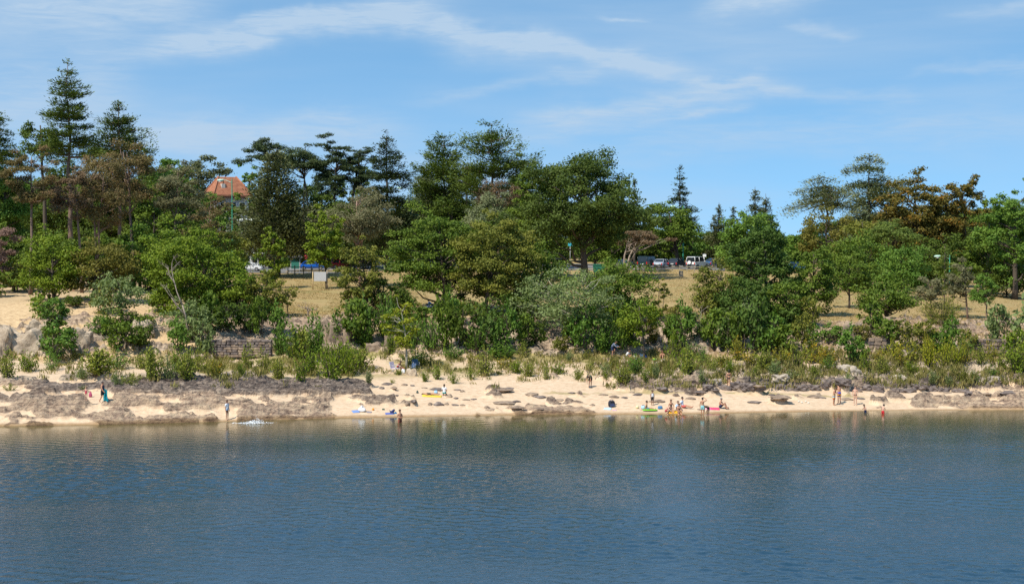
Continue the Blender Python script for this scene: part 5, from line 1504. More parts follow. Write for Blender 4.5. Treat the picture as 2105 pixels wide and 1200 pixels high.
# ------------------------------------------------------------------ lamp posts, signs, fences
def lamp_post(px, d, top, label, side=-1, base_py=None, extra=False):
    b = on_ground(px, d)
    H = P(px, top, d).z - b.z
    root = empty('street_lamp', b)
    tag(root, label, 'street lamp')
    tube_obj('post', [(0, 0, -0.2), (0, 0, H * 0.4), (0, 0, H)], [0.13, 0.10, 0.075], TEAL, root, 8)
    z = H - 0.6
    pts = [(side * 1.55 * math.sin(t * PI / 2) , 0, z + 0.55 * math.sin(t * PI * 0.62)) for t in np.linspace(0, 1, 9)]
    tube_obj('arm', pts, 0.05, PALEG, root)
    e = pts[-1]
    bm = bmesh.new()
    bmesh.ops.create_uvsphere(bm, u_segments=14, v_segments=8, radius=1.0)
    bmesh.ops.transform(bm, matrix=Matrix.Diagonal((0.52, 0.34, 0.2, 1)), verts=bm.verts)
    h = bm_obj('lamp_head', bm, PALEG, root, (e[0] + side * 0.25, 0, e[2] - 0.12), smooth=True)
    cyl('lens', 0.28, 0.1, (e[0] + side * 0.25, 0, e[2] - 0.3), LAMPL, h)
    h.children[0].location = (0, 0, -0.17)
    if extra:
        box('crossbar', (1.9, 0.09, 0.09), (0.35, 0, H * 0.66), TEAL, root)
        for k, x in enumerate((-0.55, -0.55)):
            bm = bmesh.new()
            bmesh.ops.create_uvsphere(bm, u_segments=12, v_segments=8, radius=0.36)
            bm_obj('globe', bm, pmat('grey_globe', (0.42, 0.40, 0.38), 0.5), root, (x - 0.1 * k, -0.1, H * 0.66 - 0.25 - k * 1.5), smooth=True)
    cyl('collar', 0.17, 0.5, (0, 0, H * 0.34), TEAL, root)
lamp_post(478, 276, 368, 'tall green street lamp with pale lamp head in front of the tiled house')
lamp_post(845, 296, 384, 'green lamp post with crossbar and globes beside the dark fir', extra=True)
lamp_post(1404, 313, 422, 'green street lamp standing beside the white off-roader')
lamp_post(1952, 262, 524, 'short street lamp half hidden among the lawn pines')
lamp_post(452, 345, 358, 'far street lamp just over the tiled roof')

def sign(px, d, H, label, plate, col, shape='round'):
    b = on_ground(px, d)
    root = empty('road_sign', b)
    tag(root, label, 'road sign')
    tube_obj('pole', [(0, 0, -0.1), (0, 0, H)], 0.045, GREYM, root)
    for k, (z, r, c) in enumerate(plate):
        if shape == 'round':
            o = cyl('plate', r, 0.04, (0, -0.06, z), c, root, (PI / 2, 0, 0), 20)
        else:
            o = box('plate', (r * 2, 0.04, r * 1.6), (0, -0.06, z), c, root)
sign(617, 284, 2.75, 'grey round-topped sign seen from the back by the noticeboard', [(2.45, 0.36, GREYM)], 0)
sign(629, 290, 4.4, 'tall sign pole with red-rimmed discs beside the blue car', [(2.9, 0.34, pmat('red_rim', (0.55, 0.05, 0.05), 0.5)), (2.1, 0.30, pmat('red_rim', (0.55, 0.05, 0.05), 0.5)), (3.9, 0.3, GREYM)], 0)
sign(515, 280, 2.6, 'thin grey sign post in front of the white hatchback', [(2.5, 0.12, GREYM)], 0)
sign(1448, 301, 2.3, 'small white sign between the white off-roader and the blue car', [(2.0, 0.28, WHITE)], 0, 'sq')
sign(1172, 280, 5.0, 'cyan sign board hanging in the shade under the great oak', [(4.6, 0.32, pmat('cyan_board', (0.05, 0.42, 0.55), 0.5))], 0, 'sq')
b = on_ground(643, 234)
root = empty('information_board', b)
tag(root, 'blank-backed white board on a yellow and a dark post on the lawn', 'sign')
s = mpp(234)
tube_obj('post', [(0, 0, -0.1), (0, 0, 36 * s)], 0.07, TANW, root)
tube_obj('post', [(29 * s, 0.2, -0.1), (29 * s, 0.2, 40 * s)], 0.08, WOOD, root)
box('panel', (25 * s, 0.05, 19 * s), (15.0 * s, -0.02, 27 * s), pmat('pale_panel', (0.42, 0.42, 0.42), 0.6), root)
# noticeboard shelter by the blue car
b = on_ground(607, 284)
root = empty('notice_board', b)
tag(root, 'green notice board under a small roof by the lawn fence', 'notice board')
for x in (-0.7, 0.7): box('post', (0.12, 0.12, 2.3), (x, 0, 1.15), GREYM, root)
box('board', (1.28, 0.06, 1.5), (0, -0.02, 1.3), pmat('green_board', (0.03, 0.16, 0.12), 0.5), root)
box('roof', (2.0, 0.9, 0.14), (0, 0, 2.38), pmat('dark_roof', (0.09, 0.085, 0.08), 0.8), root, rot=(R(12), 0, 0))

def rail_fence(pxs, d, H, label, rails, mat, r=0.06):
    pts = [on_ground(px, d) for px in pxs]
    o = pts[0]
    root = empty('rail_fence', o)
    tag(root, label, 'fence')
    L = [p - o for p in pts]
    for p in L:
        box('post', (r * 2, r * 2, H + 0.2), (p.x, p.y, p.z + H / 2), mat, root)
    for a, b in zip(L[:-1], L[1:]):
        for z in rails:
            tube_obj('rail', [(a.x, a.y - r * 1.3, a.z + z), (b.x, b.y - r * 1.3, b.z + z)], r * 0.9, mat, root)
rail_fence(range(1322, 1472, 15), 285, 0.85, 'low pale wooden rail in front of the cars beside the lawn', (0.72,), pmat('rail_timber', (0.30, 0.27, 0.20), 0.85, var=0.25), 0.06)
rail_fence((592, 606, 624, 640, 656, 672, 690), 276, 1.35, 'wooden post-and-rail fence at the back of the lawn by the notice board', (0.6, 1.2), WOOD, 0.07)
rail_fence(range(790, 1000, 21), 284, 0.7, 'low wooden rail between lawn and cars behind the dark-limbed oak', (0.6,), pmat('rail_timber', (0.30, 0.27, 0.20), 0.85, var=0.25), 0.06)
rail_fence(range(190, 330, 20), 228, 1.0, 'grey rail fence in the shade behind the picnic table', (0.5, 0.95), WOOD, 0.06)

def litter_bin():
    b = hit(1400, 569)
    root = empty('litter_bin', b)
    tag(root, 'slatted wooden litter bin standing alone on the dry lawn', 'litter bin')
    k = mpp(b.y / S) * 12.5
    cyl('liner', 0.30 * k, 0.92 * k, (0, 0, 0.47 * k), pmat('bin_liner', (0.06, 0.06, 0.055), 0.8), root)
    for i in range(12):
        a = i * PI / 6
        box('slat', (0.15 * k, 0.04 * k, 0.95 * k), (0.33 * k * math.cos(a), 0.33 * k * math.sin(a), 0.5 * k), WOOD, root, (0, 0, a + PI / 2))
    for z in (0.15, 0.85):
        cyl('hoop', 0.36 * k, 0.05 * k, (0, 0, z * k), GREYM, root)
litter_bin()
def slab():
    b = hit(1264, 557)
    root = empty('monument', b)
    tag(root, 'pale slanted stone slab at the lawn edge by the grey forked pine', 'stone slab')
    bm = bmesh.new()
    prism_bm(bm, [(-0.65, -0.1), (0.55, -0.1), (0.75, 1.35), (0.1, 1.35)], 0.8)
    bm_obj('slab', bm, CONC, root, bevel=0.03)
    box('plinth', (1.5, 1.0, 0.14), (0, 0, 0.03), CONC, root)
slab()
def container(px, d, label, col):
    b = on_ground(px, d)
    root = empty('recycling_bin', b)
    tag(root, label, 'recycling bin')
    m = pmat('bin_' + label.split()[0], col, 0.5)
    bm = bmesh.new()
    prism_bm(bm, [(-0.9, 0.15), (0.9, 0.15), (1.0, 1.25), (-1.0, 1.25)], 1.1)
    bm_obj('body', bm, m, root, bevel=0.04)
    bm = bmesh.new()
    prism_bm(bm, [(-1.05, 1.27), (1.05, 1.27), (0.85, 1.5), (-0.85, 1.5)], 1.2)
    bm_obj('lid', bm, m, root, bevel=0.03)
    for x in (-0.7, 0.7):
        for y in (-0.4, 0.4): cyl('wheel', 0.1, 0.06, (x, y, 0.1), TYRE, root, (PI / 2, 0, 0))
container(1232, 280, 'green recycling bin on wheels under the great oak', (0.03, 0.16, 0.09))
container(1250, 283, 'tan recycling bin on wheels beside the grey forked pine', (0.45, 0.30, 0.14))

# ------------------------------------------------------------------ cars
def car(px, d, heading, kind, col, label, py_lift=0.0, sc=1.0):
    b = on_ground(px, d)
    root = empty('parked_car', (b.x, b.y, b.z + 0.06), R(heading))
    tag(root, label, 'car', 'cars parked behind the lawn')
    cm = pmat('car_paint_' + '_'.join(str(int(c * 100)) for c in col), col, 0.22, spec=0.5, var=0.03)
    if kind == 'suv':
        L, W, h0, h1, h2 = 4.5, 1.8, 0.42, 1.12, 1.92
        hood, ws, rt, rr, rb = 2.1, 0.95, 0.55, -2.1, -2.2
    elif kind == 'van':
        L, W, h0, h1, h2 = 4.9, 1.9, 0.38, 1.15, 1.95
        hood, ws, rt, rr, rb = 2.35, 1.55, 0.95, -2.3, -2.4
    elif kind == 'hatch':
        L, W, h0, h1, h2 = 4.0, 1.72, 0.28, 0.92, 1.46
        hood, ws, rt, rr, rb = 1.9, 0.85, 0.2, -1.35, -1.9
    else:
        L, W, h0, h1, h2 = 4.4, 1.76, 0.28, 0.92, 1.42
        hood, ws, rt, rr, rb = 2.1, 0.9, 0.25, -1.1, -1.75
    hl = L / 2
    body = bmesh.new()
    prism_bm(body, [(-hl, h0 + 0.12), (-hl + 0.1, h0), (hl - 0.1, h0), (hl, h0 + 0.15), (hl - 0.03, h1 - 0.28), (hl - 0.25, h1 - 0.14), (ws, h1), (rb, h1 + 0.02), (-hl + 0.02, h1 - 0.2)], W)
    bo = bm_obj('body', body, cm, root, bevel=0.07)
    tp = lambda z: 1.0 - 0.16 * max(0, (z - h1)) / (h2 - h1)
    gl = bmesh.new()
    prism_bm(gl, [(ws - 0.02, h1 - 0.03), (rt, h2 - 0.05), (rr, h2 - 0.05), (rb + 0.05, h1 - 0.03)], W - 0.12, tp)
    bm_obj('window', gl, GLASS, root)
    rf = bmesh.new()
    prism_bm(rf, [(rt + 0.08, h2 - 0.07), (rt - 0.05, h2), (rr + 0.1, h2), (rr - 0.06, h2 - 0.09)], (W - 0.1) * 0.86)
    bm_obj('roof', rf, cm, root, bevel=0.03)
    for y in (-1, 1):
        for (x0, x1) in ((ws, rt + 0.03), ((rt + rr) / 2 + 0.05, (rt + rr) / 2), (rb, rr)):
            tube_obj('pillar', [(x0, y * (W / 2 - 0.05), h1 - 0.05), (x1, y * (W / 2 - 0.05) * 0.86, h2 - 0.05)], 0.05, cm, root, 4)
        box('mirror', (0.16, 0.2, 0.14), (ws - 0.25, y * (W / 2 + 0.08), h1 + 0.06), cm, root, bevel=0.03)
        for x in (hl * 0.62, -hl * 0.62):
            r = 0.36 if kind in ('suv', 'van') else 0.31
            w = cyl('tyre', r, 0.22, (x, y * (W / 2 - 0.09), r), TYRE, root, (PI / 2, 0, 0), 18)
            cyl('rim', r * 0.6, 0.235, (0, 0, 0), ALLOY, w, None, 14)
        box('headlight', (0.1, 0.34, 0.16), (hl - 0.06, y * (W / 2 - 0.26), h1 - 0.34), LAMPL, root, bevel=0.03)
        box('taillight', (0.08, 0.16, 0.34), (-hl + 0.0, y * (W / 2 - 0.14), h1 - 0.3), REDL, root, bevel=0.02)
    for x in (-hl, hl):
        box('bumper', (0.14, W * 0.96, 0.2), (x, 0, h0 + 0.16), cm if kind == 'hatch' else TYRE, root, bevel=0.04)
    box('number_plate', (0.03, 0.5, 0.11), (-hl - 0.08, 0, h0 + 0.3), WHITE, root)
    if kind == 'suv':
        w = cyl('spare_wheel', 0.36, 0.2, (-hl - 0.1, 0.1, 1.0), TYRE, root, (0, PI / 2, 0), 18)
        cyl('cover', 0.3, 0.22, (0, 0, 0), WHITE if col[0] > 0.5 else TYRE, w, None, 16)
    root.scale = (sc,) * 3
    return root
K = dict
car(513, 286, 0, 'hatch', (0.72, 0.72, 0.72), 'white hatchback at the end of the lawn, behind the thin grey sign post')
car(642, 290, 5, 'sedan', (0.012, 0.11, 0.50), 'bright blue car behind the wooden fence')
car(706, 300, 0, 'hatch', (0.40, 0.02, 0.03), 'red car glimpsed through the bright young tree')
car(744, 298, 0, 'sedan', (0.05, 0.05, 0.06), 'black car behind the olive cliff-top oak')
car(786, 304, 0, 'van', (0.42, 0.46, 0.50), 'silver van between the olive oak and the weeping pine')
car(846, 300, 0, 'hatch', (0.70, 0.71, 0.72), 'white car below the globe lamp post')
car(896, 302, 0, 'van', (0.72, 0.73, 0.73), 'white van behind the dark-limbed oak')
car(950, 302, 0, 'sedan', (0.30, 0.33, 0.36), 'grey car between the two cliff-top oaks')
car(1004, 304, 0, 'hatch', (0.04, 0.08, 0.20), 'dark blue car behind the cliff-top oak with slender trunk')
car(1286, 297, 60, 'sedan', (0.02, 0.05, 0.10), 'navy car beside the grey forked pine')
car(1332, 296, 62, 'van', (0.012, 0.03, 0.035), 'black people carrier, largest dark vehicle of the row')
car(1362, 296, 62, 'sedan', (0.35, 0.39, 0.44), 'silver-blue car between the black people carrier and the leaning oak')
car(1392, 297, 60, 'hatch', (0.03, 0.035, 0.045), 'dark car with red tail light behind the leaning trunk')
car(1434, 295, 52, 'suv', (0.74, 0.74, 0.73), 'white boxy off-roader with a spare wheel on its tail')
car(1472, 306, 40, 'sedan', (0.02, 0.09, 0.22), 'blue car behind the strolling man')
car(1640, 296, 0, 'sedan', (0.02, 0.10, 0.30), 'blue car glimpsed between the ivy-clad tree and bushy oak')
car(22, 262, 10, 'van', (0.70, 0.72, 0.70), 'white van among the trees at the picture edge')
car(142, 266, 80, 'hatch', (0.45, 0.05, 0.05), 'red and white car among the pine stems on the bluff')
car(200, 268, 0, 'hatch', (0.68, 0.68, 0.70), 'pale car behind the forked pine')
car(36, 240, 0, 'sedan', (0.05, 0.055, 0.065), 'dark car in the shade under the mauve-needled pine')
car(232, 264, 0, 'hatch', (0.60, 0.55, 0.55), 'pinkish-white car behind the twin pine stems')
# ------------------------------------------------------------------ picnic table and bench on the bluff
def picnic_table(px, py, label, rz):
    b = hit(px, py)
    root = empty('picnic_table', b, R(rz))
    tag(root, label, 'picnic table')
    for i in range(4): box('plank', (1.7, 0.17, 0.04), (0, -0.28 + 0.187 * i, 0.75), WOOD, root)
    for y in (-0.68, 0.68):
        for k in (-0.09, 0.09): box('seat_plank', (1.7, 0.16, 0.04), (0, y + k, 0.44), WOOD, root)
    for x in (-0.6, 0.6):
        for s in (-1, 1):
            tube_obj('leg', [(x, s * 0.62, -0.05), (x, s * 0.25, 0.73)], 0.045, WOOD, root, 4)
        box('crossbeam', (0.06, 1.5, 0.1), (x + 0.07, 0, 0.38), WOOD, root)
picnic_table(148, 598, 'wooden picnic table with families sitting on the bluff', 6)
picnic_table(72, 600, 'empty picnic table beside the bare pine stem', -8)

# ------------------------------------------------------------------ people
SKIN = {'fair': pmat('skin_fair', (0.56, 0.33, 0.23), 0.55, var=0.06), 'tan': pmat('skin_tanned', (0.42, 0.21, 0.125), 0.55, var=0.06), 'dark': pmat('skin_dark', (0.24, 0.12, 0.075), 0.55, var=0.06)}
EYE = pmat('eye', (0.03, 0.02, 0.02), 0.3)
LIP = pmat('lips', (0.42, 0.13, 0.11), 0.5)
HAIR = {'brown': pmat('brown_hair', (0.055, 0.032, 0.02), 0.7), 'black': pmat('black_hair', (0.015, 0.012, 0.011), 0.65), 'blond': pmat('fair_hair', (0.26, 0.17, 0.08), 0.7), 'grey': pmat('grey_hair', (0.22, 0.21, 0.20), 0.7), 'cap': pmat('dark_cap', (0.05, 0.04, 0.04), 0.8)}
def cloth(name, col, rough=0.85): return pmat('cloth_' + name, col, rough, var=0.1, scale=14)
C_NAVY, C_BLACK, C_WHITE = cloth('navy', (0.015, 0.025, 0.075)), cloth('black', (0.015, 0.015, 0.018)), cloth('white', (0.72, 0.73, 0.75))
C_RED, C_LBLUE, C_TEALB = cloth('red', (0.55, 0.02, 0.03)), cloth('light_blue', (0.42, 0.58, 0.78)), cloth('pale_teal', (0.28, 0.56, 0.58))
def bands(name, stops):
    """cloth woven in level colour bands"""
    if name in MAT: return MAT[name]
    m = bpy.data.materials.new(name)
    m.use_nodes = True
    M = NT(m.node_tree)
    t = M.n('ShaderNodeTexCoord')
    s = M.n('ShaderNodeSeparateXYZ')
    M.l(t.outputs['Object'], s.inputs[0])
    f = M.math('DIVIDE', M.math('SUBTRACT', s.outputs[2], 0.6), 0.5)
    M.l(M.ramp(f, stops, 'CONSTANT'), m.node_tree.nodes['Principled BSDF'].inputs['Base Color'])
    m.node_tree.nodes['Principled BSDF'].inputs['Roughness'].default_value = 0.85
    MAT[name] = m
    return m
C_STRIPE = bands('cloth_striped', [(0.0, (0.60, 0.12, 0.03)), (0.16, (0.55, 0.40, 0.06)), (0.24, (0.30, 0.55, 0.55)), (0.42, (0.05, 0.25, 0.45)), (0.50, (0.55, 0.03, 0.05)), (0.58, (0.65, 0.45, 0.08)), (0.68, (0.08, 0.35, 0.42)), (0.74, (0.03, 0.03, 0.06))])
C_TRUNK = bands('cloth_blue_orange', [(0.0, (0.06, 0.07, 0.40)), (0.26, (0.02, 0.02, 0.04)), (0.34, (0.62, 0.30, 0.02)), (0.58, (0.03, 0.03, 0.06)), (0.64, (0.06, 0.08, 0.50))])
C_PURPLE = bands('cloth_purple_red', [(0.0, (0.45, 0.05, 0.07)), (0.5, (0.14, 0.03, 0.20))])

STAND = dict(pelvis=(0, 0, .95), spine=(0, -.01, 1.10), chest=(0, 0, 1.28), neckb=(0, .01, 1.44), neck=(0, -.005, 1.50), h1=(0, -.02, 1.565), h2=(0, -.015, 1.64), h3=(0, 0, 1.705),
             sh=(.165, .01, 1.385), el=(.225, .03, 1.11), wr=(.245, -.03, .87), ha=(.25, -.05, .79), hip=(.092, 0, .90), kn=(.10, -.015, .49), an=(.10, .02, .085), toe=(.12, -.15, .035), hf=(0, -1, 0))
def pose(base=None, **kw):
    p = dict(STAND if base is None else base)
    p.update(kw)
    return p
POSES = {
    'stand': STAND,
    'walk': pose(knL=(.09, -.14, .51), anL=(.09, -.20, .10), toeL=(.10, -.36, .05), knR=(-.09, .02, .50), anR=(-.09, .26, .13), toeR=(-.10, .14, .03), elL=(.23, .12, 1.12), wrL=(.24, .10, .88), haL=(.24, .08, .80), elR=(-.23, -.10, 1.12), wrR=(-.24, -.26, .95), haR=(-.24, -.32, .89)),
    'hold': pose(el=(.24, .02, 1.14), wr=(.11, -.24, 1.10), ha=(.04, -.29, 1.11)),
    'arm_head': pose(elR=(-.40, -.03, 1.50), wrR=(-.19, -.10, 1.68), haR=(-.09, -.08, 1.73)),
    'arm_out': pose(elR=(-.40, -.02, 1.20), wrR=(-.62, -.04, 1.24), haR=(-.71, -.05, 1.24), elL=(.25, -.02, 1.14), wrL=(.22, -.22, 1.02), haL=(.2, -.29, 1.0)),
    'lean': pose(chest=(0, -.05, 1.27), neckb=(0, -.12, 1.42), neck=(0, -.16, 1.47), h1=(0, -.21, 1.52), h2=(0, -.25, 1.59), h3=(0, -.27, 1.65), sh=(.165, -.08, 1.37), el=(.22, -.16, 1.12), wr=(.12, -.36, 1.16), ha=(.08, -.42, 1.2), hf=(0, -.9, -.4)),
    'bend': pose(pelvis=(0, .12, .94), spine=(0, -.02, 1.04), chest=(0, -.22, 1.05), neckb=(0, -.38, 1.0), neck=(0, -.44, .97), h1=(0, -.50, .94), h2=(0, -.57, .91), h3=(0, -.63, .87), sh=(.165, -.33, .98), el=(.19, -.36, .70), wr=(.13, -.40, .46), ha=(.11, -.42, .38), hip=(.092, .10, .89), kn=(.10, .04, .48), hf=(0, -.4, -.9)),
    'sit_knees': pose(pelvis=(0, 0, .14), spine=(0, .0, .29), chest=(0, -.03, .47), neckb=(0, -.08, .62), neck=(0, -.10, .68), h1=(0, -.13, .74), h2=(0, -.135, .815), h3=(0, -.12, .88), sh=(.165, -.06, .57), el=(.24, -.22, .36), wr=(.17, -.42, .44), ha=(.08, -.46, .46), hip=(.092, -.03, .13), kn=(.13, -.40, .47), an=(.13, -.60, .085), toe=(.14, -.77, .035)),
    'sit_legs': pose(pelvis=(0, 0, .14), spine=(0, .03, .29), chest=(0, .05, .47), neckb=(0, .04, .63), neck=(0, .03, .69), h1=(0, .0, .755), h2=(0, .005, .83), h3=(0, .02, .895), sh=(.165, .04, .58), el=(.26, .14, .32), wr=(.28, .2, .09), ha=(.29, .24, .04), hip=(.092, -.03, .13), kn=(.14, -.45, .18), an=(.13, -.84, .07), toe=(.15, -.90, .2)),
    'kneel': pose(pelvis=(0, 0, .32), spine=(0, -.01, .47), chest=(0, -.02, .65), neckb=(0, -.02, .80), neck=(0, -.04, .86), h1=(0, -.06, .925), h2=(0, -.055, 1.0), h3=(0, -.04, 1.065), sh=(.165, -.02, .75), el=(.24, -.06, .49), wr=(.17, -.27, .36), ha=(.12, -.33, .33), hip=(.092, -.03, .28), kn=(.17, -.38, .09), an=(.12, .03, .07), toe=(.11, .17, .04)),
    'crouch': pose(pelvis=(0, .17, .34), spine=(0, .07, .47), chest=(0, -.09, .60), neckb=(0, -.22, .69), neck=(0, -.27, .72), h1=(0, -.34, .74), h2=(0, -.40, .79), h3=(0, -.43, .85), sh=(.165, -.16, .65), el=(.22, -.36, .45), wr=(.16, -.55, .28), ha=(.13, -.61, .22), hip=(.092, .12, .32), kn=(.16, -.28, .48), an=(.13, -.02, .09), toe=(.14, -.19, .035), hf=(0, -.8, -.5)),
    'lie': pose(pelvis=(0, 0, .13), spine=(0, .16, .13), chest=(0, .35, .14), neckb=(0, .50, .13), neck=(0, .56, .12), h1=(0, .63, .12), h2=(0, .705, .12), h3=(0, .77, .11), sh=(.165, .43, .12), el=(.27, .2, .07), wr=(.28, -.03, .06), ha=(.28, -.11, .05), hip=(.092, -.05, .12), kn=(.11, -.46, .14), an=(.11, -.86, .08), toe=(.13, -.90, .20), hf=(0, 0, 1)),
    'prop': pose(pelvis=(0, 0, .13), spine=(0, .13, .19), chest=(0, .27, .31), neckb=(0, .37, .44), neck=(0, .40, .50), h1=(0, .42, .56), h2=(0, .43, .64), h3=(0, .45, .7), sh=(.165, .34, .40), el=(.22, .45, .10), wr=(.2, .24, .06), ha=(.2, .16, .05), hip=(.092, -.05, .12), kn=(.11, -.45, .22), an=(.11, -.84, .08), toe=(.13, -.90, .20)),
    'chair': pose(pelvis=(0, .04, .46), spine=(0, -.02, .60), chest=(0, -.13, .76), neckb=(0, -.24, .88), neck=(0, -.28, .93), h1=(0, -.33, .98), h2=(0, -.36, 1.05), h3=(0, -.37, 1.12), sh=(.165, -.18, .83), el=(.22, -.30, .58), wr=(.12, -.52, .56), ha=(.07, -.58, .55), hip=(.092, .0, .45), kn=(.12, -.42, .48), an=(.11, -.44, .085), toe=(.12, -.61, .035)),
    'ride': pose(pelvis=(0, .12, .98), spine=(0, .04, 1.12), chest=(0, -.10, 1.26), neckb=(0, -.24, 1.36), neck=(0, -.29, 1.40), h1=(0, -.34, 1.44), h2=(0, -.38, 1.51), h3=(0, -.39, 1.57), sh=(.165, -.17, 1.32), el=(.22, -.36, 1.12), wr=(.22, -.56, 1.0), ha=(.22, -.62, 1.0), hip=(.092, .10, .93), knL=(.1, -.18, .72), anL=(.1, .02, .40), toeL=(.1, -.14, .34), knR=(-.1, -.02, .52), anR=(-.14, .03, .09), toeR=(-.15, -.13, .04)),
}
RAD = dict(pelvis=(.125, .105), spine=(.115, .09), chest=(.135, .10), neckb=(.075, .07), neck=(.052, .052), h1=(.07, .075), h2=(.082, .095), h3=(.055, .065), sh=(.058, .058), el=(.041, .041), wr=(.029, .029), ha=(.036, .022), hip=(.092, .092), kn=(.058, .058), an=(.038, .038), toe=(.034, .034))
BONES = [('pelvis', 'spine'), ('spine', 'chest'), ('chest', 'neckb'), ('neckb', 'neck'), ('neck', 'h1'), ('h1', 'h2'), ('h2', 'h3')]
for s_ in 'LR':
    BONES += [('chest', 'sh' + s_), ('sh' + s_, 'el' + s_), ('el' + s_, 'wr' + s_), ('wr' + s_, 'ha' + s_), ('pelvis', 'hip' + s_), ('hip' + s_, 'kn' + s_), ('kn' + s_, 'an' + s_), ('an' + s_, 'toe' + s_)]
# what each garment covers: (bone start, from, to)
COVER = {
    'trunks': [('pelvis-spine', -1, .55), ('pelvis-hip', -1, 2), ('hip-kn', -1, .55)],
    'shorts': [('pelvis-spine', -1, .55), ('pelvis-hip', -1, 2), ('hip-kn', -1, .72)],
    'trousers': [('pelvis-spine', -1, .6), ('pelvis-hip', -1, 2), ('hip-kn', -1, 2), ('kn-an', -1, .9)],
    'briefs': [('pelvis-spine', -1, .15), ('pelvis-hip', -1, 2), ('hip-kn', -1, .08)],
    'bikini_top': [('spine-chest', .62, 2), ('chest-neckb', -1, .22)],
    'swimsuit': [('pelvis-spine', -1, 2), ('spine-chest', -1, 2), ('chest-neckb', -1, .45), ('pelvis-hip', -1, 2), ('hip-kn', -1, .08)],
    'top': [('pelvis-spine', .3, 2), ('spine-chest', -1, 2), ('chest-neckb', -1, .75), ('chest-sh', -1, .7)],
    'shirt': [('pelvis-spine', .1, 2), ('spine-chest', -1, 2), ('chest-neckb', -1, .9), ('chest-sh', -1, 2), ('sh-el', -1, .62)],
    'jacket': [('pelvis-spine', .1, 2), ('spine-chest', -1, 2), ('chest-neckb', -1, .9), ('chest-sh', -1, 2), ('sh-el', -1, 2), ('el-wr', -1, .9)],
    'skirt': [('pelvis-spine', -1, .5), ('pelvis-hip', -1, 2), ('hip-kn', -1, .75)],
}
BODIES = {}
def joints(pname):
    p = POSES[pname]
    J = {}
    for k in ('pelvis', 'spine', 'chest', 'neckb', 'neck', 'h1', 'h2', 'h3'):
        J[k] = np.array(p[k], float)
    for k in ('sh', 'el', 'wr', 'ha', 'hip', 'kn', 'an', 'toe'):
        for s, sg in (('L', 1), ('R', -1)):
            v = p.get(k + s)
            if v is None:
                v = (p[k][0] * sg, p[k][1], p[k][2])
            J[k + s] = np.array(v, float)
    return J, np.array(p['hf'], float)
def body_arrays(pname, build, child):
    """verts, faces, material index, bone of each face"""
    key = (pname, build, child)
    if key in BODIES: return BODIES[key]
    J, hf = joints(pname)
    names = list(J)
    me = bpy.data.meshes.new('skin_tmp')
    me.from_pydata([tuple(J[n]) for n in names], [(names.index(a), names.index(b)) for a, b in BONES], [])
    ob = bpy.data.objects.new('skin_tmp', me)
    COL.objects.link(ob)
    md = ob.modifiers.new('skin', 'SKIN')
    md.use_smooth_shade = True
    sk = me.skin_vertices[0].data
    for i, n in enumerate(names):
        r = RAD[n.rstrip('LR') if n[:-1] in RAD else n]
        g = build if n[0] not in 'n' and not n.startswith('h1') and n not in ('h2', 'h3') else 1.0
        if child and n in ('h1', 'h2', 'h3'): g *= 1.22
        sk[i].radius = (r[0] * g, r[1] * g)
        sk[i].use_root = (n == 'pelvis')
    ss = ob.modifiers.new('sub', 'SUBSURF')
    ss.levels = ss.render_levels = 1
    ev = ob.evaluated_get(bpy.context.evaluated_depsgraph_get())
    em = ev.to_mesh()
    V = np.array([v.co[:] for v in em.vertices])
    F = [tuple(p.vertices) for p in em.polygons]
    ev.to_mesh_clear()
    bpy.data.objects.remove(ob)
    bpy.data.meshes.remove(me)
    C = np.array([V[list(f)].mean(0) for f in F])
    best, bone, par = np.full(len(F), 9.0), np.zeros(len(F), int), np.zeros(len(F))
    for i, (a, b) in enumerate(BONES):
        A, Bv = J[a], J[b] - J[a]
        t = (C - A) @ Bv / (Bv @ Bv)
        q = A + np.clip(t, 0, 1)[:, None] * Bv
        dd = np.linalg.norm(C - q, axis=1)
        u = dd < best
        best[u], bone[u], par[u] = dd[u], i, t[u]
    BODIES[key] = (J, hf, V, F, bone, par)
    return BODIES[key]
def normals(V, F):
    Nn = np.zeros_like(V)
    for f in F:
        n = np.cross(V[f[1]] - V[f[0]], V[f[2]] - V[f[0]])
        for i in f: Nn[i] += n
    return Nn / (np.linalg.norm(Nn, axis=1, keepdims=True) + 1e-12)
def frame_of(hf, up):
    f = hf / np.linalg.norm(hf)
    u = up - f * (up @ f)
    u /= np.linalg.norm(u)
    return f, u, np.cross(u, f)
def ellipsoid(c, ax, segs=8, rings=5):
    """ax: three axis vectors scaled"""
    V = [c + ax[2], c - ax[2]]
    for i in range(1, rings):
        a = PI * i / rings
        for j in range(segs):
            b = 2 * PI * j / segs
            V.append(c + ax[2] * math.cos(a) + (ax[0] * math.cos(b) + ax[1] * math.sin(b)) * math.sin(a))
    F = []
    for j in range(segs):
        F.append((0, 2 + j, 2 + (j + 1) % segs))
        e = 2 + (rings - 2) * segs
        F.append((1, e + (j + 1) % segs, e + j))
        for i in range(rings - 2):
            q = 2 + i * segs
            F.append((q + j, q + segs + j, q + segs + (j + 1) % segs, q + (j + 1) % segs))
    return V, F
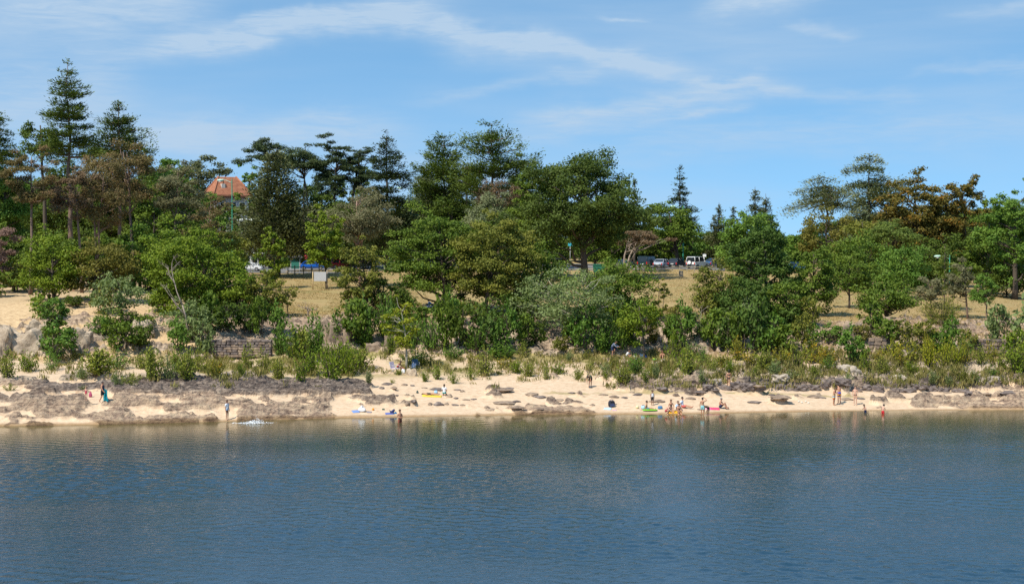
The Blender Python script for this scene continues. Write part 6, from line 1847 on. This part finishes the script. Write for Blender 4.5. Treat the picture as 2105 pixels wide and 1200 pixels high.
def person(label, px, py, pname, face, height=1.7, skin='fair', hair='brown', long=False, wear=(), build=1.0, child=False, at=None, lift=0.0, group=None):
    J, hf, V, F, bone, par = body_arrays(pname, build, child)
    k = height / 1.72
    loc = Vector(at) if at is not None else hit(px, py)
    root = empty('person', loc + Vector((0, 0, lift)), R(face))
    tag(root, label, 'person', group)
    VV, FF, MI = [tuple(v) for v in V], list(F), [0] * len(F)
    def join(v, f, mi):
        o = len(VV)
        VV.extend(tuple(x) for x in v)
        FF.extend(tuple(i + o for i in q) for q in f)
        MI.extend([mi] * len(f))
    g = 1.22 if child else 1.0
    f, u, r = frame_of(hf, J['h3'] - J['h1'])
    hc = (J['h1'] + J['h2']) / 2
    # nose, eyes, mouth, ears, jaw
    join(*ellipsoid(hc + f * .105 * g + u * .0, [r * .014 * g, f * .022 * g, u * .028 * g], 6, 4), 0)
    for s in (-1, 1):
        join(*ellipsoid(hc + f * .092 * g + u * .032 * g + r * s * .033 * g, [r * .014 * g, f * .01 * g, u * .009 * g], 6, 4), 1)
        join(*ellipsoid(hc + r * s * .088 * g + u * .005, [r * .012 * g, f * .022 * g, u * .034 * g], 6, 4), 0)
    join(*ellipsoid(hc + f * .094 * g - u * .045 * g, [r * .024 * g, f * .008 * g, u * .008 * g], 6, 4), 2)
    # five fingers on each hand, feet keep one toe line
    for s in 'LR':
        h, w = J['ha' + s], J['wr' + s]
        d = (h - w) / (np.linalg.norm(h - w) + 1e-9)
        sd = np.cross(d, np.array([1.0, 0, 0]) if abs(d[0]) < 0.8 else np.array([0, 1.0, 0]))
        sd /= np.linalg.norm(sd)
        cu = np.cross(d, sd) * (1 if s == 'L' else -1)
        T = Tubes(4)
        for q, (off, ln) in enumerate(((-.024, .062), (-.008, .076), (.008, .078), (.024, .066))):
            a = h + sd * off
            T.tube(np.array([a, a + d * ln * .5 + cu * .004, a + d * ln * .8 + cu * .018, a + d * ln * .95 + cu * .034]), [.0095, .009, .008, .006])
        a = w + d * .03 + sd * .02
        T.tube(np.array([a, a + sd * .028 + d * .025, a + sd * .036 + d * .055 + cu * .012]), [.012, .010, .007])
        tv = np.concatenate(T.V)
        tf = np.concatenate(T.F)
        join(tv, [tuple(int(i) for i in q) for q in tf], 0)
    me = bpy.data.meshes.new('body')
    me.from_pydata([tuple(np.array(v) * k) for v in VV], [], FF)
    me.polygons.foreach_set('material_index', np.array(MI, np.int32))
    add('body', me, [SKIN[skin], EYE, LIP], root, smooth=True)
    Nn = normals(V, F)
    # hair: a cap over the skull, longer behind if worn long
    top = hc + u * .035 * g
    hv, hfc = ellipsoid(top - f * .018 * g + u * .02 * g, [r * .100 * g, f * .108 * g, u * .100 * g], 12, 8)
    hv = np.array(hv)
    rel = (hv - top)
    back = rel @ f
    upc = rel @ u
    keep = lambda q: not (np.mean([back[i] for i in q]) > .045 * g and np.mean([upc[i] for i in q]) < .055 * g) and np.mean([upc[i] for i in q]) > -.06 * g
    hfaces = [q for q in hfc if keep(q)]
    hme = bpy.data.meshes.new('hair')
    if long:
        lv, lf = ellipsoid(hc - f * .06 * g - u * .10 * g, [r * .075 * g, f * .045 * g, u * .17 * g], 8, 6)
        o = len(hv)
        hv = np.concatenate([hv, np.array(lv)])
        hfaces = hfaces + [tuple(i + o for i in q) for q in lf]
    hme.from_pydata([tuple(v * k) for v in hv], [], hfaces)
    ho = add('cap' if hair == 'cap' else 'hair', hme, HAIR[hair], root, smooth=True)
    bn = [f"{a.rstrip('LR') if a[:-1] in RAD else a}-{b.rstrip('LR') if b[:-1] in RAD else b}" for a, b in BONES]
    for kind, mt in wear:
        cov = {c[0]: (c[1], c[2]) for c in COVER[kind]}
        sel_ = [i for i in range(len(F)) if bn[bone[i]] in cov and cov[bn[bone[i]]][0] <= par[i] <= cov[bn[bone[i]]][1]]
        if not sel_: continue
        used = sorted({v for i in sel_ for v in F[i]})
        mp = {v: n for n, v in enumerate(used)}
        off = {'skirt': .035, 'shirt': .018, 'jacket': .022, 'trunks': .016, 'shorts': .018, 'trousers': .016, 'top': .012}.get(kind, .007)
        cme = bpy.data.meshes.new(kind)
        cme.from_pydata([tuple((V[v] + Nn[v] * off) * k) for v in used], [], [tuple(mp[v] for v in F[i]) for i in sel_])
        add(kind, cme, mt, root, smooth=True)
    return root
G = 'people on the beach'
def wade(px, py_head, height, sub):
    """standing point for someone in the water: waterline row py_head, feet sub metres down"""
    d = (P(px, py_head, 100) - CAMP).normalized()
    t = -HCAM / d.z
    p = CAMP + d * t
    return (p.x, p.y, -sub)
person('small child in red swimsuit reaching out an arm on the dark rock shelf', 177, 823, 'arm_out', 0, 1.15, 'fair', 'blond', True, [('swimsuit', cloth('pinkred', (0.50, 0.06, 0.09)))], child=True, group=G)
person('woman in dark tank top, black shorts and cap carrying a turquoise towel', 211, 827, 'walk', 70, 1.74, 'tan', 'cap', False, [('top', C_NAVY), ('shorts', C_BLACK)], build=1.12, group=G)
person('girl in white top and pale shorts standing on the rocks at the waterline', 467, 863, 'stand', 60, 1.66, 'tan', 'brown', True, [('shirt', C_WHITE), ('briefs', C_LBLUE)], build=0.9, group=G)
man_w = person('man with open dark shirt wading thigh-deep and holding something in both hands', 822, 866, 'hold', 35, 1.78, 'tan', 'brown', False, [('trunks', cloth('rust', (0.25, 0.08, 0.05)))], at=wade(822, 868, 1.78, .72), group=G)
person('sunbather in red top bent forward on the pale folding chair under the lime sapling', 818, 765, 'chair', 60, 1.66, 'dark', 'black', True, [('top', C_RED), ('trunks', C_BLACK)], group=G)
person('sunbather in black swimwear lying flat on a yellow towel', 884, 812, 'lie', 82, 1.62, 'tan', 'brown', False, [('swimsuit', C_BLACK)], group=G)
person('person in white shirt and turquoise shorts sitting with back to the water', 913, 813, 'kneel', 170, 1.62, 'tan', 'brown', True, [('shirt', C_WHITE), ('briefs', cloth('turquoise', (0.02, 0.40, 0.42)))], group=G)
person('man in dark green shirt bending down at the top of the sand', 1213, 795, 'bend', -25, 1.74, 'tan', 'black', False, [('shirt', cloth('dark_green', (0.06, 0.075, 0.045))), ('shorts', C_BLACK)], group=G)
person('boy sitting sideways on the green board', 1330, 842, 'sit_legs', 80, 1.45, 'tan', 'brown', False, [('trunks', cloth('grey_blue', (0.10, 0.16, 0.22)))], child=True, group=G)
person('child in white vest and dark shorts standing behind the green board', 1341, 833, 'stand', 20, 1.32, 'dark', 'brown', False, [('top', C_WHITE), ('shorts', C_BLACK)], child=True, group=G)
person('woman in black bikini sitting upright on the orange towel', 1379, 846, 'kneel', 15, 1.68, 'tan', 'brown', True, [('bikini_top', C_BLACK), ('briefs', C_BLACK)], group=G)
person('child in light blue shirt sitting in the middle of the bathing group', 1393, 843, 'sit_knees', 10, 1.5, 'fair', 'brown', False, [('jacket', C_LBLUE), ('shorts', C_NAVY)], child=True, group=G)
person('man in pale blue shirt and red shorts sitting at the back of the bathing group', 1403, 838, 'sit_legs', 65, 1.8, 'tan', 'black', False, [('shirt', cloth('pale_blue', (0.55, 0.66, 0.82))), ('shorts', cloth('brick', (0.50, 0.10, 0.08)))], group=G)
person('boy in purple and red trunks crouching at the edge of the water', 1371, 852, 'crouch', 62, 1.66, 'fair', 'brown', False, [('trunks', C_PURPLE)], group=G)
person('woman in dark bikini kneeling in the shallows below the bathing group', 1396, 855, 'kneel', 15, 1.66, 'tan', 'black', True, [('bikini_top', C_BLACK), ('briefs', C_BLACK)], at=wade(1396, 853, 1.66, .06), group=G)
person('boy in pale blue trunks standing with one hand on his head', 1444, 852, 'arm_head', 155, 1.62, 'tan', 'black', False, [('trunks', C_TEALB)], at=wade(1444, 853, 1.6, .12), group=G)
person('child bending over in the shallows beside the boy in pale blue trunks', 1455, 852, 'bend', -150, 1.35, 'dark', 'black', True, [('briefs', C_BLACK)], child=True, at=wade(1455, 852, 1.4, .10), group=G)
person('older man sitting with knees up on the pink and red towel', 1480, 839, 'sit_knees', 62, 1.76, 'tan', 'grey', False, [('trunks', C_NAVY)], group=G)
person('woman in black bikini walking up toward the scrub, seen from behind', 1498, 797, 'walk', 172, 1.68, 'tan', 'black', True, [('bikini_top', C_BLACK), ('briefs', C_BLACK)], group=G)
person('woman in yellow bikini top and striped skirt leaning against the man', 1714, 833, 'lean', 55, 1.64, 'tan', 'brown', True, [('bikini_top', cloth('yellow', (0.65, 0.52, 0.02))), ('skirt', C_STRIPE)], group=G)
person('bare-backed man in blue and orange trunks bowing his head to the woman', 1725, 830, 'lean', -160, 1.80, 'tan', 'black', False, [('trunks', C_TRUNK)], build=1.08, group=G)
person('woman in blue bikini top and brown briefs standing alone facing the lake', 1758, 832, 'stand', -10, 1.68, 'fair', 'brown', True, [('bikini_top', cloth('blue', (0.02, 0.16, 0.40))), ('briefs', cloth('brown', (0.09, 0.05, 0.035)))], build=0.95, group=G)
person('boy in navy trunks and yellow armband stooping in the shallows', 1779, 846, 'lean', -60, 1.25, 'fair', 'brown', False, [('trunks', C_NAVY)], child=True, at=wade(1779, 848, 1.3, .50), group=G)
person('boy in bright red trunks standing in the shallows', 1815, 848, 'lean', 145, 1.32, 'fair', 'black', False, [('trunks', C_RED)], child=True, at=wade(1815, 850, 1.35, .52), group=G)
person('person in white shirt and dark shorts sitting beside the bicycle in the shade', 1288, 736, 'chair', 60, 1.7, 'tan', 'black', False, [('shirt', C_WHITE), ('shorts', C_NAVY)], lift=-0.25, group=G)
person('cyclist in blue-grey jacket leaning over the bicycle under the willow', 1260, 733, 'ride', 60, 1.72, 'tan', 'black', False, [('jacket', cloth('slate', (0.13, 0.16, 0.22))), ('shorts', C_NAVY)], group=G)
person('bare-chested sunbather sitting in the shade at the end of the pale mat', 1362, 738, 'sit_knees', -20, 1.7, 'tan', 'brown', True, [('trunks', C_BLACK)], group=G)
G2 = 'people up on the lawn and bluff'
person('person in blue lounging on a lilac rug in oak shade on the lawn', 888, 628, 'prop', 75, 1.7, 'tan', 'brown', False, [('jacket', cloth('mid_blue', (0.03, 0.13, 0.34))), ('trousers', C_NAVY)], group=G2)
person('man in black shirt with red shoulder bag strolling past the car park', 1465, 552, 'walk', 100, 1.78, 'tan', 'black', False, [('shirt', C_BLACK), ('shorts', C_NAVY)], group=G2)
person('passer-by in brown top and blue trousers under the great oak', 1150, 562, 'walk', -80, 1.72, 'tan', 'brown', False, [('shirt', cloth('russet', (0.22, 0.07, 0.04))), ('trousers', cloth('denim', (0.04, 0.09, 0.22)))], group=G2)
person('picnicker in pink and yellow at the end of the picnic table', 137, 596, 'chair', 70, 1.6, 'fair', 'blond', True, [('shirt', cloth('apricot', (0.60, 0.35, 0.28))), ('shorts', C_RED)], group=G2)
person('picnicker in white shirt standing over the picnic table', 151, 599, 'lean', -80, 1.72, 'tan', 'brown', False, [('shirt', C_WHITE), ('shorts', cloth('light_grey', (0.5, 0.5, 0.5)))], group=G2)
person('child in pale top sitting at the far end of the picnic table', 161, 598, 'chair', -70, 1.35, 'fair', 'brown', False, [('shirt', cloth('pale_pink', (0.62, 0.55, 0.58))), ('shorts', C_RED)], child=True, group=G2)
person('person in maroon shirt sitting at the edge of the bluff below the tables', 91, 613, 'sit_knees', -30, 1.7, 'tan', 'black', False, [('shirt', cloth('maroon', (0.12, 0.02, 0.04))), ('shorts', C_BLACK)], group=G2)
person('person in black sitting beside the maroon shirt at the edge of the bluff', 101, 615, 'sit_knees', 20, 1.6, 'tan', 'black', True, [('shirt', C_BLACK), ('shorts', C_BLACK)], group=G2)
person('person in bright blue shirt standing in the shade of the bright oak', 257, 592, 'stand', 140, 1.75, 'tan', 'brown', False, [('shirt', cloth('bright_blue', (0.02, 0.20, 0.55))), ('trousers', C_NAVY)], group=G2)
person('walker in blue shorts between the lawn pines', 1943, 611, 'walk', 60, 1.72, 'tan', 'brown', False, [('shirt', cloth('teal_dark', (0.03, 0.16, 0.18))), ('shorts', cloth('denim', (0.04, 0.09, 0.22)))], group=G2)
person('walker in orange top between the lawn pines', 1952, 611, 'walk', 70, 1.66, 'tan', 'brown', True, [('shirt', cloth('orange_top', (0.50, 0.20, 0.10))), ('shorts', C_WHITE)], group=G2)

# ------------------------------------------------------------------ things lying about on the beach
def towel(px, py, wpx, dep, col, label, rz=0.0, cat='towel', stripes=None, name='towel', lift=0.02):
    loc = hit(px, py)
    s = mpp(loc.y / S)
    W, D = wpx * s, dep
    rng = np.random.default_rng(int(px + py))
    nx, ny = 14, 8
    X, Y = np.meshgrid(np.linspace(-W / 2, W / 2, nx), np.linspace(-D / 2, D / 2, ny), indexing='ij')
    c, sn = math.cos(R(rz)), math.sin(R(rz))
    Z = np.zeros_like(X)
    for i in range(nx):
        for j in range(ny):
            q = drop(loc.x + X[i, j] * c - Y[i, j] * sn, loc.y + X[i, j] * sn + Y[i, j] * c)
            Z[i, j] = q.z - loc.z
    Z += lift + 0.03 * vnoise(X * 3 + px, Y * 3 + py)
    V = np.stack([X, Y, Z], -1).reshape(-1, 3)
    V = np.concatenate([V, V - np.array([0, 0, 0.025])])
    i = np.arange(nx * ny).reshape(nx, ny)
    q = np.stack([i[:-1, :-1], i[1:, :-1], i[1:, 1:], i[:-1, 1:]], -1).reshape(-1, 4)
    n = nx * ny
    b = q[:, ::-1] + n
    edge = list(i[:, 0]) + list(i[-1, 1:]) + list(i[-2::-1, -1]) + list(i[0, -2:0:-1])
    e = np.array([[edge[k], edge[k] + n, edge[(k + 1) % len(edge)] + n, edge[(k + 1) % len(edge)]] for k in range(len(edge))])
    o = add(name, np_mesh(name, V, np.concatenate([q, b, e])), cloth('towel_' + '_'.join(str(int(x * 100)) for x in col), col), None, loc, (0, 0, R(rz)), smooth=True)
    tag(o, label, cat)
    return o
def bag(px, py, wpx, hpx, col, label, cat='bag', name='bag', trim=None, flop=0.15, strap=True, pocket=False):
    loc = hit(px, py)
    s = mpp(loc.y / S)
    W, H = wpx * s, hpx * s
    rng = np.random.default_rng(int(px * 5 + py))
    root = empty(name, loc, R(rng.uniform(-25, 25)))
    tag(root, label, cat)
    bm = bmesh.new()
    bmesh.ops.create_cube(bm, size=1.0)
    bmesh.ops.subdivide_edges(bm, edges=list(bm.edges), cuts=4, use_grid_fill=True)
    ph = rng.uniform(0, 6, 6)
    for v in bm.verts:
        x, y, z = v.co
        r = (abs(x) ** 4 + abs(y) ** 4 + abs(z) ** 4) ** 0.25 * 2
        x, y, z = x / max(r, .6) * 0.98, y / max(r, .6) * 0.98, z / max(r, .6) * 0.98
        t = z + 0.5
        k = 1 - 0.35 * t * t
        v.co = Vector((x * k * W + flop * W * math.sin(z * 5 + ph[0] + x * 4) * 0.3, y * k * W * 0.7, max(0, (z + 0.49)) * H * (1 + flop * math.sin(x * 7 + ph[1]) * 0.6)))
    m = cloth('bag_' + '_'.join(str(int(x * 100)) for x in col), col)
    bm_obj('body', bm, m, root, smooth=True)
    tm_ = cloth('trim_' + '_'.join(str(int(x * 100)) for x in (trim or col)), trim or tuple(c * 0.6 for c in col))
    if strap:
        for sg in (-1, 1):
            pts = [(W * 0.22 * math.cos(a), sg * W * 0.16, H * 0.86 + H * 0.3 * math.sin(a)) for a in np.linspace(0, PI, 7)]
            tube_obj('strap', pts, 0.018, tm_, root)
    if pocket:
        box('pocket', (W * 0.6, W * 0.18, H * 0.4), (0, -W * 0.34, H * 0.3), tm_, root, bevel=0.03)
        box('lid', (W * 0.7, W * 0.5, H * 0.14), (0, -0.02, H * 0.9), m, root, bevel=0.04)
    return root
def ball(px, py, dpx, col, label, cat, name):
    loc = hit(px, py)
    r = dpx / 2 * mpp(loc.y / S)
    bm = bmesh.new()
    bmesh.ops.create_uvsphere(bm, u_segments=16, v_segments=10, radius=r)
    o = bm_obj(name, bm, pmat('plastic_' + '_'.join(str(int(x * 100)) for x in col), col, 0.4), None, loc + Vector((0, 0, r * 0.9)), smooth=True)
    tag(o, label, cat)
def board(px, py, wpx, col, label, rz=0):
    loc = hit(px, py)
    L = wpx * mpp(loc.y / S)
    root = empty('body_board', loc + Vector((0, 0, 0.06)), R(rz))
    tag(root, label, 'bodyboard')
    out = []
    for t in np.linspace(0, 2 * PI, 28, endpoint=False):
        out.append((L / 2 * np.sign(math.cos(t)) * abs(math.cos(t)) ** 0.7, 0.3 * np.sign(math.sin(t)) * abs(math.sin(t)) ** 0.6))
    bm = bmesh.new()
    lo = [bm.verts.new((x, y, 0)) for x, y in out]
    hi = [bm.verts.new((x * 0.98, y * 0.97, 0.06)) for x, y in out]
    n = len(out)
    for i in range(n): bm.faces.new((lo[i], lo[(i + 1) % n], hi[(i + 1) % n], hi[i]))
    bm.faces.new(hi)
    bm.faces.new(lo[::-1])
    bm_obj('deck', bm, pmat('board_' + '_'.join(str(int(x * 100)) for x in col), col, 0.4), root)
    tube_obj('leash', [(-L * 0.4, 0, 0.07), (-L * 0.5, 0.15, 0.02), (-L * 0.62, 0.05, -0.03)], 0.012, C_BLACK, root)
    return root
def chair(px, py, hpx, col, label, rz):
    loc = hit(px, py)
    k = hpx * mpp(loc.y / S) / 0.85
    root = empty('folding_chair', loc, R(rz))
    tag(root, label, 'folding chair')
    root.scale = (k,) * 3
    m = cloth('canvas_' + '_'.join(str(int(x * 100)) for x in col), col)
    for x in (-.27, .27):
        tube_obj('leg', [(x, .25, 0), (x, -.24, .42)], .016, GREYM, root)
        tube_obj('leg', [(x, -.25, 0), (x, .2, .42), (x, .34, .86)], .016, GREYM, root)
        tube_obj('armrest', [(x, -.22, .60), (x, .26, .62)], .022, GREYM, root)
        tube_obj('arm_strut', [(x, -.22, .42), (x, -.22, .60)], .014, GREYM, root)
    box('seat', (.54, .46, .025), (0, -.02, .40), m, root)
    box('backrest', (.54, .025, .48), (0, .27, .64), m, root, (R(-16), 0, 0))
    return root
# beside the wading man, at the edge of the sand
towel(731, 846, 14, 0.7, (0.16, 0.25, 0.50), 'blue towel lying at the waterline beside the white bag', 20)
bag(744, 846, 13, 11, (0.72, 0.73, 0.74), 'white plastic bag at the waterline beside the blue towel', flop=0.5)
towel(759, 847, 10, 0.35, (0.22, 0.20, 0.22), 'small dark mat between the white bag and the orange ball', 0, 'mat', name='beach_mat')
ball(767, 843, 5, (0.75, 0.28, 0.02), 'small orange ball lying on the sand', 'ball', 'beach_ball')
bag(788, 842, 6, 3, (0.06, 0.11, 0.07), 'dark green little bundle behind the orange ball', 'bundle', 'cloth_bundle', strap=False)
towel(801, 850, 18, 0.5, (0.10, 0.14, 0.38), 'navy towel spread under the heap of clothes near the wading man', 10)
bag(806, 849, 12, 7, (0.02, 0.03, 0.11), 'navy heap of clothes near the wading man', 'bundle', 'cloth_bundle', strap=False, flop=0.6)
bag(813, 850, 6, 4, (0.02, 0.16, 0.36), 'blue and yellow swim bag beside the navy heap of clothes', trim=(0.6, 0.45, 0.03))
# the sunbathers
towel(888, 814, 40, 0.7, (0.66, 0.50, 0.05), 'yellow towel under the lying sunbather', 2)
bag(858, 808, 5, 5, (0.05, 0.08, 0.07), 'small dark bag at the head of the yellow towel')
bag(896, 808, 8, 6, (0.30, 0.50, 0.68), 'light blue bag between the lying sunbather and the white shirt')
# under the lime sapling
chair(812, 768, 24, (0.62, 0.52, 0.58), 'pale pinkish folding chair with the red-topped sunbather on it', 60)
bag(829, 767, 9, 10, (0.70, 0.70, 0.70), 'white bag with red trim at the foot of the sapling', trim=(0.6, 0.08, 0.05))
chair(848, 762, 15, (0.04, 0.08, 0.16), 'low dark blue folding chair on the shady side of the sapling', -30)
chair(855, 758, 19, (0.05, 0.09, 0.14), 'taller dark blue folding chair behind the low one', 20)
bag(880, 762, 9, 7, (0.05, 0.05, 0.055), 'dark bag lying beyond the dark folding chairs')
# black backpack group
towel(1249, 840, 15, 0.6, (0.42, 0.55, 0.72), 'light blue towel in front of the black backpack', -12)
bag(1257, 836, 15, 13, (0.02, 0.022, 0.035), 'black backpack standing on the sand', 'backpack', 'backpack', trim=(0.05, 0.07, 0.16), pocket=True)
towel(1263, 843, 9, 0.3, (0.55, 0.36, 0.42), 'small pinkish cloth just below the black backpack', 8, 'cloth', name='cloth')
# bathing group
ball(1310, 839, 6.5, (0.72, 0.66, 0.36), 'pale yellow ball beside the cooler bag', 'ball', 'beach_ball')
bag(1322, 840, 10, 7, (0.35, 0.52, 0.62), 'pale blue cooler bag by the green board', 'cooler bag', 'cooler_bag', trim=(0.02, 0.06, 0.16))
board(1336, 844, 31, (0.22, 0.60, 0.04), 'bright green bodyboard lying on the sand under the seated boy', 3)
bag(1357, 840, 11, 6, (0.06, 0.19, 0.36), 'blue holdall with grey end behind the crouching boy', trim=(0.3, 0.3, 0.32))
towel(1386, 847, 30, 0.9, (0.72, 0.36, 0.01), 'orange towel in the middle of the bathing group', 0)
towel(1466, 840, 26, 0.8, (0.62, 0.05, 0.14), 'pink and red towel with the older man on it', -4)
towel(1457, 841, 12, 0.5, (0.62, 0.28, 0.50), 'lilac-pink towel at the near end of the red one', 14)
bag(1494, 840, 10, 4, (0.045, 0.05, 0.06), 'dark pair of swim fins by the feet of the older man', 'swim fins', 'swim_fins', strap=False)
bag(1214, 797, 8, 4, (0.05, 0.06, 0.07), 'dark bag at the feet of the bending man')
# in the shade under the lime tree
towel(1313, 736, 22, 1.4, (0.60, 0.62, 0.66), 'large pale rug in the shade under the lime-green tree', 0, 'rug', name='picnic_rug')
bag(1318, 733, 9, 6, (0.66, 0.67, 0.70), 'white bag on the pale rug in the shade')
bag(1327, 735, 6, 5, (0.10, 0.18, 0.50), 'small blue bag on the edge of the pale rug')
b_ = board(1349, 740, 17, (0.12, 0.50, 0.08), 'green and yellow bodyboard in the shade beside the bare-chested sunbather', 10)
bag(1343, 739, 6, 4, (0.55, 0.48, 0.04), 'yellow bag lying on the green and yellow bodyboard', strap=False)
towel(1357, 740, 16, 1.0, (0.45, 0.47, 0.50), 'grey mat under the bare-chested sunbather', 0, 'mat', name='beach_mat')
# lawn
towel(888, 630, 24, 1.3, (0.36, 0.36, 0.60), 'lilac rug in the oak shade on the lawn', 0, 'rug', name='picnic_rug')
bag(878, 629, 5, 5, (0.03, 0.04, 0.11), 'navy bag at the edge of the lilac rug')
for k, (px, py) in enumerate(((1642, 826), (1648, 828), (1656, 826), (1662, 829))):
    bag(px, py, 5, 3, (0.62, 0.57, 0.48), ['pale bleached stone, nearest of four to the rim rocks', 'second of the four pale stones on the sand', 'third of the four pale stones on the sand', 'last of the four pale stones, toward the striped skirt'][k], 'stone', 'pale_stone', strap=False, flop=0.4)

# things held: turquoise towel, wading man's shirt and bundle, child's float
wp = hit(211, 827)
o = add('towel', bpy.data.meshes.new('towel'), None)
bm = bmesh.new()
vs2 = []
for i in range(6):
    row_ = []
    for j in range(9):
        t = j / 8
        row_.append(bm.verts.new((0.26 + (i - 2.5) * (0.05 + 0.035 * t) + 0.02 * math.sin(j), -0.05 + 0.05 * math.sin(i * 2.2 + t * 2), 1.12 - 1.0 * t + 0.05 * math.sin(i * 1.3))))
    vs2.append(row_)
for i in range(5):
    for j in range(8): bm.faces.new((vs2[i][j], vs2[i + 1][j], vs2[i + 1][j + 1], vs2[i][j + 1]))
bmesh.ops.solidify(bm, geom=list(bm.faces), thickness=0.03)
bm.to_mesh(o.data)
bm.free()
o.location = wp
o.data.materials.append(cloth('turquoise_towel', (0.02, 0.42, 0.50)))
tag(o, 'turquoise towel hanging from the arm of the woman in black shorts', 'towel')
bag(186, 816, 7, 11, (0.45, 0.08, 0.16), 'pink bag held against the small child in red', 'bag', strap=True)
# bicycle
def bicycle(px, py, label, rz):
    loc = hit(px, py)
    root = empty('bicycle', loc, R(rz))
    tag(root, label, 'bicycle')
    fm = pmat('bike_frame', (0.05, 0.07, 0.12), 0.4)
    for x in (-0.52, 0.52):
        bm = bmesh.new()
        n, m_ = 24, 6
        vv = [[bm.verts.new(((0.33 + 0.022 * math.cos(b)) * math.cos(a), 0.022 * math.sin(b), (0.33 + 0.022 * math.cos(b)) * math.sin(a))) for b in np.linspace(0, 2 * PI, m_, endpoint=False)] for a in np.linspace(0, 2 * PI, n, endpoint=False)]
        for i in range(n):
            for j in range(m_): bm.faces.new((vv[i][j], vv[(i + 1) % n][j], vv[(i + 1) % n][(j + 1) % m_], vv[i][(j + 1) % m_]))
        w = bm_obj('wheel', bm, TYRE, root, (x, 0, 0.35), smooth=True)
        T = Tubes(4)
        for a in np.linspace(0, 2 * PI, 10, endpoint=False): T.tube(np.array([[0, 0, 0], [0.31 * math.cos(a), 0, 0.31 * math.sin(a)]]), 0.004)
        add('spokes', T.mesh('spokes'), GREYM, w)
    T = Tubes(6)
    bb, st, hd, ra, fa = (-.08, 0, .30), (-.2, 0, .82), (.34, 0, .84), (-.52, 0, .35), (.52, 0, .35)
    for a, b in ((bb, st), (bb, hd), (st, hd), (bb, ra), (st, ra), (hd, fa)): T.tube(np.array([a, b], float), 0.018)
    add('frame', T.mesh('frame'), fm, root, smooth=True)
    tube_obj('handlebar', [(.30, -.27, .98), (.34, -.1, 1.0), (.34, .1, 1.0), (.30, .27, .98)], .014, TYRE, root)
    tube_obj('stem', [(.34, 0, .84), (.34, 0, 1.0)], .016, fm, root)
    box('saddle', (.26, .14, .06), (-.22, 0, .90), TYRE, root, bevel=0.02)
    cyl('chainring', .09, .02, (-.08, .05, .30), GREYM, root, (PI / 2, 0, 0))
    for s_ in (-1, 1): tube_obj('pedal', [(-.08, .06 * s_, .30), (-.08 + .14 * s_, .1 * s_, .22), (-.08 + .14 * s_, .2 * s_, .22)], .012, GREYM, root)
bicycle(1262, 733, 'dark blue bicycle under the cyclist in the willow shade', -25)

# ------------------------------------------------------------------ the swimmer's splash
d_ = (P(520, 870, 100) - CAMP).normalized()
sp = CAMP + d_ * (-HCAM / d_.z)
rq = np.random.default_rng(3)
L = Leaves()
n = 650
x = rq.normal(size=n) * 0.45 + 0.2 * rq.normal(size=n) ** 3 * 0.3
y = rq.normal(size=n) * 0.35
z = np.abs(rq.normal(size=n)) * 0.11 * (0.35 + np.exp(-((x - 0.3) / 0.5) ** 2)) + 0.02
L.add(np.stack([x, y, z], 1), unit(rq, n), unit(rq, n), 0.075 * rq.uniform(.3, 1.3, n), 0.05, 0.5)
spray = pmat('white_spray', (0.85, 0.87, 0.88), 0.5, var=0.02)
o = add('splash', L.mesh('splash'), spray, None, sp)
tag(o, 'white splash thrown up by a swimmer just off the girl in white', 'splash')
L = Leaves()
n = 260
x = rq.uniform(-1, 1, n) * 1.7
y = rq.normal(size=n) * 0.22 - 0.2 + x * 0.05
L.add(np.stack([x, y, np.full(n, 0.05) + rq.random(n) * 0.03], 1), unit(rq, n) * np.array([1, 1, .1]), unit(rq, n) * .2 + np.array([0, 0, 1.0]), 0.10 * rq.uniform(.4, 1.4, n), 0.06, 0.5)
add('foam', L.mesh('foam'), spray, o)
